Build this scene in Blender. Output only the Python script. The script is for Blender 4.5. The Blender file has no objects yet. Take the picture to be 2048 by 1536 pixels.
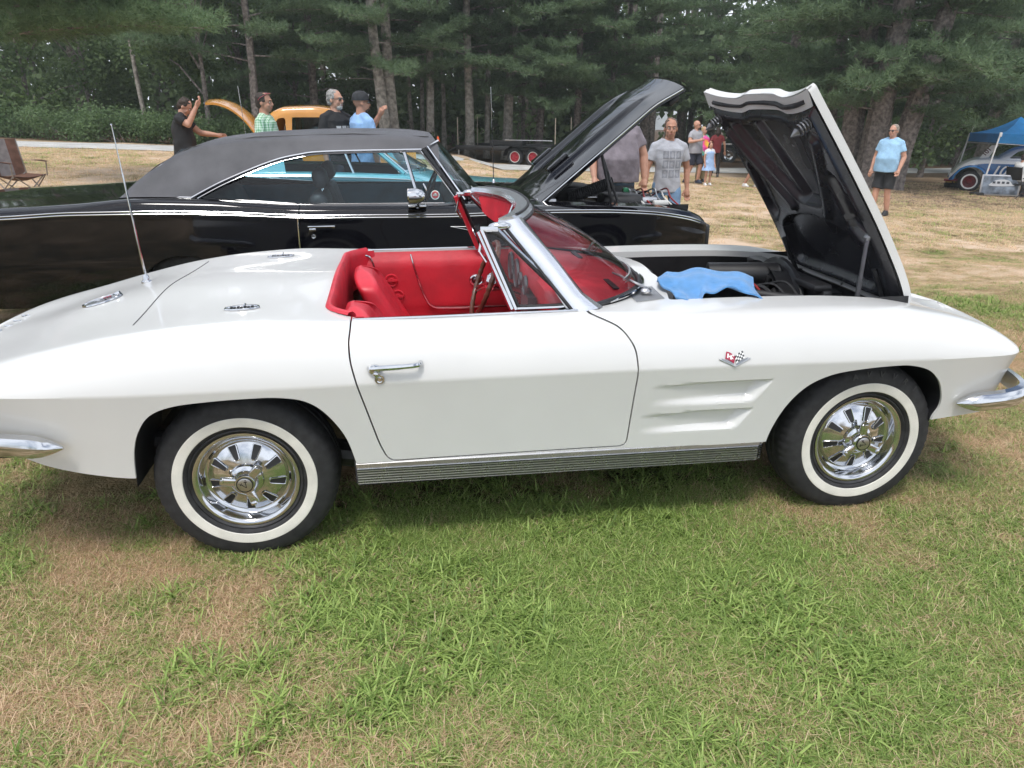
import bpy, bmesh, math, random
import numpy as np
from mathutils import Vector, Matrix
R = math.radians
SC = bpy.context.scene
COL = SC.collection
rng = np.random.default_rng(7)
random.seed(7)

# ---------------------------------------------------------------- camera
CAM = np.array([0.6274, -2.5728, 1.6505]); YAW, PITCH, ROLL, FPX = 0.1473, 0.3651, 0.0017, 1469.2
def cam_axes():
    cy, sy, cp, sp = math.cos(YAW), math.sin(YAW), math.cos(PITCH), math.sin(PITCH)
    f = np.array([sy*cp, cy*cp, -sp]); r = np.array([cy, -sy, 0.0]); u = np.cross(r, f)
    cr, sr = math.cos(ROLL), math.sin(ROLL)
    return cr*r+sr*u, -sr*r+cr*u, f
cam_data = bpy.data.cameras.new('camera'); cam = bpy.data.objects.new('camera', cam_data); COL.objects.link(cam)
_r, _u, _f = cam_axes()
cam.matrix_world = Matrix(((_r[0], _u[0], -_f[0], CAM[0]), (_r[1], _u[1], -_f[1], CAM[1]), (_r[2], _u[2], -_f[2], CAM[2]), (0, 0, 0, 1)))
cam_data.sensor_width = 36.0; cam_data.lens = FPX/2048*36.0; cam_data.clip_start = 0.05; cam_data.clip_end = 1500
SC.camera = cam

# ---------------------------------------------------------------- sky, sun, exposure
SUN_EL, SUN_AZ = R(64), R(205)          # azimuth measured from +Y clockwise
world = bpy.data.worlds.new('World'); SC.world = world; world.use_nodes = True
nt = world.node_tree; nt.nodes.clear()
def _n(t, typ, **k):
    n = t.nodes.new(typ)
    for a, b in k.items(): setattr(n, a, b)
    return n
sky = _n(nt, 'ShaderNodeTexSky'); sky.sky_type = 'NISHITA'; sky.sun_disc = False
sky.sun_elevation = SUN_EL; sky.sun_rotation = SUN_AZ; sky.dust_density = 2.0
tc = _n(nt, 'ShaderNodeTexCoord'); nz = _n(nt, 'ShaderNodeTexNoise'); nz.inputs['Scale'].default_value = 2.6; nz.inputs['Detail'].default_value = 7
nt.links.new(tc.outputs['Generated'], nz.inputs['Vector'])
rp = _n(nt, 'ShaderNodeValToRGB'); rp.color_ramp.elements[0].position = 0.34; rp.color_ramp.elements[1].position = 0.56
nt.links.new(nz.outputs['Fac'], rp.inputs['Fac'])
mx = _n(nt, 'ShaderNodeMix', data_type='RGBA')
nt.links.new(rp.outputs['Color'], mx.inputs['Factor']); nt.links.new(sky.outputs['Color'], mx.inputs['A'])
mx.inputs['B'].default_value = (11.6, 12.3, 13.5, 1)
bg = _n(nt, 'ShaderNodeBackground'); bg.inputs['Strength'].default_value = 0.088
nt.links.new(mx.outputs['Result'], bg.inputs['Color'])
wo = _n(nt, 'ShaderNodeOutputWorld'); nt.links.new(bg.outputs['Background'], wo.inputs['Surface'])
sun_d = bpy.data.lights.new('sun', 'SUN'); sun_d.energy = 2.0; sun_d.angle = R(14); sun_d.color = (1.0, 0.96, 0.90)
sun = bpy.data.objects.new('sun', sun_d); COL.objects.link(sun)
_sd = Vector((math.sin(SUN_AZ)*math.cos(SUN_EL), math.cos(SUN_AZ)*math.cos(SUN_EL), math.sin(SUN_EL)))
sun.rotation_euler = _sd.to_track_quat('Z', 'Y').to_euler()
SC.view_settings.view_transform = 'Standard'; SC.view_settings.look = 'None'; SC.view_settings.gamma = 1.0
SC.view_settings.use_curve_mapping = False; SC.view_settings.exposure = 0.36
SC.render.engine = 'CYCLES'
SC.cycles.use_denoising = True; SC.cycles.use_adaptive_sampling = True; SC.cycles.adaptive_threshold = 0.03; SC.cycles.max_bounces = 5; SC.cycles.diffuse_bounces = 3; SC.cycles.glossy_bounces = 4; SC.cycles.transmission_bounces = 4; SC.cycles.transparent_max_bounces = 12
SC.cycles.caustics_reflective = False; SC.cycles.caustics_refractive = False

# ---------------------------------------------------------------- helpers
def pch(xs, ys):
    """monotone cubic interpolation, vectorised"""
    xs = np.asarray(xs, float); ys = np.asarray(ys, float)
    h = np.diff(xs); d = np.diff(ys)/h; m = np.zeros_like(ys)
    m[0], m[-1] = d[0], d[-1]
    for i in range(1, len(xs)-1):
        if d[i-1]*d[i] > 0:
            w1, w2 = 2*h[i]+h[i-1], h[i]+2*h[i-1]
            m[i] = (w1+w2)/(w1/d[i-1]+w2/d[i])
    def f(x):
        x = np.clip(np.asarray(x, float), xs[0], xs[-1])
        i = np.clip(np.searchsorted(xs, x, side='right')-1, 0, len(xs)-2)
        t = (x-xs[i])/h[i]
        return ((2*t**3-3*t**2+1)*ys[i]+(t**3-2*t**2+t)*h[i]*m[i]+(-2*t**3+3*t**2)*ys[i+1]+(t**3-t**2)*h[i]*m[i+1])
    return f
def tab(*pairs): return pch([p[0] for p in pairs], [p[1] for p in pairs])
def ss(a, b, x):
    t = np.clip((np.asarray(x, float)-a)/(b-a), 0, 1); return t*t*(3-2*t)
def spline(pts, n=8, closed=False):
    """Catmull-Rom through points"""
    p = [np.array(q, float) for q in pts]; out = []; m = len(p)
    for i in range(m if closed else m-1):
        if closed: a, b, c, d = p[(i-1) % m], p[i], p[(i+1) % m], p[(i+2) % m]
        else: a, b, c, d = p[max(i-1, 0)], p[i], p[i+1], p[min(i+2, m-1)]
        for k in range(n):
            t = k/n
            out.append(0.5*((2*b)+(c-a)*t+(2*a-5*b+4*c-d)*t*t+(3*b-a-3*c+d)*t**3))
    if not closed: out.append(p[-1])
    return np.array(out)
def rpoly(pts, r, n=5):
    """polygon with rounded corners (2-D)"""
    p = [np.array(q, float) for q in pts]; m = len(p); out = []
    for i in range(m):
        a, b, c = p[i-1], p[i], p[(i+1) % m]
        rr = r[i] if hasattr(r, '__len__') else r
        u, v = a-b, c-b; lu, lv = np.linalg.norm(u), np.linalg.norm(v)
        k = min(rr, lu*.45, lv*.45)
        s, e = b+u/lu*k, b+v/lv*k
        for j in range(n+1):
            t = j/n; out.append((1-t)**2*s+2*t*(1-t)*b+t*t*e)
    return np.array(out)
def sdp(P, poly):
    """signed distance to a polygon: negative inside"""
    P = np.asarray(P, float); poly = np.asarray(poly, float)
    d = np.full(len(P), 1e9); ins = np.zeros(len(P), bool); m = len(poly)
    for i in range(m):
        a, b = poly[i-1], poly[i]; e = b-a; w = P-a
        t = np.clip((w@e)/max(e@e, 1e-12), 0, 1)
        d = np.minimum(d, np.hypot(w[:, 0]-t*e[0], w[:, 1]-t*e[1]))
        c = ((a[1] > P[:, 1]) != (b[1] > P[:, 1]))
        with np.errstate(divide='ignore', invalid='ignore'):
            xi = (b[0]-a[0])*(P[:, 1]-a[1])/(b[1]-a[1])+a[0]
        ins ^= c & (P[:, 0] < xi)
    return np.where(ins, -d, d)
def clip(V, F, phi):
    """keep the part of a mesh where phi > 0"""
    V = [tuple(v) for v in V]; phi = list(phi); N = []; cut = {}
    for f in F:
        s = [phi[i] > 0 for i in f]
        if all(s): N.append(tuple(f)); continue
        if not any(s): continue
        g = []; m = len(f)
        for k in range(m):
            i, j = f[k], f[(k+1) % m]
            if s[k]: g.append(i)
            if s[k] != s[(k+1) % m]:
                key = (min(i, j), max(i, j))
                if key not in cut:
                    t = phi[i]/(phi[i]-phi[j]); a, b = V[i], V[j]
                    V.append(tuple(a[q]+t*(b[q]-a[q]) for q in range(3))); phi.append(0.0); cut[key] = len(V)-1
                g.append(cut[key])
        if len(g) > 2: N.append(tuple(g))
    used = sorted({i for f in N for i in f}); mp = {u: k for k, u in enumerate(used)}
    return np.array([V[u] for u in used]).reshape(-1, 3), [tuple(mp[i] for i in f) for f in N]
def boundary(F):
    c = {}
    for f in F:
        for k in range(len(f)):
            i, j = f[k], f[(k+1) % len(f)]; c[(i, j)] = c.get((i, j), 0)+1
    return [(i, j) for (i, j) in c if (j, i) not in c]
def lip(V, F, sel, off):
    """fold selected boundary edges over by an offset (vector or function of the vertex array)"""
    B = [e for e in boundary(F)]
    mid = np.array([(V[i]+V[j])/2 for i, j in B]).reshape(-1, 3); keep = sel(mid) if len(B) else []
    B = [e for e, k in zip(B, keep) if k]
    ids = sorted({i for e in B for i in e}); mp = {u: k+len(V) for k, u in enumerate(ids)}
    if not ids: return V, F
    src = V[ids]; new = src+(off(src) if callable(off) else np.array(off))
    return np.vstack([V, new]), F+[(j, i, mp[i], mp[j]) for i, j in B]
def grid(P):
    """P: (n, m, 3) -> V, F"""
    n, m = P.shape[:2]
    F = [(i*m+j, (i+1)*m+j, (i+1)*m+j+1, i*m+j+1) for i in range(n-1) for j in range(m-1)]
    return P.reshape(-1, 3), F
def flipf(F): return [tuple(reversed(f)) for f in F]

class MB:
    """collects faces of ONE part"""
    def __init__(s): s.V = []; s.F = []; s.M = []; s.n = 0
    def add(s, V, F, mi=0, T=None):
        V = np.asarray(V, float).reshape(-1, 3)
        if T is not None:
            T = np.array(T); V = V@T[:3, :3].T+T[:3, 3]
        s.V.append(V); s.F += [tuple(i+s.n for i in f) for f in F]; s.M += [mi]*len(F); s.n += len(V); return s
    def box(s, c, d, mi=0, T=None, rot=None):
        v = np.array([(x, y, z) for x in (-.5, .5) for y in (-.5, .5) for z in (-.5, .5)])*np.array(d)
        if rot is not None: v = v@np.array(Matrix.Rotation(rot[1], 3, rot[0])).T
        v = v+np.array(c)
        return s.add(v, [(0, 1, 3, 2), (4, 6, 7, 5), (0, 4, 5, 1), (2, 3, 7, 6), (0, 2, 6, 4), (1, 5, 7, 3)], mi, T)
    def rbox(s, c, d, r=.01, seg=2, mi=0, T=None, rot=None):
        bm = bmesh.new(); bmesh.ops.create_cube(bm, size=1)
        bmesh.ops.scale(bm, vec=Vector(d), verts=bm.verts)
        bmesh.ops.bevel(bm, geom=bm.edges[:], offset=min(r, min(d)*.48), segments=seg, profile=.5, affect='EDGES')
        v = np.array([q.co[:] for q in bm.verts]); bm.verts.index_update(); F = [tuple(q.index for q in f.verts) for f in bm.faces]; bm.free()
        if rot is not None: v = v@np.array(Matrix.Rotation(rot[1], 3, rot[0])).T
        return s.add(v+np.array(c), F, mi, T)
    def tube(s, pts, r, n=8, caps=True, mi=0, T=None, sy=1.0, up=(0, 0, 1), closed=False):
        p = np.asarray(pts, float); m = len(p); r = np.broadcast_to(np.asarray(r, float), (m,))
        t = np.zeros_like(p)
        for i in range(m):
            a = p[(i-1) % m] if closed else p[max(i-1, 0)]; b = p[(i+1) % m] if closed else p[min(i+1, m-1)]
            t[i] = (b-a)/max(np.linalg.norm(b-a), 1e-9)
        u = np.array(up, float); u = u-(u@t[0])*t[0]
        if np.linalg.norm(u) < 1e-3:
            u = np.array((1.0, 0, 0)); u = u-(u@t[0])*t[0]
            if np.linalg.norm(u) < 1e-3: u = np.array((0, 1.0, 0)); u = u-(u@t[0])*t[0]
        V = []
        for i in range(m):
            u = u-(u@t[i])*t[i]; u = u/max(np.linalg.norm(u), 1e-9); w = np.cross(t[i], u)
            for k in range(n):
                a = 2*math.pi*k/n; V.append(p[i]+r[i]*(math.cos(a)*w*sy+math.sin(a)*u))
        F = []
        for i in range(m if closed else m-1):
            for k in range(n):
                a, b = i*n, ((i+1) % m)*n; F.append((a+k, a+(k+1) % n, b+(k+1) % n, b+k))
        if caps and not closed:
            F.append(tuple(range(n-1, -1, -1))); F.append(tuple((m-1)*n+k for k in range(n)))
        return s.add(V, F, mi, T)
    def lathe(s, prof, n=48, mi=0, T=None, a0=0, a1=2*math.pi):
        """profile (radius, height) spun about +Z"""
        full = abs(a1-a0-2*math.pi) < 1e-6; k = n if full else n+1; m = len(prof); V = []
        for i in range(k):
            a = a0+(a1-a0)*i/n
            for (r, z) in prof: V.append((r*math.cos(a), r*math.sin(a), z))
        F = []
        for i in range(n):
            a, b = i*m, ((i+1) % k)*m
            for j in range(m-1): F.append((a+j, b+j, b+j+1, a+j+1))
        return s.add(V, F, mi, T)
    def prism(s, poly, a, b, axes=(0, 2, 1), mi=0, T=None):
        """2-D polygon laid in axes[0], axes[1] and extruded a..b along axes[2]"""
        m = len(poly); V = np.zeros((2*m, 3))
        for k, q in enumerate(poly):
            for e, w in ((0, a), (1, b)):
                V[k+e*m, axes[0]] = q[0]; V[k+e*m, axes[1]] = q[1]; V[k+e*m, axes[2]] = w
        F = [tuple(range(m)), tuple(range(2*m-1, m-1, -1))]+[(i, i+m, (i+1) % m+m, (i+1) % m) for i in range(m)]
        return s.add(V, F, mi, T)
    def ball(s, c, r, n=12, mi=0, T=None):
        r = np.broadcast_to(np.asarray(r, float), (3,)); V = [(0, 0, 1)]; F = []; k = max(n//2, 3)
        for i in range(1, k):
            a = math.pi*i/k
            for j in range(n): V.append((math.sin(a)*math.cos(2*math.pi*j/n), math.sin(a)*math.sin(2*math.pi*j/n), math.cos(a)))
        V.append((0, 0, -1)); L = len(V)-1
        for j in range(n):
            F.append((0, 1+j, 1+(j+1) % n)); F.append((L, 1+(k-2)*n+(j+1) % n, 1+(k-2)*n+j))
            for i in range(k-2):
                a, b = 1+i*n, 1+(i+1)*n; F.append((a+j, b+j, b+(j+1) % n, a+(j+1) % n))
        return s.add(np.array(V)*r+np.array(c), F, mi, T)
    def build(s, name, mats, parent=None, smooth=True, ang=35, local=False, recalc=True):
        V = np.vstack(s.V); me = bpy.data.meshes.new(name)
        if parent is not None and not local: V = V-np.array(parent_origin(parent))
        me.from_pydata(V.tolist(), [], s.F)
        mats = mats if isinstance(mats, (list, tuple)) else [mats]
        for m in mats: me.materials.append(m)
        if len(mats) > 1: me.polygons.foreach_set('material_index', np.array(s.M, dtype=np.int32))
        if recalc:
            bm = bmesh.new(); bm.from_mesh(me); bmesh.ops.recalc_face_normals(bm, faces=bm.faces); bm.to_mesh(me); bm.free()
        if smooth:
            me.shade_smooth(); me.set_sharp_from_angle(angle=R(ang))
        me.update(); o = bpy.data.objects.new(name, me); COL.objects.link(o)
        if parent is not None: o.parent = parent
        return o
def parent_origin(o):
    p = np.zeros(3)
    while o is not None: p += np.array(o.location); o = o.parent
    return p
def thing(name, label, cat, loc=(0, 0, 0), rz=0.0, group=None):
    o = bpy.data.objects.new(name, None); COL.objects.link(o); o.location = loc; o.rotation_euler = (0, 0, rz)
    o.empty_display_size = .1
    return tag(o, label, cat, group)
def tag(o, label, cat, group=None):
    o['label'] = label; o['category'] = cat
    if group: o['group'] = group
    return o
def kind(o, k, label=None):
    o['kind'] = k
    if label: o['label'] = label
    return o
def dup(root, loc=None, rz=None, label=None, parent=None):
    r = root.copy(); COL.objects.link(r)
    if loc is not None: r.location = loc
    if rz is not None: r.rotation_euler = (0, 0, rz)
    if label: r['label'] = label
    if parent is not None: r.parent = parent
    for ch in [c for c in root.children]:
        dup(ch, parent=r)
    return r
def TR(loc=(0, 0, 0), rx=0, ry=0, rz=0, s=1):
    return np.array(Matrix.Translation(loc) @ Matrix.Rotation(rz, 4, 'Z') @ Matrix.Rotation(ry, 4, 'Y') @ Matrix.Rotation(rx, 4, 'X') @ Matrix.Scale(s, 4))

# ---------------------------------------------------------------- materials
MATS = {}
def mat(name, col, rough=.5, metal=0.0, noise=None, bump=None, coat=0.0, spec=.5, col2=None, sheen=0, sss=0, coord='Object', trans=None):
    if name in MATS: return MATS[name]
    m = bpy.data.materials.new(name); m.use_nodes = True; t = m.node_tree; b = t.nodes['Principled BSDF']
    b.inputs['Base Color'].default_value = (*col, 1); b.inputs['Roughness'].default_value = rough; b.inputs['Metallic'].default_value = metal
    b.inputs['Coat Weight'].default_value = coat; b.inputs['Coat Roughness'].default_value = .04; b.inputs['Specular IOR Level'].default_value = spec
    if sheen: b.inputs['Sheen Weight'].default_value = sheen
    if noise or bump or col2:
        tcn = t.nodes.new('ShaderNodeTexCoord')
    if noise:
        nz = t.nodes.new('ShaderNodeTexNoise'); nz.inputs['Scale'].default_value = noise[0]; nz.inputs['Detail'].default_value = 6
        t.links.new(tcn.outputs[coord], nz.inputs['Vector'])
        mx = t.nodes.new('ShaderNodeMix'); mx.data_type = 'RGBA'
        c2 = col2 if col2 else tuple(max(0, c*(1-noise[1])) for c in col)
        c1 = col if col2 else tuple(min(1, c*(1+noise[1]*.6)) for c in col)
        mx.inputs['A'].default_value = (*c1, 1); mx.inputs['B'].default_value = (*c2, 1)
        rp = t.nodes.new('ShaderNodeMapRange'); rp.inputs['From Min'].default_value = .35; rp.inputs['From Max'].default_value = .65
        t.links.new(nz.outputs['Fac'], rp.inputs['Value']); t.links.new(rp.outputs['Result'], mx.inputs['Factor'])
        t.links.new(mx.outputs['Result'], b.inputs['Base Color'])
        rr = t.nodes.new('ShaderNodeMapRange'); rr.inputs['To Min'].default_value = max(0.0, rough*.85); rr.inputs['To Max'].default_value = min(1, rough*1.15)
        t.links.new(nz.outputs['Fac'], rr.inputs['Value']); t.links.new(rr.outputs['Result'], b.inputs['Roughness'])
    if bump:
        n2 = t.nodes.new('ShaderNodeTexNoise'); n2.inputs['Scale'].default_value = bump[0]; n2.inputs['Detail'].default_value = 4
        t.links.new(tcn.outputs[coord], n2.inputs['Vector'])
        bp = t.nodes.new('ShaderNodeBump'); bp.inputs['Strength'].default_value = bump[1]; bp.inputs['Distance'].default_value = bump[2] if len(bump) > 2 else .01
        t.links.new(n2.outputs['Fac'], bp.inputs['Height']); t.links.new(bp.outputs['Normal'], b.inputs['Normal'])
    MATS[name] = m; return m
def glass(name, tint=(.9, .95, .93), refl=1.0):
    if name in MATS: return MATS[name]
    m = bpy.data.materials.new(name); m.use_nodes = True; t = m.node_tree; t.nodes.clear()
    tr = t.nodes.new('ShaderNodeBsdfTransparent'); tr.inputs['Color'].default_value = (*tint, 1)
    gl = t.nodes.new('ShaderNodeBsdfGlossy'); gl.inputs['Roughness'].default_value = .0
    fr = t.nodes.new('ShaderNodeFresnel'); fr.inputs['IOR'].default_value = 1.5
    ml = t.nodes.new('ShaderNodeMath'); ml.operation = 'MULTIPLY'; ml.inputs[1].default_value = 1.6*refl; ml.use_clamp = True
    mx = t.nodes.new('ShaderNodeMixShader'); o = t.nodes.new('ShaderNodeOutputMaterial')
    geo = t.nodes.new('ShaderNodeNewGeometry')
    t.links.new(fr.outputs['Fac'], ml.inputs[0]); t.links.new(ml.outputs[0], mx.inputs['Fac']); t.links.new(tr.outputs[0], mx.inputs[1]); t.links.new(gl.outputs[0], mx.inputs[2]); t.links.new(mx.outputs[0], o.inputs['Surface'])
    MATS[name] = m; return m
CHROME = mat('chrome', (.62, .63, .65), .09, 1.0, noise=(8, .05))
STEEL = mat('brushed steel', (.55, .55, .56), .3, 1.0, noise=(20, .15))
BLACKM = mat('satin black', (.02, .02, .022), .5, noise=(6, .4))
DARK = mat('dark metal', (.035, .035, .038), .55, .3, noise=(12, .5))
RUBBER = mat('rubber', (.022, .022, .024), .75, noise=(30, .3), bump=(120, .1, .002))
CLEAR = glass('clear glass', (.97, .985, .98), .5)

# ---------------------------------------------------------------- terrain
def gz(x, y):
    x = np.asarray(x, float); y = np.asarray(y, float)
    k = ss(4.2, 8.5, np.abs(y-1.0)+0.25*np.maximum(0, np.abs(x-.5)-5))
    far = -.040*(np.clip(x, -40, 40)-.5)-.010*np.clip(y, -10, 60)
    return k*far+.03*ss(2.0, 3.2, y)-.27*ss(3.1, 4.4, x)*ss(3.0, 5.2, y)
# ================================================================ the setting
def vnoise(x, y, s, seed=0):
    """smooth value noise 0..1"""
    r_ = np.random.default_rng(seed).random((64, 64)); x = np.asarray(x, float)*s+200; y = np.asarray(y, float)*s+200
    i, j = np.floor(x).astype(int), np.floor(y).astype(int); fx, fy = x-i, y-j; fx, fy = fx*fx*(3-2*fx), fy*fy*(3-2*fy)
    g = lambda a, b: r_[a % 64, b % 64]
    return (g(i, j)*(1-fx)+g(i+1, j)*fx)*(1-fy)+(g(i, j+1)*(1-fx)+g(i+1, j+1)*fx)*fy
def fbm(x, y, s, seed=0, o=4): return sum(vnoise(x, y, s*2**k, seed+k)*.5**k for k in range(o))/sum(.5**k for k in range(o))
def road_y(x): return 26.5+.02*(x+8)-.0035*np.clip(x-2, 0, 30)**2*0+np.where(x > 4, .10*(x-4)**1.35, 0)   # the lane bends away on the right
def dryness(x, y):
    """0 lush .. 1 straw; past 1 bare sand"""
    x = np.asarray(x, float); y = np.asarray(y, float)
    d = .34+1.0*(fbm(x, y, .75, 11)-.5)+1.15*(fbm(x, y, 2.9, 23)-.5)+.5*(vnoise(x, y, 9, 29)-.5)
    d += .24*ss(1.1, -1.2, x)*ss(1.5, -1.0, y)-.20*np.exp(-((x-1.2)/.75)**2-((y+1.0)/1.2)**2)
    d += .16*ss(2.6, 3.3, x)*ss(2.2, -.4, y)
    d += .52*ss(3.0, 6.5, y)+.10
    d += .34*ss(2.9, 3.9, x)*ss(.5, 1.6, y)*ss(6.0, 3.5, y)
    d += .40*ss(.60, .74, fbm(x, y, .33, 41))*ss(4.5, 8, y)
    return d
def gzn(x, y): return gz(x, y)+.02*(fbm(x, y, 1.7, 5)-.5)*ss(-3, 0, -np.abs(np.asarray(y)-30)*0)+.10*(fbm(x, y, .12, 8)-.5)*ss(6, 14, y)
xg = np.concatenate([np.linspace(-90, -12, 40), np.linspace(-11.5, 14, 200), np.linspace(14.5, 90, 40)])
yg = np.concatenate([np.linspace(-14, -3, 12), np.linspace(-2.9, 12, 170), np.linspace(12.2, 30, 80), np.linspace(31, 120, 40)])
GX, GY = np.meshgrid(xg, yg, indexing='ij'); GZ = gzn(GX, GY)
v, f = grid(np.stack([GX, GY, GZ], -1)); b = MB().add(v, f)
def nodemat(name):
    m = bpy.data.materials.new(name); m.use_nodes = True; return m, m.node_tree, m.node_tree.nodes['Principled BSDF']
gm, t, bs = nodemat('turf soil')
at_ = t.nodes.new('ShaderNodeAttribute'); at_.attribute_name = 'dry'
tc = t.nodes.new('ShaderNodeTexCoord'); n1 = t.nodes.new('ShaderNodeTexNoise'); n1.inputs['Scale'].default_value = 9; n1.inputs['Detail'].default_value = 8; t.links.new(tc.outputs['Object'], n1.inputs['Vector'])
ad = t.nodes.new('ShaderNodeMath'); ad.operation = 'MULTIPLY_ADD'; t.links.new(n1.outputs['Fac'], ad.inputs[0]); ad.inputs[1].default_value = .7; t.links.new(at_.outputs['Fac'], ad.inputs[2])
mr = t.nodes.new('ShaderNodeMapRange'); mr.inputs['From Min'].default_value = .3; mr.inputs['From Max'].default_value = 1.75; t.links.new(ad.outputs[0], mr.inputs['Value'])
cr = t.nodes.new('ShaderNodeValToRGB'); e = cr.color_ramp.elements
e[0].position = 0; e[0].color = (.055, .060, .020, 1); e[1].position = 1; e[1].color = (.60, .455, .335, 1)
for p_, c_ in ((.30, (.11, .095, .040, 1)), (.55, (.27, .20, .105, 1)), (.75, (.44, .33, .21, 1))): q = e.new(p_); q.color = c_
t.links.new(mr.outputs['Result'], cr.inputs['Fac'])
fl = t.nodes.new('ShaderNodeAttribute'); fl.attribute_name = 'litter'; mxx = t.nodes.new('ShaderNodeMix'); mxx.data_type = 'RGBA'; mxx.inputs['B'].default_value = (.085, .055, .035, 1)
t.links.new(fl.outputs['Fac'], mxx.inputs['Factor']); t.links.new(cr.outputs['Color'], mxx.inputs['A']); t.links.new(mxx.outputs['Result'], bs.inputs['Base Color']); bs.inputs['Roughness'].default_value = .95; bs.inputs['Specular IOR Level'].default_value = .15
n2 = t.nodes.new('ShaderNodeTexNoise'); n2.inputs['Scale'].default_value = 60; n2.inputs['Detail'].default_value = 6; t.links.new(tc.outputs['Object'], n2.inputs['Vector'])
bp = t.nodes.new('ShaderNodeBump'); bp.inputs['Strength'].default_value = .6; bp.inputs['Distance'].default_value = .03; t.links.new(n2.outputs['Fac'], bp.inputs['Height']); t.links.new(bp.outputs['Normal'], bs.inputs['Normal'])
ground = b.build('ground', gm, recalc=False); kind(ground, 'structure')
def vattr(o, name, val):
    a = o.data.attributes.new(name, 'FLOAT', 'POINT'); a.data.foreach_set('value', np.asarray(val, np.float32).ravel())
vattr(ground, 'dry', dryness(GX, GY)+.15*ss(18, 26, GY)); vattr(ground, 'litter', ss(0, 2.5, GY-road_y(GX)-1.9+2*(fbm(GX, GY, .5, 3)-.5))+ss(11, 15, GX-.12*(GY-14))*ss(14.5, 17, GY)*.7)
# the lane
rx = np.linspace(-70, 60, 160); ry = road_y(rx); rows = [[(x, y+o, float(gzn(x, y+o))+.02+.015*(1-abs(o)/1.6)) for o in np.linspace(-1.7, 1.7, 7)] for x, y in zip(rx, ry)]
v, f = grid(np.array(rows)); kind(MB().add(v, f).build('road', mat('pale asphalt', (.50, .495, .48), .9, noise=(1.5, .18), bump=(80, .3, .01))), 'structure')

# ---------------------------------------------------------------- foliage materials
def leafmat(name, c0, c1, rough=.6, trans=.5, dryattr=False, spec=.3):
    m, t, b = nodemat(name); t.nodes.remove(b); out = [n for n in t.nodes if n.type == 'OUTPUT_MATERIAL'][0]
    g = t.nodes.new('ShaderNodeNewGeometry'); ob = t.nodes.new('ShaderNodeObjectInfo'); tc = t.nodes.new('ShaderNodeNewGeometry')
    nz = t.nodes.new('ShaderNodeTexNoise'); nz.inputs['Scale'].default_value = .9; nz.inputs['Detail'].default_value = 3; t.links.new(tc.outputs['Position'], nz.inputs['Vector'])
    a = t.nodes.new('ShaderNodeMath'); a.operation = 'MULTIPLY_ADD'; t.links.new(g.outputs['Random Per Island'], a.inputs[0]); a.inputs[1].default_value = .55
    s = t.nodes.new('ShaderNodeMapRange'); s.inputs['From Min'].default_value = .3; s.inputs['From Max'].default_value = .7; s.inputs['To Max'].default_value = .45; t.links.new(nz.outputs['Fac'], s.inputs['Value']); t.links.new(s.outputs['Result'], a.inputs[2])
    mx = t.nodes.new('ShaderNodeMix'); mx.data_type = 'RGBA'; mx.inputs['A'].default_value = (*c0, 1); mx.inputs['B'].default_value = (*c1, 1); t.links.new(a.outputs[0], mx.inputs['Factor'])
    d = t.nodes.new('ShaderNodeBsdfPrincipled'); d.inputs['Roughness'].default_value = rough; d.inputs['Specular IOR Level'].default_value = spec; tr = t.nodes.new('ShaderNodeBsdfTranslucent'); ms = t.nodes.new('ShaderNodeMixShader'); ms.inputs['Fac'].default_value = trans
    t.links.new(mx.outputs['Result'], d.inputs['Base Color']); t.links.new(mx.outputs['Result'], tr.inputs['Color']); t.links.new(d.outputs[0], ms.inputs[1]); t.links.new(tr.outputs[0], ms.inputs[2]); t.links.new(ms.outputs[0], out.inputs['Surface'])
    MATS[name] = m; return m
PINE = leafmat('pine needles', (.098, .158, .088), (.230, .320, .175)); PINE2 = leafmat('young pine needles', (.110, .185, .095), (.240, .340, .180))
LEAF = leafmat('broad leaves', (.065, .112, .050), (.185, .260, .105)); LEAF2 = leafmat('hedge leaves', (.095, .165, .075), (.205, .290, .135)); LEAFD = leafmat('deep wood leaves', (.070, .112, .058), (.185, .255, .120))
BARK = mat('pine bark', (.21, .18, .165), .9, noise=(9, .5), bump=(16, .9, .05)); BARK2 = mat('lichen bark', (.36, .33, .29), .9, noise=(6, .5), bump=(14, .8, .04), col2=(.15, .135, .12))
TWIG = mat('dead twig', (.22, .19, .17), .9, noise=(8, .3))

def rand_dirs(n, r_): v = r_.normal(size=(n, 3)); return v/np.linalg.norm(v, axis=1)[:, None]
class Tri:
    def __init__(s): s.P = []; s.n = 0
    def add(s, T): s.P.append(np.asarray(T, float).reshape(-1, 3, 3))
    def mesh(s, name, m):
        A = np.concatenate(s.P); n = len(A); me = bpy.data.meshes.new(name); me.vertices.add(n*3); me.vertices.foreach_set('co', A.reshape(-1)); me.loops.add(n*3); me.loops.foreach_set('vertex_index', np.arange(n*3, dtype=np.int32))
        me.polygons.add(n); me.polygons.foreach_set('loop_start', np.arange(0, n*3, 3, dtype=np.int32)); me.materials.append(m); me.update(calc_edges=True); me.validate(); return me
def tufts(pts, dirs, r_, nn=9, L=.15, wd=.022):
    """pine needle tufts: thin triangles fanned about a direction"""
    k = len(pts); pts = np.repeat(pts, nn, 0); dirs = np.repeat(dirs, nn, 0)
    d = dirs*.75+rand_dirs(k*nn, r_)*.85; d[:, 2] += .12; d /= np.linalg.norm(d, axis=1)[:, None]
    s = np.cross(d, rand_dirs(k*nn, r_)); s /= np.linalg.norm(s, axis=1)[:, None]; l = L*(.6+.7*r_.random(k*nn))[:, None]
    return np.stack([pts-s*wd*.5, pts+s*wd*.5, pts+d*l], 1)
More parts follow.
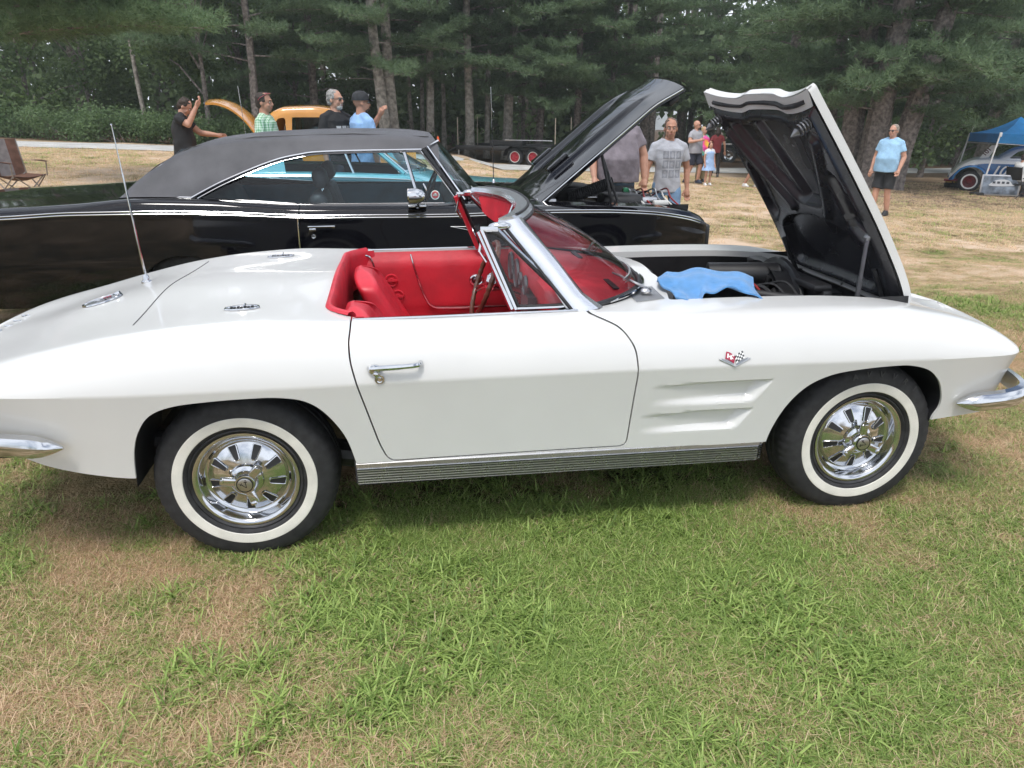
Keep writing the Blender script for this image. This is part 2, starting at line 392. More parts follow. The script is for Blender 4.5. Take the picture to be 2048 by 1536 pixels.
def bough(r_, L=3.5, tpl=55, droop=.10, nn=9, Lt=.15, wd=.022):
    """one layered pine bough along +X from the origin: twig points + needle triangles"""
    pts, dirs, br = [], [], []
    n = int(L*7); up = r_.uniform(-.05, .25)
    for i in range(n):
        t = (i+.5)/n
        if t < .18: continue
        x = L*t; z = up*L*t-droop*L*t*t; w = L*.42*(1-.75*t)*math.sin(min(1, t*2.2)*math.pi/2)+.12
        for s in (-1, 1):
            wl = w*r_.uniform(.55, 1.05); a = r_.uniform(.55, .95); m = max(3, int(wl*tpl/6))
            q = np.linspace(.12, 1, m)[:, None]; e = np.array((math.cos(a), s*math.sin(a), r_.uniform(-.05, .22)))
            P = np.array((x, 0, z))+q*wl*e+r_.normal(size=(m, 3))*.05; P[:, 2] += .10*wl*q[:, 0]**2
            pts.append(P); dirs.append(np.tile(e+np.array((0, 0, .15)), (m, 1)))
            br.append([(x, 0, z), tuple(np.array((x, 0, z))+.8*wl*e)])
    P = np.concatenate(pts); D = np.concatenate(dirs)
    return tufts(P, D, r_, nn, Lt, wd), np.array([(L*t, 0, up*L*t-droop*L*t*t) for t in np.linspace(0, 1, 6)]), br
def rotz(A, a): c, s = math.cos(a), math.sin(a); M = np.array(((c, -s, 0), (s, c, 0), (0, 0, 1))); return A@M.T
def crown(seed, z0, z1, L0, L1, nb, big=1.0, azs=None, nn=9, wd=.024, tpl=55, Lt=.16, m=None):
    """crown mesh + limb mesh for one pine"""
    r_ = np.random.default_rng(seed); T = Tri(); lb = MB()
    for i in range(nb):
        t = (i+r_.random()*.8)/nb; z = z0+(z1-z0)*t; L = (L0+(L1-L0)*t)*r_.uniform(.75, 1.15); a = i*2.399+r_.uniform(-.4, .4) if azs is None else azs[i % len(azs)]+r_.uniform(-.15, .15)
        tri, ax, br = bough(r_, L, tpl=tpl, droop=r_.uniform(.06, .2), nn=nn, Lt=Lt, wd=wd)
        T.add(rotz(tri.reshape(-1, 3), a).reshape(-1, 3, 3)+np.array((0, 0, z))); lb.tube(rotz(ax, a)+np.array((0, 0, z)), np.linspace(.035, .008, 6)*big, 5, caps=False)
        for q in br[::3]: lb.tube(rotz(np.array(q), a)+np.array((0, 0, z)), [.010, .004], 3, caps=False)
    return T.mesh('crown', m or PINE), lb
def trunkmesh(r0, H, lean=(0, 0), seed=0, n=14, flare=1.25, m=None):
    r_ = np.random.default_rng(seed); zs_ = np.concatenate([[-.4, 0, .15, .5], np.linspace(1.2, H, 16)]); ph = r_.random(n)*.16-.08
    V = []; 
    for z in zs_:
        rr = r0*(1-.75*max(z, 0)/H)*(1+(flare-1)*math.exp(-max(z, 0)/.35)); cx, cy = lean[0]*z+.05*math.sin(z*.7+seed), lean[1]*z+.05*math.cos(z*.6+seed)
        for k in range(n): a = 2*math.pi*k/n; q = rr*(1+ph[k]*(1 if z > .6 else 2.0)+.03*math.sin(3*z+k)); V.append((cx+q*math.cos(a), cy+q*math.sin(a), z))
    F = [(i*n+k, i*n+(k+1) % n, (i+1)*n+(k+1) % n, (i+1)*n+k) for i in range(len(zs_)-1) for k in range(n)]
    return V, F
def at(px, Y):
    """ground point seen in image column px (2048 wide) at depth line Y"""
    z = 0.0
    for _ in range(4):
        y_ = None; lo, hi = -80.0, 80.0
        for _k in range(50):
            mid = (lo+hi)/2; d = np.array((mid, Y, z))-CAM; u = 1024+FPX*(d@_r)/(d@_f)
            if u < px: lo = mid
            else: hi = mid
        z = float(gzn(mid, Y))
    return np.array((mid, Y, z))
def linkmesh(me, name, par): o = bpy.data.objects.new(name, me); COL.objects.link(o); o.parent = par; return o
CROWNS = []
for sd, (z0, z1, L0, L1, nb) in enumerate([(2.6, 11, 4.3, 2.8, 30), (3.4, 11.5, 3.9, 2.6, 28), (2.0, 10.5, 4.6, 3.0, 30), (3.9, 11.5, 3.6, 2.6, 26)]):
    me, lb = crown(100+sd, z0, z1, L0, L1, nb, nn=10, wd=.034, tpl=50, Lt=.21); CROWNS.append((me, lb))
LIMB = []
for i, (me, lb) in enumerate(CROWNS):
    o = lb.build('limbs', BARK, None, smooth=False, recalc=False); LIMB.append(o.data); bpy.data.objects.remove(o)
POS_WORDS = {}
def pine(px, Y, wpx, lean, label, ci=None, rz=0, s=1.0, bark=None, H=15, group='pines along the wood edge', dead=0, seed=0, catname='tree'):
    p = at(px, Y); dist = float((p-CAM)@_f); r0 = wpx*dist/FPX/2
    root = thing('pine_tree', label, catname, tuple(p), 0, group)
    V, F = trunkmesh(r0, H, lean, seed); MB().add(V, F).build('trunk', bark or BARK, root, local=True, recalc=False)
    if ci is not None:
        o = linkmesh(CROWNS[ci][0], 'crown', root); o.rotation_euler = (0, 0, rz); o.scale = (s, s, s); o.location = (lean[0]*5, lean[1]*5, 0)
        o = linkmesh(LIMB[ci], 'limbs', root); o.rotation_euler = (0, 0, rz); o.scale = (s, s, s); o.location = (lean[0]*5, lean[1]*5, 0)
    if dead:
        r_ = np.random.default_rng(seed+50)
        for k in range(dead):
            b = MB()
            z = r_.uniform(2.5, 6.5); a = r_.uniform(0, 6.28); L = r_.uniform(.8, 2.6); d = np.array((math.cos(a), math.sin(a), r_.uniform(-.1, .3)))
            b.tube([np.array((lean[0]*z, lean[1]*z, z)), np.array((lean[0]*z, lean[1]*z, z))+d*L*.5, np.array((lean[0]*z, lean[1]*z, z))+d*L+np.array((0, 0, -.1))], [.03, .018, .006], 5, caps=False)
            for q in range(3): c = np.array((lean[0]*z, lean[1]*z, z))+d*L*r_.uniform(.4, .9); b.tube([c, c+rand_dirs(1, r_)[0]*r_.uniform(.2, .6)], [.008, .003], 4, caps=False)
            b.build('dead_branch', TWIG, root, local=True, smooth=False, recalc=False)
    return root
# trunks that can be told apart, left to right
pine(772, 30, 23, (-.045, 0), 'left trunk of the leaning pair of lichened pines behind the amber coupe', 0, .3, 1.0, BARK2, seed=1, dead=4)
pine(789, 30.6, 25, (-.012, 0), 'right trunk of the pair of lichened pines behind the amber coupe', 1, 1.1, 1.0, BARK2, seed=2, dead=3)
pine(826, 37, 9, (-.01, 0), 'thin pale trunk just right of the paired pines', 3, 2.0, .9, BARK2, seed=3, group='thin pines in the wood')
pine(848, 36, 8, (.01, .0), 'thin grey trunk second to the right of the paired pines', None, 0, .9, BARK2, seed=4, group='thin pines in the wood', dead=3)
pine(863, 32, 17, (.004, 0), 'lichen-speckled straight trunk above the traffic cone', 3, 4.0, 1.05, BARK2, seed=5, dead=3)
pine(889, 35, 9, (-.01, 0), 'slim mossy trunk right of the traffic cone', None, 0, 1, BARK2, seed=6, group='thin pines in the wood', dead=2)
pine(938, 31.5, 18, (.01, 0), 'grey straight trunk left of the trailer ramps', 1, 5.2, 1.0, BARK2, seed=7, dead=4)
pine(971, 33, 12, (.055, 0), 'slender trunk leaning right behind the trailer ramps', 3, .9, .95, BARK2, seed=8, dead=4)
pine(1013, 32.5, 19, (.06, 0), 'stout trunk leaning right behind the flatbed trailer', 0, 3.4, 1.0, BARK2, seed=9, dead=4)
pine(1047, 38, 8, (.0, 0), 'thin dark trunk behind the trailer deck', None, 0, 1, BARK, seed=10, group='thin pines in the wood')
pine(1079, 34, 17, (.02, 0), 'dark trunk behind the red trailer wheels', 2, 2.2, 1.0, BARK, seed=11, dead=2)
pine(1150, 33, 16, (.01, 0), 'dark trunk rising behind the raised black hood', 2, 4.9, 1.05, BARK, seed=12)
pine(1216, 33, 15, (.02, 0), 'dark trunk above the man in the mauve shirt', 0, 1.9, 1.0, BARK, seed=13)
pine(1246, 36, 12, (.0, 0), 'narrow dark trunk right of the raised black hood', None, 0, 1, BARK, seed=14, group='thin pines in the wood')
pine(1282, 34, 18, (.03, 0), 'dark trunk above the grey-haired walking man', 1, 3.0, 1.0, BARK, seed=15)
pine(1300, 39, 12, (.01, 0), 'far dark trunk just right of the walking man', None, 0, 1, BARK, seed=16, group='thin pines in the wood')
pine(1352, 44, 10, (.01, 0), 'far narrow trunk behind the bald man', 3, 2, 1.1, BARK, seed=17, group='thin pines in the wood')
pine(1374, 46, 8, (-.01, 0), 'far thin trunk above the tie-dye shirt', None, 0, 1, BARK, seed=18, group='thin pines in the wood')
pine(1392, 45, 9, (.01, 0), 'far thin trunk above the small girl', None, 0, 1, BARK, seed=19, group='thin pines in the wood')
pine(1418, 43, 12, (.0, 0), 'far trunk left of the parked black pickup', 2, 1, 1.1, BARK, seed=20, group='thin pines in the wood')
pine(1640, 25, 26, (.02, 0), 'dark pine trunk close behind the raised white hood', 2, 2.6, 1.0, BARK, seed=21)
pine(1690, 23, 42, (.0, .0), 'thick dark pine trunk left of the man in light blue', 0, 5.0, 1.05, BARK, H=18, seed=22, group='big pines on the right')
pine(1733, 22, 50, (.035, 0), 'widest pine trunk directly behind the man in light blue', 2, .8, 1.1, BARK, H=18, seed=23, group='big pines on the right')
pine(1779, 21.5, 42, (.155, 0), 'thick pine trunk leaning right beside the man in light blue', 1, 3.9, 1.05, BARK, H=18, seed=24, group='big pines on the right')
pine(1948, 31, 22, (.11, 0), 'pale trunk leaning right above the blue canopy', 0, 4.4, 1.0, BARK2, seed=25, group='pines along the wood edge')
pine(2100, 27, 26, (.05, 0), 'pine at the right edge overhanging the blue canopy', 2, 2.9, 1.05, BARK, seed=26)
pine(1560, 30, 24, (.0, 0), 'pine hidden behind the raised white hood with boughs showing above', 0, 2.5, 1.05, BARK, seed=27)
pine(300, 33, 9, (-.03, 0), 'thin bare pale trunk leaning left above the hedge', None, 0, 1, BARK2, seed=28, dead=3)
pine(640, 34, 18, (-.02, 0), 'pine with layered boughs left of the paired trunks', 2, 3.3, 1.0, BARK, seed=29)
pine(520, 31, 18, (.0, 0), 'pine with blue-green boughs behind the man in green plaid', 0, 1.5, 1.05, BARK, seed=30)
# big near pine at the left edge: boughs sweep in from the left
p = at(-75, 14.5); root = thing('pine_tree', 'large near pine at the left edge with a long bough sweeping over the hedge', 'tree', tuple(p))
V, F = trunkmesh(.20, 12, (-.03, 0), 77); MB().add(V, F).build('trunk', BARK, root, local=True, recalc=False)
me, lb = crown(501, 2.15, 5.0, 5.4, 4.6, 11, azs=[-.12, .25, -.45, .5, .05, 2.6, -.25], nn=14, wd=.018, tpl=70, Lt=.20, m=PINE2); linkmesh(me, 'crown', root); lb.build('limbs', BARK, root, local=True, smooth=False, recalc=False)

# broadleaf trees and hedge: leaf quads spread through lobed volumes
def leafcloud(r_, centres, radii, n, size, shell=.55):
    c = r_.integers(0, len(centres), n); d = rand_dirs(n, r_); rad = (shell+(1-shell)*r_.random(n))[:, None]
    P = np.array(centres)[c]+d*np.array(radii)[c]*rad*(1+.25*r_.normal(size=(n, 1)))
    nrm = d*.5+rand_dirs(n, r_)+np.array((0, 0, .5)); nrm /= np.linalg.norm(nrm, axis=1)[:, None]
    u = np.cross(nrm, rand_dirs(n, r_)); u /= np.linalg.norm(u, axis=1)[:, None]; w = np.cross(nrm, u); s = (size*(.6+.8*r_.random(n)))[:, None]
    a, b_, c_, d_ = P-u*s*.5, P+w*s*.32, P+u*s*.5, P-w*s*.32
    return np.concatenate([np.stack([a, b_, c_], 1), np.stack([a, c_, d_], 1)])
def quadmesh(name, T, m):
    """leaf quads from paired triangles (so that each leaf is one island)"""
    n = len(T)//2; A, B_ = T[:n], T[n:]; V = np.stack([A[:, 0], A[:, 1], A[:, 2], B_[:, 2]], 1); me = bpy.data.meshes.new(name)
    me.vertices.add(n*4); me.vertices.foreach_set('co', V.reshape(-1)); me.loops.add(n*4); me.loops.foreach_set('vertex_index', np.arange(n*4, dtype=np.int32)); me.polygons.add(n); me.polygons.foreach_set('loop_start', np.arange(0, n*4, 4, dtype=np.int32)); me.materials.append(m); me.update(calc_edges=True); me.validate(); return me
def broadleaf(px, Y, label, seed, H=9, W=2.6, z0=1.2, n=5200, size=.17, m=None, nl=22, trunkr=.11):
    r_ = np.random.default_rng(seed); p = at(px, Y); root = thing('broadleaf_tree', label, 'tree', tuple(p), 0, 'broadleaf trees at the wood edge')
    V, F = trunkmesh(trunkr, H*.8, (r_.uniform(-.04, .04), 0), seed); b = MB().add(V, F)
    cs = [(r_.uniform(-W, W)*.8, r_.uniform(-W, W)*.6, r_.uniform(z0+.5, H)) for _ in range(nl)]; rd = [(r_.uniform(.7, 1.3), r_.uniform(.6, 1.1), r_.uniform(.4, .8)) for _ in range(nl)]
    for c in cs[::2]: b.tube([(0, 0, max(.6, c[2]*.55)), (c[0]*.5, c[1]*.5, c[2]*.85), c], [.05, .03, .01], 5, caps=False)
    b.build('trunk', BARK, root, local=True, recalc=False); linkmesh(quadmesh('crown', leafcloud(r_, cs, rd, int(n*1.5), size*1.12), m or LEAF), 'crown', root)
for i, (px, Y, lb_, H, W, z0, n, sz) in enumerate([
    (70, 33, 'dark broadleaf tree at the far left behind the near pine bough', 9, 2.8, .6, 5200, .17), (190, 36, 'broadleaf tree left of the sky gap behind the long bough', 8, 2.6, .6, 5000, .17), (420, 31, 'broad dark leafy tree behind the man holding the trunk lid', 9, 2.6, .5, 6200, .16),
    (500, 35, 'leafy tree with pale sprays between the trunk lid and the green plaid shirt', 9, 2.4, .6, 5200, .15), (600, 37, 'dark leafy tree above the man in green plaid', 9, 2.6, .5, 5200, .17), (725, 38, 'pale green undergrowth tree left of the paired pines', 6, 2.0, .2, 4600, .15),
    (910, 42, 'light green leafy tree deep behind the traffic cone', 6, 2.6, .1, 5200, .17), (1180, 43, 'leafy tree deep behind the raised black hood', 8, 3.0, .3, 5200, .2), (1840, 29, 'dark leafy tree between the leaning pine and the blue canopy', 8, 3.0, .2, 7000, .15), (1905, 33, 'dark leafy tree behind the left canopy pole', 8, 2.8, .2, 6000, .16), (2030, 34, 'leafy tree behind the blue canopy roof', 9, 3, .3, 6000, .17), (1760, 36, 'leafy tree seen between the two thickest pine trunks', 9, 3, 2.2, 5000, .17), (1480, 50, 'far leafy tree left of the raised white hood', 8, 3, 3.0, 4200, .2)]):
    broadleaf(px, Y, lb_, 300+i, H, W, z0, n, sz)
for i, (px, Y, w, h, lb_) in enumerate([(70, 31, 1.9, 1.3, 'leafy hedge shrub at the far left above the camping chair'), (165, 30, 2.0, 1.35, 'leafy hedge shrub right of the camping chair'), (262, 29.6, 1.9, 1.45, 'tallest leafy hedge shrub behind the thin antenna'), (345, 30, 1.7, 1.25, 'leafy hedge shrub left of the man in black'), (440, 31, 1.6, 1.05, 'low leafy hedge shrub right of the man in black')]):
    r_ = np.random.default_rng(700+i); p = at(px, Y); root = thing('hedge_shrub', lb_, 'shrub', tuple(p), 0, 'shrubs of the hedge beyond the lane')
    cs = [(r_.uniform(-w, w)*.85, r_.uniform(-.5, .5), r_.uniform(.25, h-.35)) for _ in range(16)]; rd = [(.55, .55, .42)]*16
    linkmesh(quadmesh('foliage', leafcloud(r_, cs, rd, 4200, .10, .7), LEAF2), 'foliage', root)
    b = MB(); [b.tube([(c[0]*.3, c[1]*.3, -.05), (c[0]*.7, c[1]*.7, c[2]*.6), c], [.02, .012, .005], 4, caps=False) for c in cs[::2]]; b.build('stem', BARK, root, local=True, smooth=False, recalc=False)
# the wood behind: one mass
r_ = np.random.default_rng(900); n = 64000
X = r_.uniform(-46, 62, n); Yw = r_.uniform(40, 66, n); Z = r_.random(n)**.85*13
gap = ((fbm(X, Z*1.6, .30, 61) > .70)) | ((X > 16) & (X < 23) & (Z < 2.8) & (r_.random(n) < .9))
P = np.stack([X, Yw, gz(X, Yw)+Z], 1)[~gap]; k = len(P); nrm = rand_dirs(k, r_)+np.array((0, -.5, .4)); nrm /= np.linalg.norm(nrm, axis=1)[:, None]; u = np.cross(nrm, rand_dirs(k, r_)); u /= np.linalg.norm(u, axis=1)[:, None]; w_ = np.cross(nrm, u); s_ = r_.uniform(.35, .8, k)[:, None]
P2 = np.stack([r_.uniform(-46, 62, 64000), r_.uniform(39, 56, 64000), r_.random(64000)*7.5], 1); P2[:, 2] += gz(P2[:, 0], P2[:, 1])
low = (P2[:, 0] > 16) & (P2[:, 0] < 22) & (P2[:, 2] < 1.4); P2 = P2[~low]; P = np.concatenate([P, P2]); k = len(P); nrm = rand_dirs(k, r_)+np.array((0, -.5, .4)); nrm /= np.linalg.norm(nrm, axis=1)[:, None]; u = np.cross(nrm, rand_dirs(k, r_)); u /= np.linalg.norm(u, axis=1)[:, None]; w_ = np.cross(nrm, u); s_ = r_.uniform(.25, .6, k)[:, None]
T = np.concatenate([np.stack([P-u*s_*.5, P+w_*s_*.35, P+u*s_*.5], 1), np.stack([P-u*s_*.5, P+u*s_*.5, P-w_*s_*.35], 1)])
wood = bpy.data.objects.new('woodland', quadmesh('woodland', T, LEAFD)); COL.objects.link(wood); kind(wood, 'stuff', 'deep dark woodland foliage behind the trunks')
b = MB()
for i in range(150):
    x = r_.uniform(-44, 60); y = r_.uniform(41, 64); g = float(gz(x, y)); rr = r_.uniform(.10, .26); l = r_.uniform(-.03, .03)
    b.tube([(x, y, g-.2), (x+l*7, y, g+7), (x+l*16, y, g+16)], [rr, rr*.8, rr*.5], 7, caps=False)
kind(b.build('woodland_trunks', BARK, recalc=False), 'stuff', 'mass of distant trunks deep in the wood')
# ================================================================ the white convertible
YC = .795; WB = 2.489
PAINT = mat('white paint', (.64, .64, .63), .30, coat=.5, noise=(3, .025), spec=.45)
RED = mat('red vinyl', (.58, .025, .045), .42, noise=(9, .18), bump=(160, .12, .003))
REDP = mat('red door vinyl', (.50, .018, .034), .5, noise=(5, .2), bump=(40, .25, .006))
CARPET = mat('red carpet', (.22, .01, .015), .9, noise=(60, .4), bump=(300, .5, .005))
BAY = mat('engine bay black', (.016, .016, .018), .45, noise=(8, .5))
HOODIN = mat('hood liner black', (.026, .026, .030), .27, noise=(5, .35), spec=.6)
ALU = mat('ribbed aluminium', (.48, .48, .49), .28, 1.0, noise=(25, .12))
FRAMEM = mat('polished frame', (.78, .79, .83), .22, .85, noise=(6, .05))
WW = mat('whitewall', (.72, .70, .64), .6, noise=(14, .10))

car = thing('convertible', 'white open convertible with red interior and whitewall tyres, front hood raised', 'car', (1.15, YC, 0))
cw = tab((-1.24, 0), (-1.235, .22), (-1.22, .42), (-1.17, .60), (-1.08, .72), (-.9, .80), (-.6, .855), (-.2, .884), (.2, .886), (.7, .879), (1.2, .878), (1.6, .882), (2.0, .886), (2.4, .880), (2.7, .872), (2.9, .862), (3.0, .856), (3.06, .848), (3.115, .826), (3.165, .775), (3.22, .67), (3.30, .43), (3.345, .22), (3.36, .1), (3.37, 0))
czc = tab((-1.24, .690), (-.9, .712), (1.9, .717), (2.33, .708), (2.76, .696), (3.06, .692), (3.37, .688))
czb = tab((-1.24, .64), (-1.1, .58), (-.95, .53), (-.8, .49), (-.65, .432), (-.5, .398), (-.37, .383), (.3, .39), (2.0, .372), (2.5, .39), (2.8, .412), (3.0, .423), (3.13, .432), (3.25, .455), (3.33, .51), (3.37, .62))
cdb = tab((-1.24, .0), (-1.1, .05), (-.6, .040), (.4, .034), (2.0, .034), (2.7, .042), (2.9, .045), (3.02, .05), (3.12, .08), (3.3, .12), (3.37, 0))
cwp = tab((-1.24, 0), (-1.22, .30), (-1.15, .46), (-.9, .60), (-.5, .675), (0, .70), (.4, .712), (.7, .712), (1.25, .70), (1.5, .69), (2.0, .69), (2.5, .69), (2.8, .675), (3.0, .68), (3.08, .665), (3.15, .61), (3.22, .48), (3.30, .29), (3.345, .13), (3.36, .05), (3.37, 0))
czp = tab((-1.24, .692), (-1.15, .712), (-.94, .758), (-.68, .822), (-.42, .875), (-.165, .905), (.09, .917), (.345, .908), (.5, .902), (.7, .899), (1.26, .903), (1.5, .893), (1.7, .888), (2.0, .890), (2.3, .887), (2.6, .873), (2.82, .838), (2.905, .820), (3.03, .785), (3.10, .756), (3.16, .726), (3.22, .706), (3.3, .696), (3.37, .690))
czm = tab((-1.24, .692), (-1.1, .72), (-1.0, .745), (-.69, .838), (-.4, .893), (-.1, .918), (.35, .928), (1.3, .93), (1.55, .935), (1.75, .93), (2.3, .915), (2.6, .875), (2.82, .822), (3.0, .775), (3.15, .728), (3.28, .700), (3.37, .690))
def gill(x, z):
    """depth of the two side coves"""
    d = np.zeros_like(x)
    for (x0, x1, x2, zt, zl) in ((1.535, 2.025, 1.955, .650, .562), (1.50, 1.962, 1.90, .527, .444)):
        t = np.clip((zt-z)/(zt-zl), -1, 2)                      # 0 at top edge, 1 at bottom
        xe = x1+(x2-x1)*np.clip(t, 0, 1)                        # slanted front end
        top = np.clip((zt+.003-.012*np.clip((1.75-x)/.3, 0, 1)-z)/.008, 0, 1)
        bot = ss(1.06, .72, t)
        end = np.clip((xe-x)/.045, 0, 1)
        ramp = np.clip((x-x0)/(x1-x0), 0, 1)**.9
        d = np.maximum(d, .038*ramp*top*bot*end)
    return d
def section(x):
    """half section of the body at station x: arrays h, z"""
    w, zc, zb, wp, zp, zm = (float(f(x)) for f in (cw, czc, czb, cwp, czp, czm)); wb = max(w-float(cdb(x)), w*.6)
    t = np.linspace(1, 0, 46)
    zA = zc+(zb-zc)*t; hA = w-(w-wb)*(1.3*t-.3*t*t); hA = hA-gill(np.full_like(zA, x), zA)
    t = np.linspace(0, 1, 32)[1:]
    a, b, c, d = np.array((w, zc)), np.array((w-.06*(w-wp)-.002, zc+.40*(zp-zc))), np.array((wp+.62*(w-wp), zp)), np.array((wp, zp))
    B = ((1-t)**3)[:, None]*a+(3*t*(1-t)**2)[:, None]*b+(3*t*t*(1-t))[:, None]*c+(t**3)[:, None]*d
    q = np.linspace(1, 0, 34)[1:]
    zC = zm+(zp-zm)*(q*q*(3-2*q))-.010*np.sin(np.pi*q)**2*(1 if x > 1.4 else .5)
    return np.concatenate([hA, B[:, 0], wp*q]), np.concatenate([zA, B[:, 1], zC])
def side_h(x, z):
    h, zz = section(x); k = 46+31; return float(np.interp(z, zz[:k], h[:k]))
xs = np.concatenate([-1.24+.10*(1-np.cos(np.linspace(0, np.pi/2, 14))), np.linspace(-1.13, 1.48, 150), np.linspace(1.486, 2.05, 100), np.linspace(2.062, 3.20, 84), 3.37-.16*(1-np.sin(np.linspace(0, np.pi/2, 18)))])
secs = [section(x) for x in xs]
PG = np.array([[(x, YC-h, z) for h, z in zip(*s)] for x, s in zip(xs, secs)])
BV, BF = grid(PG)
arch_r = spline([(-.372, .34), (-.366, .42), (-.352, .50), (-.325, .57), (-.274, .635), (-.19, .668), (-.052, .681), (.08, .685), (.169, .682), (.254, .663), (.319, .612), (.381, .513), (.412, .40), (.42, .34)], 6)
arch_r = np.vstack([arch_r, [(.42, .0), (-.38, .0)]])
arch_f = spline([(2.033, .30), (2.036, .34), (2.052, .424), (2.099, .53), (2.171, .612), (2.269, .657), (2.395, .674), (2.52, .680), (2.611, .676), (2.70, .648), (2.765, .59), (2.80, .52), (2.806, .47), (2.79, .43), (2.785, .40)], 6)
arch_f = np.vstack([arch_f, [(2.785, .0), (2.033, .0)]])
door_p = rpoly([(.535, .392), (.505, .464), (.442, .706), (.420, .80), (.418, .86), (.424, .89), (.426, .97), (1.285, .97), (1.300, .905), (1.36, .888), (1.425, .862), (1.468, .80), (1.476, .706), (1.468, .588), (1.455, .392)], .03, 4)
def opening(P):
    """cockpit in plan: negative inside"""
    x, h = P[:, 0], np.abs(P[:, 1]-YC)
    xg = 1.685-.385*(np.clip(h, 0, .7)/.675)**3
    a = np.maximum(np.maximum(.325+.10*np.clip((h-.50)/.16, 0, 2)**2-x, x-xg), h-(.688-.004*(x-.4)))
    return a
hood_poly = lambda k=0: np.array([(x, h) for x, h in
    [(1.780-.070*(abs(h)/.52)**2.2-.020*float(ss(.23, .13, abs(h)))-k, h) for h in np.linspace(0, .52, 12)]+[(2.72, .52), (2.785, .51), (2.815, .48), (2.815, .3), (2.815, 0)]])
def hoodf(P): return sdp(np.stack([P[:, 0], np.abs(P[:, 1]-YC)], 1), np.vstack([hood_poly(), [(2.815, -.3), (1.775, -.3)]]))
sideg = lambda P: P[:, 1] < YC-.45
V, F = BV, BF
for ar in (arch_r, arch_f):
    V, F = clip(V, F, np.where(sideg(V), sdp(V[:, [0, 2]], ar), 1))
SV, SF = V, F
dd = sdp(V[:, [0, 2]], door_p)
V, F = clip(V, F, np.where(sideg(V), dd-.003, 1))
V, F = clip(V, F, opening(V)); V, F = clip(V, F, hoodf(V)-.002)
# folded lips
def arch_sel(ar): return lambda m: (np.abs(sdp(m[:, [0, 2]], ar)) < .006) & sideg(m)
V, F = lip(V, F, arch_sel(arch_r), (0, .010, 0)); V, F = lip(V, F, arch_sel(arch_f), (0, .010, 0))
V, F = lip(V, F, lambda m: (np.abs(sdp(m[:, [0, 2]], door_p)) < .006) & sideg(m) & (m[:, 2] < .91), lambda s: np.stack([0*s[:, 0], .03+0*s[:, 0], -.01*(s[:, 2] > .8)], 1))
V, F = lip(V, F, lambda m: np.abs(hoodf(m)) < .006, lambda s: np.stack([0*s[:, 0], 0*s[:, 0], -.032+0*s[:, 0]], 1))
V, F = lip(V, F, lambda m: np.abs(opening(m)) < .008, lambda s: np.stack([0*s[:, 0], 0*s[:, 0], -.045+0*s[:, 0]], 1))
def mir(V): W = V.copy(); W[:, 1] = 2*YC-W[:, 1]; return W
b = MB().add(V, F).add(mir(V), flipf(F)); body = b.build('body', PAINT, car, ang=24, recalc=False)
DV, DF = clip(SV, SF, np.where(sideg(SV), -sdp(SV[:, [0, 2]], door_p)-.003, -1)); DV, DF = clip(DV, DF, opening(DV))
DV, DF = lip(DV, DF, lambda m: np.abs(opening(m)) < .008, (0, 0, -.04))
DV, DF = lip(DV, DF, lambda m: np.abs(opening(m)) > .008, lambda s: np.stack([0*s[:, 0], .03+0*s[:, 0], 0*s[:, 0]], 1))
doors = []
for sgn in (0, 1):
    dV, dF = (DV, DF) if sgn == 0 else (mir(DV), flipf(DF))
    doors.append(MB().add(dV, dF).build('door', PAINT, car, ang=24, recalc=False))
SX = {0: lambda y: y, 1: lambda y: 2*YC-y}
# inner door panels, handles, trim
def doorpanel(k):
    y0 = YC-.652 if k == 0 else YC+.652; s = 1 if k == 0 else -1; d = doors[k]
    pts = np.array([(.44, .30), (.415, .60), (.40, .885), (.46, .896), (1.30, .896), (1.33, .80), (1.36, .30)])
    b = MB(); P = []
    for u in np.linspace(0, 1, 46):
        row = []
        for v in np.linspace(0, 1, 30):
            x = (.47-.06*v)+u*(1.36-.10*v-.47+.06*v); z = .30+v*.594
            pleat = .006*math.sin((x*9+z*4))*math.sin(z*7)*(1 if .57 < z < .88 and x > .62 else .1)
            pad = .03*float(ss(.90, .84, z))*float(ss(.56, .60, z))
            arm = .045*math.exp(-((z-.565)/.03)**2)*float(ss(.6, .66, x)*ss(1.12, 1.05, x)) if k == 0 else 0
            roll = .03*float(ss(.82, .895, z))
            row.append((x, y0+s*(pad*.4+pleat-roll*.8+arm), z))
        P.append(row)
    v, f = grid(np.array(P)); b.add(v, f); o = b.build('door_panel', REDP, d)
    yy = y0+s*.020
    t = MB(); t.tube(spline([(.665, yy-s*.012, .885), (.69, yy, .78), (.735, yy, .645), (.775, yy, .592), (.86, yy, .580), (1.10, yy, .580), (1.33, yy, .582)], 6), .0055, 6); t.build('trim_strip', CHROME, d)
    t = MB(); t.tube(spline([(.415, yy-s*.01, .885), (.455, yy-s*.01, .86), (.49, yy-s*.012, .70), (.55, yy-s*.012, .45), (.57, yy-s*.012, .34)], 6), .005, 6); t.build('edge_strip', CHROME, d)
    for (x, z) in ((.555, .745), (.585, .655)):
        m = MB(); m.lathe([(.0, .006), (.010, .008), (.012, .004), (.026, .004), (.029, .010), (.034, .010), (.037, 0)], 24, T=TR((x, yy-s*.012, z), rx=R(90) if s < 0 else R(-90)))
        m.box((x, yy+s*.002, z), (.062, .008, .009)); m.build('crank_knob', RED, d)
    m = MB(); m.lathe([(0, .012), (.012, .010), (.013, .003), (.022, .003), (.027, .008), (.031, .006), (.033, 0)], 24, T=TR((1.02, yy+s*.003, .735), rx=R(90) if s < 0 else R(-90))@np.diag([1.25, 1, 1, 1])); m.build('inner_handle', CHROME, d)
    t = MB(); t.tube([(.43, y0-s*.040, .903), (.7, y0-s*.041, .903), (1.28, y0-s*.04, .906)], .006, 6); t.build('window_sill_strip', CHROME, d)
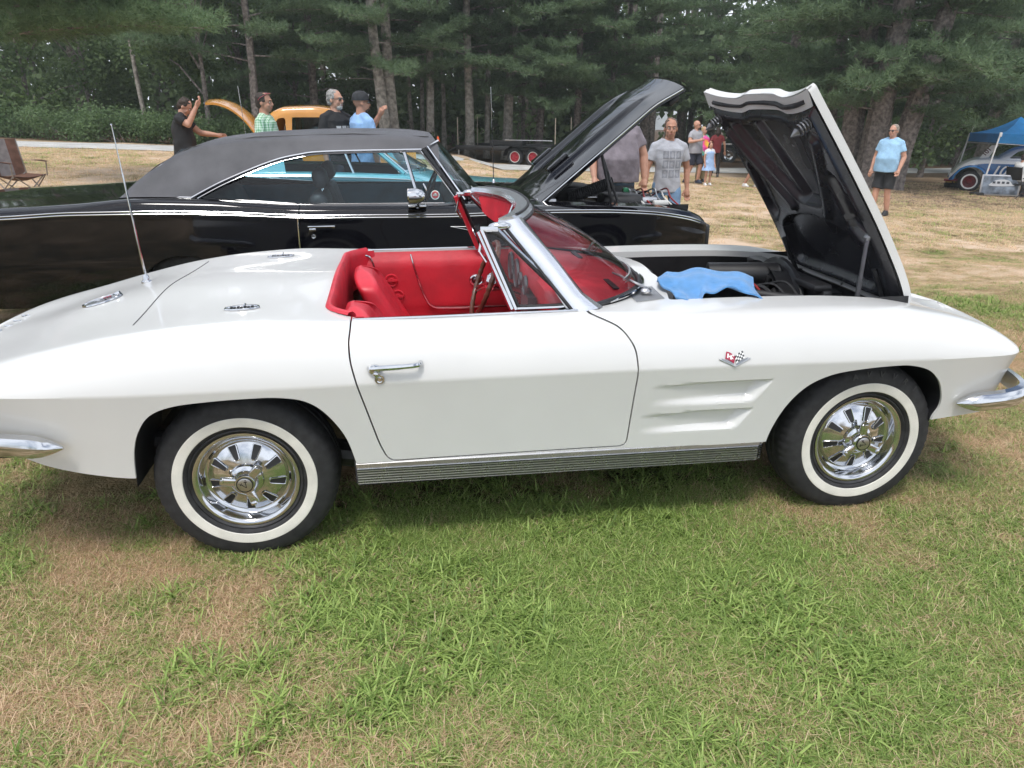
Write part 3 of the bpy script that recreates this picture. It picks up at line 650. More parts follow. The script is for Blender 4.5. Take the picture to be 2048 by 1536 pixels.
doorpanel(0); doorpanel(1)
hm = MB(); xh = .505; hh = YC-side_h(.55, .775)
hm.tube(spline([(.488, hh-.006, .772), (.50, hh-.024, .776), (.53, hh-.031, .779), (.60, hh-.032, .781), (.645, hh-.030, .783), (.664, hh-.016, .783), (.668, hh+.004, .783)], 6), [.012]*6+[.010]*12+[.009]*19, 8)
hm.ball((.505, hh-.012, .768), (.026, .018, .020), 14); hm.ball((.51, hh-.028, .757), (.013, .010, .010), 10)
hm.build('door_handle', CHROME, doors[0])
lk = MB(); lk.lathe([(0, .008), (.007, .008), (.008, .004), (.013, .006), (.017, .006), (.019, 0)], 20, T=TR((.521, YC-side_h(.521, .733)-.001, .733), rx=R(90))); lk.build('door_lock', CHROME, doors[0])
# fender crossed-flag emblem
def emblem(k):
    s = -1 if k == 0 else 1; b = MB(); cx, cz = 1.852, .748
    def pt(u, v, o=.004): x = cx+u; z = cz+v; h = side_h(x, z); return (x, YC+s*(h+o), z)
    for sg in (-1, 1):
        b.tube([pt(0, -.030), pt(sg*.062, -.002)], .0022, 6, mi=0)
        b.tube([pt(sg*.004, -.022), pt(sg*.052, .000)], .0018, 6, mi=0)
    def flag(sg, nx, ny, colf):
        for i in range(nx):
            for j in range(ny):
                def q(a, c): 
                    u = sg*(.005+.034*a*1.0-.006*c); v = -.020+.018*a+.026*c+.004*math.sin(a*3); return pt(u, v, .005+.001*math.sin(a*5))
                v4 = [q(i/nx, j/ny), q((i+1)/nx, j/ny), q((i+1)/nx, (j+1)/ny), q(i/nx, (j+1)/ny)]
                b.add(v4, [(0, 1, 2, 3)], colf(i, j))
    flag(1, 5, 4, lambda i, j: 1 if (i+j) % 2 == 0 else 2)
    flag(-1, 6, 5, lambda i, j: 1 if (i, j) in ((1, 2), (2, 1), (2, 2), (2, 3), (4, 1), (4, 2), (4, 3), (3, 2), (1, 4)) else 3)
    b.build('flag_emblem', [CHROME, mat('emblem white', (.8, .8, .8), .3), mat('emblem black', (.01, .01, .012), .3), mat('emblem red', (.35, .01, .05), .3)], car, smooth=False, recalc=False)
emblem(0)
# ribbed rocker trim
for k in (0, 1):
    b = MB(); prof = [(.842, .392), (.850, .386), (.852, .372), (.846, .366)]
    for i in range(6):
        z = .364-i*.0105; prof += [(.847, z), (.841, z-.003), (.841, z-.0055), (.847, z-.009)]
    prof += [(.842, .300), (.80, .295)]
    rows = []
    for x in np.concatenate([[.405], np.linspace(.412, 2.015, 40), [2.028, 2.036]]):
        e = .0 if .41 < x < 2.02 else .012
        rows.append([(x+(.0 if x < 1 else 0)-(.04*(.392-z) if x > 2 else -.03*(.392-z) if x < .42 else 0), YC+(-1 if k == 0 else 1)*(h-e), z-.012*(x-.4)/1.6) for h, z in prof])
    nr, npf = len(rows), len(prof); RA = np.array(rows).reshape(-1, 3)
    for j in range(npf-1):
        dark = 4 <= j < npf-2 and (j-4) % 4 in (1,); b.add(RA, [(i*npf+j, (i+1)*npf+j, (i+1)*npf+j+1, i*npf+j+1) for i in range(nr-1)], 1 if dark else 0)
    for q in (0, -1): b.add(rows[q], [tuple(range(npf))])
    b.build('rocker_trim', [ALU, mat('groove black', (.03, .03, .032), .5)], car, ang=20)
# ---------------------------------------------------------------- wheels
TRD = mat('tyre tread', (.030, .030, .033), .8, noise=(40, .3))
def wheel(x, k, rot):
    s = -1 if k == 0 else 1; zc = .323; y0 = YC+s*.795
    Tm = TR((x, y0, zc), rx=R(90) if k == 0 else R(-90))@TR(rz=rot)    # local +Z points outward
    w = bpy.data.objects.new('wheel', None); COL.objects.link(w); w.parent = car; w.location = np.array((x, y0, zc))-np.array(car.location); w.empty_display_size = .05
    b = MB(); n = 180; ro = .340
    prof = [(.19, -.19), (.26, -.205), (.31, -.195), (.330, -.175), (ro, -.15), (ro, -.128), (ro-.006, -.124), (ro-.006, -.116), (ro, -.112), (ro, -.086), (ro-.006, -.082), (ro-.006, -.074), (ro, -.070), (ro, -.046), (ro-.004, -.030), (.328, -.008), (.318, .004), (.300, .013), (.272, .016), (.262, .0175), (.222, .013), (.214, .008), (.206, -.004), (.20, -.02)]
    V = []; m = len(prof)
    for i in range(n):
        a = 2*math.pi*i/n; g = (i % 3 == 0)
        for (r, z) in prof:
            rr = r-(.0035 if g and r > .316 and z > -.05 else 0)
            V.append((rr*math.cos(a), rr*math.sin(a), z))
    F = [(i*m+j, ((i+1) % n)*m+j, ((i+1) % n)*m+j+1, i*m+j+1) for i in range(n) for j in range(m-1)]
    b.add(V, F, T=Tm); b.build('tyre', RUBBER, w, ang=28)
    b = MB(); b.lathe([(.262, .0172), (.260, .0192), (.250, .0194), (.226, .0165), (.224, .0142)], 96, T=Tm); b.build('whitewall', WW, w)
    b = MB(); b.lathe([(.209, -.006), (.209, .003), (.205, .005), (.199, .002), (.194, -.007)], 96, T=Tm); b.build('rim', DARK, w)
    b = MB(); b.lathe([(.1945, -.006), (.1935, .000), (.188, .001), (.180, -.003), (.172, -.014), (.164, -.036), (.156, -.044), (.149, -.046), (.146, -.042), (.140, -.036), (.10, -.022), (.075, -.015), (.062, -.012)], 96, T=Tm); b.build('wheel_cover', CHROME, w, ang=50)
    for i in range(9):
        a = 2*math.pi*i/9
        o = MB(); c = rpoly([(.082, -.0095), (.140, -.0165), (.140, .0165), (.082, .0095)], .007, 3)
        Ts = Tm@TR(rz=a)
        zs = lambda r: -.0345+(.136-r)/(.136-.075)*.0205
        o.add([(p[0], p[1], zs(p[0])+.0035) for p in c], [tuple(range(len(c)))], 1, Ts)
        ring = [(p[0], p[1], zs(p[0])+.0035) for p in c]
        o.tube(ring, .0026, 6, mi=0, T=Ts, closed=True)
        o.build('cooling_slot', [CHROME, BLACKM], w, ang=40)
    b = MB(); b.lathe([(.064, -.013), (.060, .002), (.052, .008), (.046, .010), (.042, .028), (.036, .036), (.0, .038)], 48, T=Tm)
    for i in range(3):
        a = 2*math.pi*i/3+.35
        b.rbox((.060, 0, .018), (.064, .034, .020), .009, 3, T=Tm@TR(rz=a)@TR(ry=-.12)); b.rbox((.086, -.002, .020), (.016, .026, .028), .007, 2, T=Tm@TR(rz=a)@TR(ry=-.12))
    b.build('spinner', CHROME, w, ang=35)
    b = MB(); b.lathe([(.027, .0385), (.024, .0400), (.0, .0402)], 32, T=Tm, mi=0); b.lathe([(.031, .0370), (.030, .0395), (.027, .0392)], 32, T=Tm, mi=1)
    for sg in (-1, 1):
        b.tube([(0, -.012, .0408), (sg*.011, .012, .0408)], .0012, 5, T=Tm, mi=1)
        for i in range(3):
            for j in range(3):
                if (i+j) % 2 == 0: b.box((sg*(.006+.0036*i), .004+.0036*j+.002*i, .0406), (.0036, .0036, .0012), T=Tm, mi=1)
    b.build('centre_cap', [STEEL, BLACKM], w, ang=40)
    return w
for x, rr in ((0.0, .5), (WB, 1.25)):
    wheel(x, 0, rr); wheel(x, 1, rr+.6)
# wheel wells, underbody
b = MB()
for ar_, inner in ((arch_r[:-2], False), (arch_f[:-2], True)):
    cxz = np.array((ar_[:, 0].mean(), .45)); q_ = cxz+(ar_-cxz)*1.006
    for s in (-1, 1):
        P = [[(x, YC+s*h, z) for h in (side_h(x, z)-.011, .50)] for x, z in q_]; v, f = grid(np.array(P)); b.add(v, f)
        if inner: b.add([(x, YC+s*.50, z) for x, z in q_], [tuple(range(len(q_)))])
    if not inner:
        for s in (-1, 1): b.add([(x, YC+s*.50, z) for x, z in q_ if x > -.12], [tuple(range(int((q_[:, 0] > -.12).sum())))])
b.box((1.22, YC, .275), (1.62, 1.56, .03)); b.box((2.95, YC, .40), (.30, 1.1, .04)); b.box((-.62, YC, .42), (.5, 1.2, .05))
b.box((WB, YC, .32), (.09, 1.2, .09)); b.box((0, YC, .30), (.12, 1.2, .12))
b.tube([(-.55, YC-.55, .40), (-.2, YC-.55, .40), (.4, YC-.58, .30)], .055, 10); b.tube([(-.55, YC+.55, .40), (.4, YC+.58, .30)], .055, 10)
b.tube([(-1.1, YC-.4, .33), (.5, YC-.42, .24)], .03, 8)
b.build('underbody', BAY, car)
# ---------------------------------------------------------------- interior
b = MB(); b.box((.92, YC, .33), (.94, 1.3, .03)); b.box((1.35, YC, .5), (.03, 1.3, .40)); b.box((.85, YC, .41), (1.0, .20, .18))
b.build('carpet', CARPET, car, smooth=False)
def cush(P): v, f = grid(np.array(P)); return v, f
def seat(yc):
    st = bpy.data.objects.new('seat', None); COL.objects.link(st); st.parent = car; st.location = np.array((.6, yc, .35))-np.array(car.location); st.empty_display_size = .05
    # backrest: closed pillow leaning back, ribbed in the middle
    b = MB(); P = []
    nu, nv = 40, 26
    for i in range(nu+1):
        t = i/nu; z = .43+.45*t; hw = .245-.03*t-.10*ss(.80, 1.0, t)*ss(.8, 1., t)-.0; hw = max(hw, .02)*math.sqrt(max(1-max(0, (t-.80)/.20)**3*.85, .02))
        thick = .085*(1-.45*t)*math.sqrt(max(0.02, 1-max(0, (t-.9)/.1)**2))
        xb = .63-.22*t
        row = []
        for j in range(nv*2):
            a = 2*math.pi*j/(nv*2); c, s = math.cos(a), math.sin(a)
            yy = hw*np.sign(c)*abs(c)**.55; xx = thick*np.sign(s)*abs(s)**.6
            if s > 0:
                q = abs(yy)/max(hw, .01); xx += .022*ss(.55, .8, q)*ss(1.05, .9, t)*(1-t*.3)
                if q < .6: xx -= .004*(math.cos(t*52)**8)
                xx -= .012*math.exp(-((q-.62)/.05)**2)
            row.append((xb+xx, yc+yy, z+.02*xx))
        P.append(row+[row[0]])
    v, f = cush(P); b.add(v, f)
    b.add(P[-1], [tuple(range(len(P[-1])-1))]); b.add(P[0], [tuple(range(len(P[0])-1))]); b.build('backrest', RED, st, ang=60)
    b = MB(); b.tube(spline([(P[i][nv*2//8*7][0]+.012, P[i][0][1]-.012, P[i][0][2]) for i in range(2, nu-1, 4)], 3), .005, 6)
    b.build('piping', mat('dark red piping', (.25, .01, .015), .5), st)
    b = MB(); P = []
    for i in range(25):
        t = i/24; x = .55+.50*t
        row = []
        for j in range(33):
            a = -math.pi/2+math.pi*2*j/32; c, s = math.cos(a), math.sin(a)
            yy = .245*np.sign(c)*abs(c)**.5; zz = .07*np.sign(s)*abs(s)**.6*math.sqrt(max(.03, 1-abs(2*t-1)**6))
            if s > 0: zz += .02*ss(.6, .85, abs(yy)/.245)-.004*math.cos(t*40)**8
            row.append((x, yc+yy, .44+zz+.06*t))
        P.append(row)
    v, f = cush(P); b.add(v, f); b.add(P[0], [tuple(range(33))]); b.add(P[-1], [tuple(range(33))]); b.build('seat_cushion', RED, st, ang=60)
    return st
seat(YC-.36); seat(YC+.36)
b = MB()   # rear bulkhead trim behind the seats
def bz(x, h): hs, zs_ = section(x); return float(np.interp(abs(h), hs[70:][::-1], zs_[70:][::-1]))
P = [[(.325+.10*max(0, (abs(h)-.50)/.16)**2*(1 if abs(h) > .5 else 0)+o, YC+h, (bz(.33, h)+z if z > -.1 else (.915+z if abs(h) < .47 else max(.915+z, .72)))) for (o, z) in ((-.010, .002), (-.004, .013), (.010, .016), (.020, .008), (.024, -.02), (.024, -.12), (.030, -.56))] for h in np.linspace(-.655, .655, 40)]
v, f = grid(np.array(P)); b.add(v, f)
for i in range(40):
    pass
b.build('rear_bulkhead_trim', RED, car, ang=50)
for s in (-1, 1):
    b = MB(); P = [[(x, YC+s*(.665-.01*math.sin(x*20)), z) for z in (.905, .88, .80, .72)] for x in np.linspace(.36, .47, 6)]; v, f = grid(np.array(P)); b.add(v, f); b.build('side_trim', RED, car)
# dashboard
b = MB(); P = []
for h in np.linspace(-.655, .655, 40):
    q = (abs(h)/.675)**3; xf = 1.665-.385*q; xr = 1.20-.0*q
    hump = .03*max(0, math.cos((abs(h)-.33)/.28*math.pi/2)) if abs(abs(h)-.33) < .28 else 0
    P.append([(xf, YC+h, .905), (xf-.10*(1-.5*q), YC+h, .912), ((xf+xr)/2, YC+h, .918+hump*.5), (xr+.03, YC+h, .915+hump), (xr, YC+h, .895+hump), (xr-.005, YC+h, .86+hump*.6), (xr+.03, YC+h, .80), (xr+.06, YC+h, .62), (xr+.16, YC+h, .50)])
v, f = grid(np.array(P)); b.add(v, f); dash = b.build('dashboard', RED, car, ang=50)
for s in (-1, 1):
    b = MB(); b.prism(rpoly([(1.50, YC+s*.33-.09), (1.525, YC+s*.33-.09), (1.525, YC+s*.33+.09), (1.50, YC+s*.33+.09)], .008, 3), .916, .921, axes=(0, 1, 2))
    b.build('defroster_slot', BLACKM, dash)
b = MB()
for y, r in ((YC+.46, .075), (YC+.27, .075), (YC+.37, .03), (YC+.14, .035), (YC, .05)):
    b.lathe([(r, 0), (r-.006, .012), (r-.012, .006), (0, .004)], 28, T=TR((1.193, y, .845), ry=R(-90)))
b.box((1.205, YC, .70), (.04, .20, .22))
b.build('gauge', [mat('gauge grey', (.12, .12, .125), .3, .4)], dash)
# steering wheel
sw = bpy.data.objects.new('steering_wheel', None); COL.objects.link(sw); sw.parent = car; sw.empty_display_size = .05; sc_ = np.array((1.035, YC+.345, .800)); sw.location = sc_-np.array(car.location)
Tw = TR(tuple(sc_), ry=R(-70))
b = MB(); rim = []; rr = []
for i in range(96):
    a = 2*math.pi*i/96; rim.append((.198*math.cos(a), .198*math.sin(a), 0)); rr.append(.0125+(.0022 if i % 3 == 0 else -.001))
b.tube(rim, np.array(rr), 10, closed=True, T=Tw); b.build('rim', mat('walnut rim', (.09, .035, .02), .35, noise=(14, .4), coat=.3), sw)
for i, a in enumerate((0.0, 2.0944, 4.18879)):
    b = MB()
    for o in (-.013, .013): b.tube([(.03*math.cos(a)-o*math.sin(a), .03*math.sin(a)+o*math.cos(a), .0-.03), (.19*math.cos(a)-o*.8*math.sin(a), .19*math.sin(a)+o*.8*math.cos(a), 0)], .006, 6, T=Tw)
    b.build('spoke', CHROME, sw)
b = MB(); b.lathe([(.0, .0), (.03, -.004), (.045, -.02), (.05, -.05), (.03, -.09), (.028, -.25)], 28, T=Tw); b.build('hub', CHROME, sw)
# ---------------------------------------------------------------- windscreen
ws = bpy.data.objects.new('windscreen', None); COL.objects.link(ws); ws.parent = car; ws.location = np.array((1.4, YC, .92))-np.array(car.location); ws.empty_display_size = .05
def wbot(h): q = (abs(h)/.662)**3; return np.array((1.672-.375*q, YC+h, .918-.010*q))
def wtop(h): q = (abs(h)/.545)**2.6; return np.array((1.168-.125*q, YC+h, 1.238-.012*q))
N = 40; P = []
for i in range(N+1):
    u = -1+2*i/N; A, B_ = wbot(u*.655), wtop(u*.535)
    P.append([A+(B_-A)*t+np.array((.035, 0, .02))*math.sin(math.pi*t)*(1-.5*u*u) for t in np.linspace(0, 1, 12)])
v, f = grid(np.array(P)); MB().add(v, f).build('glass', CLEAR, ws)
b = MB(); b.tube([wbot(u*.655)+np.array((.012, 0, -.002)) for u in np.linspace(-1, 1, 40)], .011, 8); b.build('lower_gasket', BLACKM, ws)
b = MB(); b.tube([wbot(u*.665)+np.array((.028*(1-abs(u)**6), 0, -.004)) for u in np.linspace(-1, 1, 40)], .008, 8); b.build('lower_moulding', CHROME, ws)
b = MB(); rows = []
for u in np.linspace(-1, 1, 40):
    c = wtop(u*.55); rows.append([c+np.array(o) for o in ((.020, 0, -.018), (.024, 0, .004), (.004, 0, .022), (-.045, 0, .016), (-.052, 0, -.004), (-.02, 0, -.022), (.020, 0, -.018))])
v, f = grid(np.array(rows)); b.add(v, f); b.add(rows[0], [tuple(range(6))]); b.add(rows[-1], [tuple(range(6))]); b.build('header', FRAMEM, ws, ang=40)
b = MB(); b.tube([wtop(u*.535)+np.array((.024, 0, -.008)) for u in np.linspace(-1, 1, 40)], .007, 8); b.tube([wtop(u*.53)+np.array((.006, 0, .021)) for u in np.linspace(-.97, .97, 40)], .006, 8); b.build('upper_gasket', BLACKM, ws)
for s in (-1, 1):
    A, B_ = wbot(s*.662), wtop(s*.548)
    rows = []
    for t in np.linspace(-.03, 1.03, 14):
        c = A+(B_-A)*t+np.array((.012, 0, .008))*math.sin(math.pi*max(0, min(1, t))); wd = .040+.012*abs(2*t-1)**3+(.03*max(0, .15-t)/.15)
        rows.append([c+np.array(o) for o in ((wd, -s*.030, .004), (wd*.7, s*.004, .006), (-.012, s*.018, -.004), (-.045, s*.010, -.02), (-.045, -s*.016, -.02), (0, -s*.022, -.01), (wd, -s*.030, .004))])
    v, f = grid(np.array(rows)); b = MB().add(v, f); b.add(rows[0], [tuple(range(6))]); b.add(rows[-1], [tuple(range(6))]); b.build('pillar', FRAMEM, ws, ang=45)
    b = MB(); b.tube([A+(B_-A)*t+np.array((.046, -s*.028, .008)) for t in np.linspace(.03, .97, 12)], .006, 6); b.tube([A+(B_-A)*t+np.array((-.03, s*.016, -.012)) for t in np.linspace(0, 1, 12)], .007, 6); b.build('pillar_gasket', BLACKM, ws)
# sun visors, mirror, latch
for s in (-1, 1):
    b = MB(); rows = []
    for u in np.linspace(.06, .50, 16):
        c = wtop(s*u); e = math.sin(math.pi*(u-.06)/.44)**.3
        rows.append([c+np.array((-.03, 0, -.025)), c+np.array((-.018, 0, -.03)), c+np.array((-.018-.0, 0, -.03-.115*e)), c+np.array((-.03, 0, -.035-.118*e)), c+np.array((-.042, 0, -.03-.112*e)), c+np.array((-.042, 0, -.03)), c+np.array((-.03, 0, -.025))])
    v, f = grid(np.array(rows)); b.add(v, f); b.add(rows[0], [tuple(range(6))]); b.add(rows[-1], [tuple(range(6))]); b.build('sun_visor', RED, ws, ang=45)
b = MB(); b.rbox((1.09, YC, 1.135), (.03, .22, .055), .015, 3); b.tube([(1.10, YC, 1.15), (1.13, YC, 1.22)], .006, 6); b.build('rear_view_mirror', CHROME, ws)
# quarter (vent) windows
for k in (0, 1):
    s = -1 if k == 0 else 1
    vw = bpy.data.objects.new('vent_window', None); COL.objects.link(vw); vw.parent = car; vw.location = np.array((1.05, YC+s*.63, .9))-np.array(car.location); vw.empty_display_size = .05
    def q(x, z, o=0): return np.array((x, YC+s*(.655-(z-.905)*.24+o), z))
    A, B_, C_, D = q(1.045, .908), q(.922, 1.205), q(.985, 1.205), q(1.262, .912)
    tri = [q(1.052, .925), q(.945, 1.188), q(.985, 1.186), q(1.245, .945), q(1.235, .927)]
    MB().add(tri, [(0, 1, 2, 3, 4)]).build('glass', CLEAR, vw, smooth=False)
    b = MB(); b.tube([A, B_], .010, 6); b.tube([B_+np.array((-.004, 0, .002)), C_], .011, 6)
    b.tube(spline([C_, q(1.05, 1.138), q(1.15, 1.042), q(1.235, .958)], 5), .007, 6); b.tube(spline([q(1.235, .958), q(1.255, .93), q(1.235, .915), q(1.19, .912), q(1.046, .912)], 4), .007, 6); b.build('frame', CHROME, vw)
    b = MB(); b.tube(spline([q(.96, 1.196), q(1.0, 1.178), q(1.06, 1.118), q(1.16, 1.02), q(1.248, .938), q(1.24, .921), q(1.06, .920)], 4), .0085, 6, sy=.6)
    b.tube([A+np.array((.012, 0, .01)), B_+np.array((.016, 0, -.012))], .005, 6); b.build('gasket', BLACKM, vw)
    b = MB(); b.tube([A+np.array((-.013, -s*.008, .0)), B_+np.array((-.010, -s*.010, -.01))], .012, 6); b.build('inner_post', RED if k == 1 else CHROME, vw)
    b = MB(); b.ball(q(.955, 1.20, -.012)+np.array((.04, 0, .015)), (.045, .018, .016), 12); b.tube([q(.93, 1.19, -.02), q(.915, 1.12, -.03), q(.94, 1.08, -.03)], .005, 6); b.build('latch', CHROME, vw)
# ---------------------------------------------------------------- cowl grille, wipers
for s in (-1, 1):
    b = MB(); c0 = np.array((1.605, YC+s*.47, .0))
    for i in range(14):
        t = i/13; x = 1.56+.13*t+.0; yy0 = s*(.56-.05*t); yy1 = s*(.36-.02*t)
        z0 = float(np.interp(abs(yy0), *[a[::-1] for a in (section(x)[0][76:], section(x)[1][76:])])); z1 = float(np.interp(abs(yy1), *[a[::-1] for a in (section(x)[0][76:], section(x)[1][76:])]))
        b.tube([(x, YC+yy0, z0+.004), (x, YC+yy1, z1+.004)], .0028, 5)
    b.build('cowl_grille', ALU, car)
    b = MB(); b.ball((1.63, YC+s*.45, .912), (.025, .018, .014), 12); b.tube([(1.63, YC+s*.45, .925), (1.55, YC+s*.30, .95), (1.53, YC+s*.28, .957)], [.007, .005, .004], 6)
    e = [wbot(s*.42*(1-t)+s*.10*t)+np.array((-.035, 0, .042)) for t in np.linspace(0, 1, 12)]; b.tube(e, .006, 6); b.tube([p+np.array((.008, 0, -.012)) for p in e], .003, 5)
    b.build('wiper', STEEL, car)
# ---------------------------------------------------------------- hood, open on front hinges
hood = bpy.data.objects.new('hood', None); COL.objects.link(hood); hood.parent = car; HP = np.array((2.812, YC, .795)); hood.location = HP-np.array(car.location); hood.empty_display_size = .05
HA = R(52.9)
def hoodT(P):
    P = np.asarray(P, float)-HP; c, s = math.cos(HA), math.sin(HA)
    return np.stack([c*P[:, 0]+s*P[:, 2], P[:, 1], -s*P[:, 0]+c*P[:, 2]], 1)+HP
HV, HF = clip(BV, BF, -hoodf(BV)-.002)
HV2 = np.vstack([HV, mir(HV)]); HF2 = HF+[tuple(i+len(HV) for i in f) for f in flipf(HF)]
# weld centre by leaving both halves; fold a flange all round
bsel = lambda m: np.abs(hoodf(m)) < .01
V1, F1 = lip(HV, HF, bsel, (0, 0, -.034))
b = MB(); b.add(hoodT(V1), F1).add(hoodT(mir(V1)), flipf(F1)); b.build('hood_skin', PAINT, hood, ang=24, recalc=False)
def zhood(x, h): hs, zs_ = section(x); return float(np.interp(abs(h), hs[76:][::-1], zs_[76:][::-1]))
nu, nv = 110, 96; P = []
def pocket(u, v, poly, depth, edge): return depth*ss(edge, -edge, sdp(np.stack([u, v], 1), poly))
uu, vv = np.meshgrid(np.linspace(0, 1, nu), np.linspace(-1, 1, nv), indexing='ij'); ur, vr = uu.ravel(), vv.ravel()*.5
# u: 0 at the hinge, 1 at the free edge; v across (-.5 near .. .5 far)
dep = np.zeros_like(ur)
near_p = rpoly([(.30, -.42), (.36, -.46), (.66, -.43), (.70, -.38), (.66, -.34), (.40, -.33)], .03)
for sg in (1, -1):
    q = near_p*np.array((1, sg)); dep += pocket(ur, vr, q if sg == 1 else q[::-1], .028, .012)
dep += pocket(ur, vr, rpoly([(.05, -.36), (.05, .36), (.28, .36), (.36, .24), (.38, .0), (.36, -.24), (.28, -.36)], .05), .030, .012)
dep += pocket(ur, vr, rpoly([(.46, -.10), (.46, .10), (.93, .36), (.93, -.36)], .03), .022, .014)
dep += pocket(ur, vr, rpoly([(.46, -.055), (.46, .055), (.93, .18), (.93, -.18)], .02), .016, .03)
for sg in (1, -1):
    rb = rpoly([(.40, sg*.17), (.43, sg*.13), (.90, sg*.40), (.86, sg*.44)], .015); dep -= pocket(ur, vr, rb if sg == 1 else rb[::-1], .016, .01)
dep = dep.reshape(nu, nv)
for i in range(nu):
    row = []
    for j in range(nv):
        h = vv[i, j]*.498; xr_ = 1.780-.070*(abs(h)/.52)**2.2-.020*float(ss(.23, .13, abs(h)))+.075; x = 2.78-(2.78-xr_)*uu[i, j]
        ed = min(1, min(i, nu-1-i, j, nv-1-j)/3.0)
        row.append((x, YC+h, zhood(x, h)-.034-.026*ed+dep[i, j]*ed*1.35))
    P.append(row)
P = np.array(P); v, f = grid(P); b = MB(); b.add(hoodT(v), f); b.build('inner_panel', HOODIN, hood, ang=60)
# weather strip along free edge
ws_pts = hoodT([(1.780-.070*(abs(h)/.52)**2.2-.020*float(ss(.23, .13, abs(h)))+.045, YC+h, zhood(1.80-.095*(h/.595)**2, h)-.040+.004*math.sin(h*9)) for h in np.linspace(-.45, .45, 40)])
MB().tube(ws_pts, .011, 6).build('weather_strip', RUBBER, hood)
rows = [[(1.780-.070*(abs(h)/.52)**2.2-.020*float(ss(.23, .13, abs(h)))+o, YC+h, zhood(1.80-.095*(h/.595)**2, h)-dz) for o, dz in ((.004, .012), (.006, .034), (.076, .046), (.078, .034))] for h in np.linspace(-.517, .517, 40)]
v, f = grid(hoodT(np.array(rows).reshape(-1, 3)).reshape(40, 4, 3)); MB().add(v, f).build('edge_flange', PAINT, hood)
for s in (-1, 1):   # latch pins with springs
    base = np.array([(1.86, YC+s*.44, .855), (1.86, YC+s*.44, .76)]); ctr = base[0]
    m = MB(); coil = [(1.86+.021*math.cos(a), YC+s*.44+.021*math.sin(a), .855-.070*a/(2*math.pi*5)) for a in np.linspace(0, 2*math.pi*5, 80)]
    m.tube(hoodT(coil), .0048, 6); m.tube(hoodT([(1.86, YC+s*.44, .86), (1.86, YC+s*.44, .785), (1.86, YC+s*.44, .775), (1.86, YC+s*.44, .745)]), [.010, .010, .019, .002], 12); m.build('latch_pin', mat('dull zinc', (.20, .20, .21), .4, .8, noise=(20, .3)), hood)
    m = MB(); m.rbox((0, 0, 0), (.11, .07, .012), .006); vv_ = np.vstack(m.V)+np.array((1.90, YC+s*.43, .862)); m.V = [hoodT(vv_)]; m.build('latch_plate', DARK, hood)
    m = MB(); a0 = np.array((2.795, YC+s*.40, .77)); vv2 = hoodT([(2.60, YC+s*.41, .80)])[0]
    m.tube([a0, vv2], .012, 6); m.box(a0, (.07, .03, .05)); m.build('hinge_arm', DARK, hood)
# prop: two-piece support bar on the near side
pb = np.array((2.60, YC-.455, .74)); pt_ = hoodT([(2.43, YC-.455, .82)])[0]
m = MB(); mid_ = pb+(pt_-pb)*.50
m.tube([pb, mid_], .019, 4, sy=.35, up=(0, 1, 0)); m.tube([pb+(pt_-pb)*.42, pt_], .015, 4, sy=.35, up=(0, 1, 0)); m.ball(pt_, .018, 8); m.build('support_bar', mat('zinc grey', (.22, .22, .23), .4, .7, noise=(20, .2)), hood)
# ---------------------------------------------------------------- engine bay
b = MB()
for s in (-1, 1):
    P = [[(x, YC+s*h, z) for h, z in ((.522, .868), (.528, .82), (.52, .70), (.50, .40))] for x in np.linspace(1.67, 2.80, 8)]; v, f = grid(np.array(P)); b.add(v, f)
P = [[(1.76-.095*(h/.595)**2-.02, YC+h, z) for z in (.885, .7, .35)] for h in np.linspace(-.52, .52, 12)]; v, f = grid(np.array(P)); b.add(v, f)
b.box((2.835, YC, .60), (.03, 1.04, .36)); b.box((2.2, YC, .33), (1.3, 1.04, .03))
bay = b.build('engine_bay', BAY, car)
b = MB(); b.rbox((2.08, YC, .62), (.56, .46, .36), .05, 3); b.build('engine_block', DARK, car)
for s in (-1, 1):
    b = MB(); b.rbox((2.08, YC+s*.24, .74), (.52, .15, .09), .03, 3, rot=('X', -s*.5)); b.build('valve_cover', mat('valve cover', (.10, .02, .018), .5, noise=(20, .5)), car)
    b = MB()
    for i in range(4): b.tube(spline([(1.86+i*.14, YC+s*.33, .70), (1.86+i*.14, YC+s*.42, .69), (1.88+i*.13, YC+s*.44, .60)], 4), .022, 8)
    b.tube([(1.84, YC+s*.44, .60), (2.32, YC+s*.44, .58)], .035, 8); b.build('exhaust_manifold', mat('cast iron', (.08, .07, .065), .8, .3, noise=(20, .4)), car)
b = MB(); b.lathe([(0, .13), (.03, .13), (.19, .115), (.20, .10), (.20, .03), (.17, .02), (.12, 0)], 40, T=TR((1.96, YC-.36, .785), s=.8)); b.build('air_cleaner', DARK, car)
b = MB(); b.lathe([(.275, 0), (.262, .012), (.262, .09), (.285, .10), (.29, .115), (.275, .12), (.252, .10), (.250, .0)], 48, T=TR((2.36, YC, .655), ry=R(90))); b.build('fan_shroud', mat('shroud black', (.018, .018, .02), .3, noise=(6, .3)), car)
b = MB()
for i in range(5): b.box((2.36, YC, .655), (.012, .09, .48), rot=('X', i*math.pi/5+.3))
b.build('fan', STEEL, car)
b = MB(); b.rbox((2.52, YC, .63), (.05, .72, .46), .015, 2); b.rbox((2.50, YC, .868), (.09, .70, .035), .012); b.build('radiator', BAY, car)
b = MB(); b.tube(spline([(2.49, YC+.22, .84), (2.40, YC+.2, .86), (2.30, YC+.05, .84), (2.24, YC, .78)], 6), .024, 10); b.build('radiator_hose', RUBBER, car)
b = MB(); b.tube([(2.02, YC-.22, .855), (2.36, YC-.40, .838)], .020, 12); b.ball((2.36, YC-.40, .838), .023, 10); b.build('coolant_pipe', DARK, car)
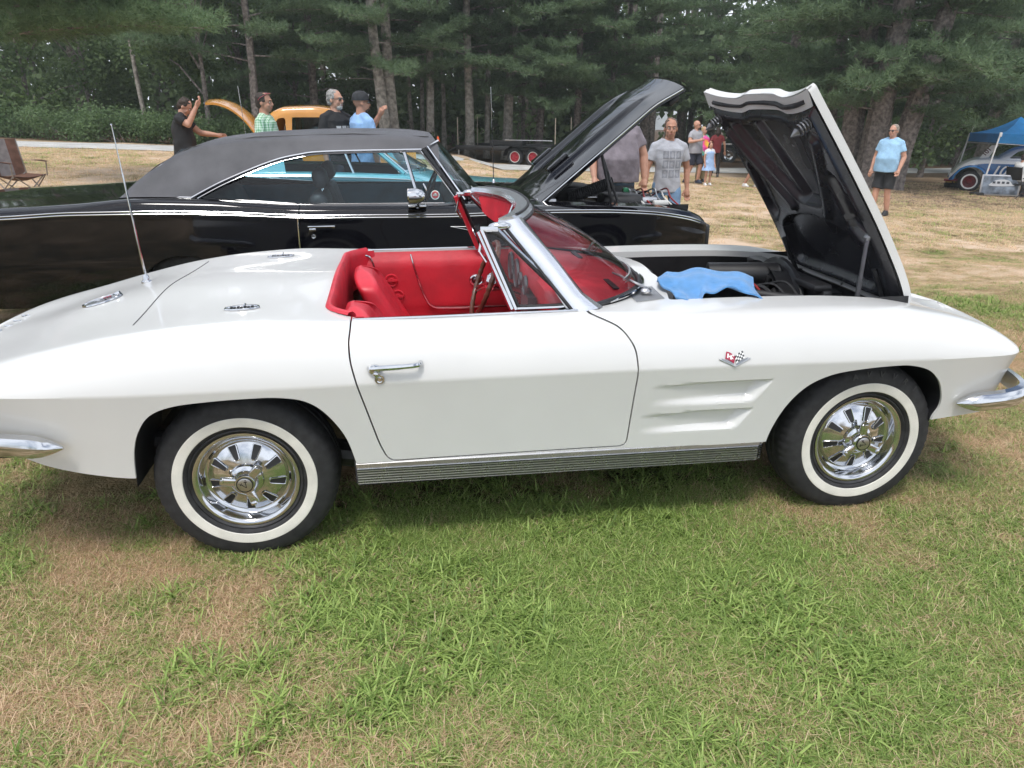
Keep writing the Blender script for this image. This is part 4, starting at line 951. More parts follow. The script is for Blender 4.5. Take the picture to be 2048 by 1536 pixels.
b = MB(); b.tube([(2.10, YC+.02, .87), (2.42, YC-.05, .875)], .055, 16); b.ball((2.42, YC-.05, .875), (.03, .055, .055), 12); b.lathe([(0, .03), (.022, .03), (.024, 0)], 16, T=TR((2.44, YC-.05, .878), ry=R(90))); b.build('expansion_tank', BAY, car)
for (x, y, z, l, w_, h_, m_, nm) in ((1.84, -.44, .78, .07, .05, .06, mat('red cap', (.5, .02, .02), .4), 'fluid_cap'), (1.76, -.40, .74, .14, .10, .11, DARK, 'master_cylinder'), (1.86, .42, .74, .16, .14, .15, BAY, 'heater_box'), (2.66, -.30, .70, .20, .22, .14, BAY, 'battery_tray'), (2.66, .1, .78, .14, .5, .03, DARK, 'radiator_support'), (2.30, -.47, .83, .025, .012, .07, STEEL, 'bracket'), (2.46, -.47, .83, .045, .012, .07, STEEL, 'bracket'), (2.20, -.36, .80, .10, .07, .05, mat('red cap', (.5, .02, .02), .4), 'ignition_shield')):
    b = MB(); b.rbox((x, YC+y, z), (l, w_, h_), .008); b.build(nm, m_, car)
for k in range(9):
    b = MB(); y0 = -.15-.04*k; xx = 1.9+.055*k
    b.tube(spline([(xx, YC-.1, .83), (xx+.03, YC-.25, .86+.01*(k % 3)), (xx+.06, YC-.36, .80), (xx+.03, YC-.46, .74)], 5), .0055 if k % 3 else .009, 6); b.build('ignition_wire', mat('wire red', (.25, .02, .02), .5) if k % 4 == 1 else RUBBER, car)
b = MB(); b.rbox((2.64, YC-.25, .785), (.16, .12, .006), .002); b.build('data_plate', mat('label grey', (.16, .20, .24), .5, noise=(60, .6)), car)
# ---------------------------------------------------------------- bumpers, grille, deck fittings
def blade(pts, sec, name):
    rows = []
    p = np.array(pts)
    for i in range(len(p)):
        t = p[min(i+1, len(p)-1)]-p[max(i-1, 0)]; t /= np.linalg.norm(t); out = np.array((t[1], -t[0], 0)); out /= np.linalg.norm(out)
        k = min(1, i/4+.12, (len(p)-1-i)/4+.12)
        rows.append([p[i]+out*a*min(1, k*1.3)+np.array((0, 0, b*k)) for a, b in sec])
    v, f = grid(np.array(rows)); b_ = MB().add(v, f); b_.add(rows[0], [tuple(range(len(sec)-1))]); b_.add(rows[-1], [tuple(range(len(sec)-1))]); return b_.build(name, CHROME, car, ang=40)
for s in (-1, 1):
    pl = spline([(2.87, .842), (2.98, .862), (3.08, .868), (3.15, .845), (3.195, .78), (3.235, .67), (3.27, .52), (3.30, .36), (3.31, .22)], 5)
    p3 = [(x, YC+s*h, .487+.032*min(1, i/14)) for i, (x, h) in enumerate(pl)]
    sec = [(-.006, .040), (.020, .037), (.036, .016), (.036, -.012), (.022, -.034), (.004, -.036), (-.006, -.03), (-.006, .040)]
    if s == 1: sec = [(-a, b_) for a, b_ in sec]
    blade(p3, sec, 'front_bumper')
    b = MB(); b.tube(spline([(3.30, YC+s*.5, .52), (3.24, YC+s*.5, .58), (3.16, YC+s*.52, .60)], 4), .012, 8); b.build('bumper_bracket', DARK, car)
    b = MB(); b.rbox((3.06, YC+s*.735, .545), (.07, .03, .022), .01, 3); b.build('turn_signal', mat('amber lens', (.5, .45, .4), .1, coat=1), car)
    b = MB(); b.rbox((3.20, YC+s*.27, .545), (.05, .50, .10), .02); b.build('grille', DARK, car)
    pl = spline([(-.575, .862), (-.70, .862), (-.85, .838), (-1.0, .795), (-1.12, .73), (-1.20, .62), (-1.245, .45), (-1.26, .25)], 5)
    p3 = [(x, YC+s*h, .530+.03*min(1, i/12)) for i, (x, h) in enumerate(pl)]
    sec = [(.002, .045), (-.022, .038), (-.036, .010), (-.034, -.014), (-.020, -.034), (.002, -.036), (.002, .045)]
    if s == 1: sec = [(-a, b_) for a, b_ in sec]
    blade(p3, sec, 'rear_bumper')
b = MB(); b.box((2.97, YC-.69, .40), (.03, .03, .02)); b.tube([(2.98, YC-.72, .415), (3.02, YC-.72, .43)], .02, 8); b.build('tow_bolt', STEEL, car)
def deck(x, h, dz=0): hs, zs_ = section(x); return np.array((x, YC+h, float(np.interp(abs(h), hs[70:][::-1], zs_[70:][::-1]))+dz))
for h in (-.515, .515):
    b = MB(); ring = [deck(.005+.062*math.cos(a), h+.030*math.sin(a), .004) for a in np.linspace(0, 2*math.pi, 40, endpoint=False)]
    b.tube(ring, .005, 6, closed=True); b.add([deck(.005+.058*math.cos(a), h+.026*math.sin(a), .003) for a in np.linspace(0, 2*math.pi, 32, endpoint=False)], [tuple(range(32))], 1)
    for i in range(7): b.box(deck(-.035+.013*i, h+.004*(-1)**i, .006), (.008, .018, .005), mi=2)
    b.tube([deck(.01, h, .005), deck(.02, h, .020)], .004, 6); b.build('lid_release_badge', [CHROME, STEEL, BLACKM], car)
b = MB(); ring = [deck(-.688+.078*math.cos(a), .078*math.sin(a), .004) for a in np.linspace(0, 2*math.pi, 40, endpoint=False)]
b.tube(ring, .0055, 6, closed=True); b.add([deck(-.688+.072*math.cos(a), .072*math.sin(a), .0055) for a in np.linspace(0, 2*math.pi, 32, endpoint=False)], [tuple(range(32))], 1)
b.tube([deck(-.628, -.03, .010), deck(-.628, .03, .010)], .008, 6); b.tube([deck(-.63, .0, .012), deck(-.61, .0, .016)], .010, 8)
for sg in (-1, 1):
    b.tube([deck(-.72, 0, .008), deck(-.665, sg*.035, .008)], .002, 5)
    for i in range(3): b.box(deck(-.685+.010*i, sg*(.018+.006*i), .008), (.008, .010, .003), mi=2 if sg < 0 else 3)
b.build('fuel_filler_door', [CHROME, STEEL, BLACKM, mat('emblem red', (.35, .01, .05), .3)], car)
# deck seams: shallow dark grooves following the lid outline
SEAM = mat('panel gap', (.10, .10, .10), .8)
b = MB()
b.tube([deck(-.372-.03*math.cos(h*2.6), h, .0008) for h in np.linspace(-.58, .60, 50)], .0022, 5); b.build('deck_lid_gap', SEAM, car)
ab = deck(-.60, .325, 0); at_ = np.array((-.635, YC+.335, 1.557))
b = MB(); b.lathe([(.024, -.004), (.024, .004), (.016, .012), (.013, .03), (.006, .04)], 20, T=TR(tuple(ab))); b.tube([ab+np.array((0, 0, .02)), ab+(at_-ab)*.35, ab+(at_-ab)*.36, ab+(at_-ab)*.7, ab+(at_-ab)*.71, at_], [.0062, .0058, .0048, .0044, .003, .0024], 8); b.ball(at_, .0055, 8)
b.build('antenna', CHROME, car)
# chrome letters on the tail, each its own part
def glyph(txt, size, mt, par, loc, rot, ext=.003, nm='letter', shear=0.0):
    cu = bpy.data.curves.new(nm, 'FONT'); cu.body = txt; cu.size = size; cu.extrude = ext; cu.align_x = 'CENTER'; cu.shear = shear; cu.offset = size*.015; o = bpy.data.objects.new(nm, cu); COL.objects.link(o); me = bpy.data.meshes.new_from_object(o.evaluated_get(bpy.context.evaluated_depsgraph_get())); bpy.data.objects.remove(o)
    me.materials.clear(); me.materials.append(mt); me.name = nm; p = bpy.data.objects.new(nm, me); COL.objects.link(p); p.parent = par; p.location = np.array(loc)-parent_origin(par); p.rotation_euler = rot; return p
for i, chx in enumerate('STINGRAY'):
    h_ = .30-.085*i-(.05 if i > 4 else 0); glyph(chx, .055, CHROME, car, deck(-1.175, h_, .005), (0, R(-22), R(-90)))
# raised letters on the front tyre wall
for i, chx in enumerate('AVVVR1'):
    a_ = R(104-11*i); glyph(chx, .034, mat('tyre letter', (.05, .05, .053), .7), [c for c in car.children if c.name.startswith('wheel') and c.location[0] > 1 and c.location[1] < 0][0], (WB+.296*math.cos(a_), YC-.795-.0155, .323+.290*math.sin(a_)), (R(90), a_*-1+R(90), 0), .0012)
# ================================================================ the black fastback
BP = mat('black paint', (.004, .004, .006), .05, coat=0.0, spec=.5)
VINYL = mat('black vinyl roof', (.085, .085, .095), .55, noise=(4, .25), bump=(420, .55, .004))
TINT = glass('side glass', (.78, .92, .96), .6)
UPH = mat('charcoal upholstery', (.035, .034, .038), .55, noise=(8, .4), bump=(60, .2, .004))
def child(name, par, loc):
    e = bpy.data.objects.new(name, None); COL.objects.link(e); e.parent = par; e.location = np.array(loc)-parent_origin(par); e.empty_display_size = .05; return e
def hull(sec, xs):
    return grid(np.array([sec(x) for x in xs]))
def mirY(V, yc): W = np.array(V).copy(); W[:, 1] = 2*yc-W[:, 1]; return W
def both(V, F, yc): return MB().add(V, F).add(mirY(V, yc), flipf(F))
def roadwheel(par, x, yc, s, trackh, r=.34, rimmat=None, tyrew=.2, zc=None, rimr=.2, cover=True, ring=None):
    zc = r if zc is None else zc
    w = child('wheel', par, (x, yc+s*trackh, zc)); T = TR((x, yc+s*trackh, zc), rx=R(90) if s < 0 else R(-90))
    MB().lathe([(rimr-.02, -tyrew), (r-.04, -tyrew), (r, -tyrew+.03), (r, -.03), (r-.015, -.005), (r-.05, .008), (rimr+.01, .004), (rimr-.01, -.02)], 40, T=T).build('tyre', RUBBER, w)
    b = MB(); b.lathe([(rimr+.008, -.004), (rimr-.004, .006), (rimr-.02, -.012), (rimr-.04, -.04), (rimr*.55, -.035), (rimr*.38, -.01), (0, -.004)], 40, T=T)
    for i in range(5): b.lathe([(.012, -.034), (.010, -.015), (0, -.013)], 8, T=T@TR((rimr*.62*math.cos(i*1.2566), rimr*.62*math.sin(i*1.2566), 0)))
    b.build('rim', rimmat or CHROME, w)
    if ring is not None: MB().lathe([(rimr+.035, .006), (rimr+.03, .009), (rimr+.004, .008), (rimr+.002, .004)], 40, T=T).build('whitewall', ring, w)
    return w
YB = 3.87
blk = thing('fastback_coupe', 'glossy black fastback coupe with black vinyl roof and raised hood', 'car', (.2, YB, .03))
bw = tab((-2.78, .84), (-2.4, .93), (-1.5, .97), (-.9, .975), (-.1, .957), (.6, .953), (1.4, .962), (2.0, .97), (2.6, .955), (2.85, .935), (2.96, .91), (2.995, .885))
bzt = tab((-2.78, .90), (-2.05, .919), (-1.58, .94), (-1.09, .941), (-.6, .925), (-.1, .895), (.44, .885), (.98, .880), (1.72, .897), (2.1, .893), (2.5, .872), (2.8, .828), (2.995, .770))
bzs = tab((-2.78, .945), (-2.09, .968), (-1.6, .995), (-1.22, 1.025), (-.74, 1.012), (-.09, .963), (.62, .951), (1.36, .940), (1.74, .925), (2.13, .915), (2.6, .895), (2.85, .860), (2.95, .825), (2.995, .795))
bzc = tab((-2.78, .96), (-2.4, .985), (-1.8, 1.008), (-1.3, 1.025), (0, 1.0), (1.3, .985), (1.6, .972), (2.3, .950), (2.7, .918), (2.9, .87), (2.995, .81))
def bsec(x, full=False):
    w, zt, zs, zc = float(bw(x)), float(bzt(x)), float(bzs(x)), float(bzc(x))
    pts = [(w-.07, .27), (w-.03, .40), (w-.002, .55), (w, .68), (w-.004, zt-.06), (w-.006, zt), (w-.030, zs-.022), (w-.085, zs), (w-.17, zs+.2*(zc-zs)), (w*.5, zs+.75*(zc-zs)), (w*.25, zs+.95*(zc-zs)), (0, zc)]
    p = spline(pts, 5); return [(x, YB-h, z) for h, z in p]
xs_b = np.concatenate([np.linspace(-2.78, 2.80, 190), np.linspace(2.815, 2.995, 14)])
V, F = hull(bsec, xs_b)
for xa in (2.06, -.92):
    V, F = clip(V, F, np.where(V[:, 1] < YB-.5, np.hypot(V[:, 0]-xa, (V[:, 2]-.32)*1.05)-.335, 1))
cab = rpoly([(-1.02, -.2), (-1.02, .60), (-.85, .80), (.95, .80), (1.12, .74), (1.30, .4), (1.36, 0), (1.36, -.2)], .03)
V, F = clip(V, F, sdp(np.stack([V[:, 0], np.abs(V[:, 1]-YB)], 1), cab))
bh_poly = rpoly([(1.66, -.2), (1.66, .72), (2.80, .74), (2.88, .66), (2.90, -.2)], .03)
hf = lambda P: sdp(np.stack([P[:, 0], np.abs(P[:, 1]-YB)], 1), bh_poly)
SVb, SFb = V, F
V, F = clip(V, F, hf(V)-.003)
doorb = rpoly([(-.105, .36), (-.115, .70), (-.085, 1.05), (1.25, 1.05), (1.26, .70), (1.22, .36)], .03)
nd = lambda P: np.where(P[:, 1] < YB-.45, sdp(P[:, [0, 2]], doorb), 1)
Vd, Fd = clip(V, F, -nd(V)-.003); V, F = clip(V, F, nd(V)-.003)
V, F = lip(V, F, lambda m: np.abs(hf(m)) < .01, (0, 0, -.03))
V, F = lip(V, F, lambda m: (np.abs(nd(m)) < .01), (0, .03, 0)); Vd, Fd = lip(Vd, Fd, lambda m: (np.abs(nd(m)) < .01), (0, .03, 0))
b = both(V, F, YB)
cap = [p for p in bsec(2.995)]; capf = cap+[(p[0], 2*YB-p[1], p[2]) for p in cap[::-1][1:]]; b.add(capf, [tuple(range(len(capf)))])
cap = [p for p in bsec(-2.78)]; capf = cap+[(p[0], 2*YB-p[1], p[2]) for p in cap[::-1][1:]]; b.add(capf, [tuple(range(len(capf)))])
b.build('body', BP, blk, ang=30, recalc=False)
bd = []
for k in (0, 1): bd.append(MB().add(Vd if k == 0 else mirY(Vd, YB), Fd if k == 0 else flipf(Fd)).build('door', BP, blk, ang=30, recalc=False))
# chrome body lines (two thin strips), seam edge, handle, lock
for dz in (.008, -.010):
    b = MB(); b.tube([(x, YB-float(bw(x))+.003, float(bzt(x))+dz) for x in np.linspace(-2.7, 2.93, 120)], .0042, 5); b.build('body_strip', CHROME, blk)
b = MB(); b.tube([(-.108, YB-.958, .88), (-.112, YB-.962, .72), (-.106, YB-.955, .40)], .004, 5); b.build('door_edge_guard', CHROME, blk)
b = MB(); b.rbox((.055, YB-.975, .822), (.195, .018, .014), .006); b.rbox((-.01, YB-.965, .800), (.05, .02, .022), .006); b.rbox((.14, YB-.965, .818), (.02, .03, .02), .006); b.build('door_handle', CHROME, bd[0])
b = MB(); b.lathe([(0, .008), (.009, .008), (.010, .003), (.016, .004), (.018, 0)], 20, T=TR((-.008, YB-.956, .752), rx=R(90))); b.build('door_lock', CHROME, bd[0])
# roof
bzr = tab((-1.34, 1.02), (-1.22, 1.155), (-1.08, 1.255), (-.95, 1.33), (-.73, 1.398), (-.34, 1.439), (.25, 1.457), (.65, 1.451), (.86, 1.430), (.93, 1.412))
brw = tab((-1.34, .72), (-.9, .66), (0, .635), (.93, .615))
def rsec(x):
    zr, wr = float(bzr(x)), float(brw(x)); zb = float(bzs(x))+.004; wb = .835-.02*abs(x)
    ze = zb+(zr-zb)*.80
    pts = [(wb, zb), (wb-(wb-wr)*.35, zb+(ze-zb)*.45), (wr+.01, ze-.015*(zr-zb)), (wr-.07, zr-.024), (wr*.5, zr-.008), (0, zr)]
    return [(x, YB-h, z) for h, z in spline(pts, 7)]
xs_r = np.linspace(-1.34, .93, 110); V, F = hull(rsec, xs_r)
winp = rpoly([(-.835, 1.020), (-.60, 1.125), (-.30, 1.235), (-.10, 1.283), (.10, 1.302), (.78, 1.312), (1.10, .95), (1.12, .90), (.3, .930), (-.1, .945), (-.72, .99)], .035, 4)
fw = lambda P: sdp(P[:, [0, 2]], winp)
V, F = clip(V, F, np.where(V[:, 1] < YB-.45, fw(V), 1))
V, F = clip(V, F, (.885-V[:, 0])+(1.43-V[:, 2])*.55)
V, F = lip(V, F, lambda m: np.abs(fw(m)) < .01, (0, .03, 0))
both(V, F, YB).build('vinyl_roof', VINYL, blk, ang=40, recalc=False)
# rear window between the buttresses
P = [[(-.95-.33*t-.02*math.sin(math.pi*t), YB+h, 1.318-.275*t) for h in np.linspace(-.5, .5, 8)] for t in np.linspace(0, 1, 8)]; v, f = grid(np.array(P)); MB().add(v+np.array((0, 0, .012)), f).build('rear_window', TINT, blk)
def rside(x, z):
    p = np.array(rsec(min(x, .93))); k = 22; return float(np.interp(z, p[:k, 2], p[:k, 1]))
for k in (0, 1):
    sgn = lambda y: y if k == 0 else 2*YB-y
    def wq(x, z, o=0.0): return (x, sgn(rside(x, z)+o), z)
    drip = spline([(-.845, 1.018), (-.62, 1.128), (-.30, 1.250), (-.10, 1.297), (.12, 1.318), (.80, 1.326)], 6)
    b = MB(); b.tube([wq(x, z, -.004) for x, z in drip], .008, 6); b.tube([wq(x, z, .006) for x, z in drip-np.array((-.02, .016))], .005, 6); b.build('window_moulding', CHROME, blk)
    b = MB(); b.tube([wq(x, z, .01) for x, z in [(-.83, 1.012), (-.4, .988), (-.1, .962), (.4, .955), (.95, .950)]], .006, 6); b.build('belt_moulding', STEEL, blk)
    g = [wq(x, z, .02) for x, z in winp[:-1]]
    MB().add(g, [tuple(range(len(g)))]).build('side_window', TINT, blk, smooth=False)
    # pillar: black core + chrome outside edge, vent bar
    A0, A1 = np.array((1.085, sgn(YB-.775), .955)), np.array((.815, sgn(YB-.640), 1.330))
    b = MB(); b.tube([A0, A1], .022, 6, sy=1.2); b.build('pillar', BP, blk)
    b = MB(); b.tube([A0+np.array((.022, 0, .016)), A1+np.array((.030, 0, .018)), (.93, sgn(YB-.58), 1.385)], .009, 6); b.tube([A0+np.array((-.02, 0, -.012)), A1+np.array((-.02, 0, -.014))], .006, 6); b.build('pillar_moulding', CHROME, blk)
    b = MB(); b.tube([wq(.67, 1.305, .006), (.765, sgn(YB-.79), .955)], .010, 6); b.build('vent_bar', CHROME, blk)
    b = MB(); b.tube(spline([wq(.80, 1.09, -.01), wq(.815, 1.06, -.03), wq(.82, 1.03, -.012)], 4), .006, 6); b.build('vent_latch', CHROME, blk)
b = MB(); b.tube([(-1.30, YB-.78, 1.028), (-1.1, YB-.80, 1.030), (-.84, YB-.815, 1.020)], .007, 6); b.tube([(-1.31, YB-.77, 1.03), (-1.05, YB-.655, 1.24)], .004, 5); b.build('roof_base_moulding', CHROME, blk)
MB().tube([(-1.32, YB-.68, 1.055), (-1.10, YB-.615, 1.225), (-.85, YB-.585, 1.352), (-.4, YB-.57, 1.418), (.3, YB-.56, 1.437), (.86, YB-.55, 1.413)], .0035, 5).build('roof_seam', BLACKM, blk)
P = [[(1.30-.10*(h/.72)**2*1.6-(.385-.06*(h/.7)**2)*t, YB+h*(1-.20*t), .975+.44*t-.05*(h/.7)**2*t) for t in np.linspace(0, 1, 8)] for h in np.linspace(-.72, .72, 24)]
v, f = grid(np.array(P)); MB().add(v, f).build('windscreen', TINT, blk)
b = MB(); b.tube([np.array(p[-1])+np.array((.004, 0, .004)) for p in P], .012, 6); b.tube([np.array(p[0]) for p in P], .010, 6); b.build('windscreen_moulding', CHROME, blk)
# decal on the vent glass (round red badge)
b = MB(); cc = np.array((.885, YB-.752, 1.005)); 
b.lathe([(.034, 0), (.034, .002), (.0, .002)], 28, mi=0, T=TR(tuple(cc), rx=R(80))); b.lathe([(.027, .0025), (.026, .003), (0, .003)], 28, mi=1, T=TR(tuple(cc), rx=R(80))); b.box(cc+np.array((0, -.004, 0)), (.03, .002, .008), mi=0); b.box(cc+np.array((0.002, -.004, .008)), (.014, .002, .012), mi=0)
b.build('round_decal', [mat('decal white', (.7, .7, .65), .5), mat('decal red', (.5, .05, .05), .5)], blk, smooth=False)
b = MB(); b.box((1.20, YB-.5, 1.02), (.004, .09, .05), rot=('Y', -.7)); b.build('inspection_sticker', mat('sticker white', (.6, .65, .6), .6), blk)
# mirror
b = MB(); b.lathe([(0, .075), (.02, .07), (.045, .045), (.056, 0), (.054, -.05), (.045, -.06), (0, -.06)], 28, T=TR((.735, YB-1.03, 1.030), ry=R(90))); b.tube([(.745, YB-1.02, .985), (.745, YB-.97, .955)], [.014, .02], 10); b.rbox((.745, YB-.935, .950), (.13, .07, .014), .006); b.build('wing_mirror', CHROME, blk)
b = MB(); b.lathe([(0, .06), (.04, .04), (.05, 0), (.045, -.05), (0, -.05)], 20, T=TR((1.05, YB+.98, 1.03), ry=R(90))); b.tube([(1.05, YB+.97, .99), (1.05, YB+.9, .955)], .015, 8); b.build('wing_mirror', BP, blk)
# interior
for k in (0, 1):
    sg = -1 if k == 0 else 1; P = [[(x, YB+sg*(.80-.02*(z < .6)), z) for z in (.42, .60, .72, .86, .945)] for x in np.linspace(-.9, 1.1, 12)]; v, f = grid(np.array(P)); MB().add(v, f).build('inner_trim', mat('dark teal trim', (.030, .150, .210), .5, noise=(5, .3)), blk)
b = MB(); b.box((.15, YB, .40), (2.3, 1.6, .04)); b.box((1.20, YB, .72), (.10, 1.5, .40)); b.box((-.95, YB, .75), (.06, 1.5, .5))
b.build('cabin_floor', UPH, blk, smooth=False)
b = MB(); P = [[(1.30-.15*(h/.72)**2, YB+h, .965), (1.15, YB+h, .975), (1.02, YB+h, .965), (.99, YB+h, .90), (1.05, YB+h, .70)] for h in np.linspace(-.72, .72, 10)]; v, f = grid(np.array(P)); b.add(v, f); b.build('dashboard', BLACKM, blk)
for s in (-1, 1):
    st = child('seat', blk, (.2, YB+s*.36, .45))
    b = MB(); b.rbox((.06, YB+s*.36, .76), (.14, .50, .52), .06, 4, rot=('Y', -.30)); b.build('backrest', UPH, st)
    b = MB(); b.rbox((-.02, YB+s*.36, .98), (.10, .30, .16), .05, 4, rot=('Y', -.25)); b.rbox((.06, YB+s*.36, 1.10), (.095, .27, .145), .05, 4, rot=('Y', -.2)); b.build('headrest', UPH, st) if False else None
    m = MB(); m.rbox((.015, YB+s*.36, 1.105), (.105, .28, .15), .05, 4, rot=('Y', -.22)); m.build('headrest', UPH, st)
    for o in (-.05, .05): MB().tube([(.03, YB+s*.36+o, .95), (.02, YB+s*.36+o, 1.06)], .007, 6).build('headrest_post', CHROME, st)
    b = MB(); b.rbox((.35, YB+s*.36, .55), (.5, .5, .14), .05, 3); b.build('seat_cushion', UPH, st)
b = MB(); b.rbox((-.78, YB, .78), (.16, 1.35, .42), .06, 3, rot=('Y', -.4)); b.build('rear_seat', UPH, blk)
sw2 = child('steering_wheel', blk, (.88, YB+.36, .95)); T2 = TR((.88, YB+.36, .93), ry=R(-65))
MB().tube([(.19*math.cos(a), .19*math.sin(a), 0) for a in np.linspace(0, 2*math.pi, 48, endpoint=False)], .012, 8, closed=True, T=T2).build('rim', BLACKM, sw2)
MB().tube([(-.19, 0, 0), (0, 0, -.04), (.19, 0, 0)], .010, 6, T=T2).build('spoke', CHROME, sw2)
# hood, hinged at the cowl
BH = child('hood', blk, (1.66, YB, .955)); HP2 = np.array((1.665, YB, .955)); A2 = R(40.5)
def bhT(P):
    P = np.asarray(P, float)-HP2; c, s = math.cos(A2), math.sin(A2); return np.stack([c*P[:, 0]-s*P[:, 2], P[:, 1], s*P[:, 0]+c*P[:, 2]], 1)+HP2
def hood_z(x, h): return .975-.018*(x-1.66)-.05*float(ss(2.75, 3.1, x))-.055*(abs(h)/.72)**2+.030*ss(.16, .10, abs(abs(h)-.34))*ss(1.75, 1.95, x)*ss(2.95, 2.6, x)
rows = [[(x+.05*(1-(h/.72)**2)*ss(2.5, 3.0, x), YB+h, hood_z(x, h)) for h in np.linspace(-.72, .72, 73)] for x in np.linspace(1.665, 3.04, 60)]
top = np.array(rows); bot = top-np.array((0, 0, .045))
v, f = grid(top); b = MB().add(bhT(v), f)
ring = np.concatenate([top[0], top[1:, -1], top[-1, ::-1][1:], top[::-1, 0][1:]]); rb_ = ring-np.array((0, 0, .035))
b.add(bhT(np.vstack([ring, rb_])), [(i, i+1, i+1+len(ring), i+len(ring)) for i in range(len(ring)-1)])
b.build('hood_skin', BP, BH, ang=30)
v, f = grid(bot[1:-1, 1:-1]); b = MB().add(bhT(v), f)
for h in (-.55, 0, .55): b.rbox((0, 0, 0), (1.2, .06, .03), .01); vv_ = b.V[-1]; b.V[-1] = bhT(vv_+np.array((2.35, YB+h, .85)))
b.rbox((0, 0, 0), (.10, 1.3, .05), .02); b.V[-1] = bhT(b.V[-1]+np.array((2.95, YB, .80)))
b.build('inner_panel', BLACKM, BH)
b = MB(); b.tube(bhT([(x, YB-.722, hood_z(x, .72)-.012) for x in np.linspace(1.68, 3.03, 20)]), .006, 6); b.build('edge_strip', CHROME, BH)
for s in (-1, 1):
    b = MB(); b.rbox((0, 0, 0), (.20, .16, .035), .012); b.V[-1] = bhT(b.V[-1]+np.array((2.0, YB+s*.34, hood_z(2.0, .34)+.01))); b.build('hood_scoop', BP, BH)
b = MB(); p0, p1 = np.array((2.30, YB-.62, .90)), bhT([(2.28, YB-.62, .86)])[0]; b.tube([p0, p1], .013, 8); b.tube([p0+np.array((.05, 0, 0)), p1+np.array((.0, 0, 0))], .010, 8); b.build('hood_hinge', DARK, BH)
# engine bay
b = MB()
for s in (-1, 1):
    P = [[(x, YB+s*h, z) for h, z in ((.72, .90), (.71, .80), (.62, .45))] for x in np.linspace(1.66, 2.9, 5)]; v, f = grid(np.array(P)); b.add(v, f)
b.box((2.93, YB, .62), (.05, 1.5, .40)); b.box((1.64, YB, .70), (.03, 1.4, .5)); b.box((2.3, YB, .40), (1.3, 1.4, .04)); b.build('engine_bay', BAY, blk)
b = MB(); b.rbox((2.08, YB, .68), (.62, .5, .36), .04, 3); b.build('engine_block', DARK, blk)
for s in (-1, 1):
    b = MB(); b.rbox((2.05, YB+s*.27, .84), (.56, .16, .10), .03, 3, rot=('X', -s*.5)); b.build('valve_cover', CHROME, blk)
b = MB(); b.lathe([(0, .10), (.20, .10), (.225, .085), (.225, .0), (.0, 0)], 40, T=TR((2.02, YB-.02, .90))); b.build('air_cleaner', BLACKM, blk)
b = MB(); hp = spline([(2.00, YB-.38, .93), (2.12, YB-.42, .97), (2.24, YB-.46, 1.02), (2.34, YB-.48, 1.05)], 16); b.tube(hp, [.045+.006*(i % 2) for i in range(len(hp))], 12); b.build('intake_hose', RUBBER, blk)
b = MB(); b.rbox((2.42, YB-.42, .90), (.34, .30, .12), .05, 3); b.build('battery', BLACKM, blk)
for (x, y, z, l, w_, h_, m_, nm) in ((2.62, -.50, .90, .16, .10, .07, STEEL, 'reservoir'), (2.76, -.38, .87, .07, .22, .04, CHROME, 'latch_bracket'), (2.55, -.60, .885, .46, .02, .02, STEEL, 'bay_rail'), (2.50, -.30, .95, .05, .05, .08, mat('green cap', (.03, .3, .12), .4), 'fluid_cap'), (2.80, .1, .84, .10, .9, .10, BLACKM, 'radiator_support'), (2.70, -.62, .90, .12, .06, .04, mat('white plastic', (.6, .6, .58), .4), 'overflow_bottle'), (1.76, -.55, .90, .16, .18, .10, STEEL, 'master_cylinder')):
    b = MB(); b.rbox((x, YB+y, z), (l, w_, h_), .01); b.build(nm, m_, blk)
for k in range(8):
    b = MB(); xx = 2.42+.055*k; b.tube(spline([(xx, YB-.1, .90), (xx+.05, YB-.3, .96+.02*(k % 2)), (xx+.02, YB-.5, .93), (xx+.05, YB-.62, .88)], 4), .007, 6); b.build('bay_wire', [RUBBER, STEEL, mat('white plastic', (.6, .6, .58), .4), mat('wire red', (.25, .02, .02), .5)][k % 4], blk)
for xa in (2.06, -.92):
    for s in (-1, 1): roadwheel(blk, xa, YB, s, .90, r=.315, zc=.345)
b = MB(); b.box((.3, YB, .30), (4.8, 1.5, .05)); b.build('underbody', BAY, blk)
b = MB(); b.rbox((3.02, YB, .66), (.05, 1.72, .20), .03, 3); b.build('grille', BLACKM, blk); b = MB(); b.rbox((3.06, YB, .50), (.07, 1.8, .10), .03, 3); b.build('front_bumper', CHROME, blk)
b = MB(); b.tube([(1.52, YB+.80, .95), (1.50, YB+.80, 1.79)], [.005, .0022], 6); b.lathe([(.018, 0), (.012, .02), (.004, .03)], 12, T=TR((1.52, YB+.80, .94))); b.build('antenna', CHROME, blk)
b = MB(); b.tube([(.98, YB-.958, .80), (1.10, YB-.961, .775), (1.16, YB-.962, .735)], .0025, 5); b.tube([(.98, YB-.958, .80), (1.16, YB-.962, .795)], .002, 5); b.build('door_scallop', STEEL, blk)

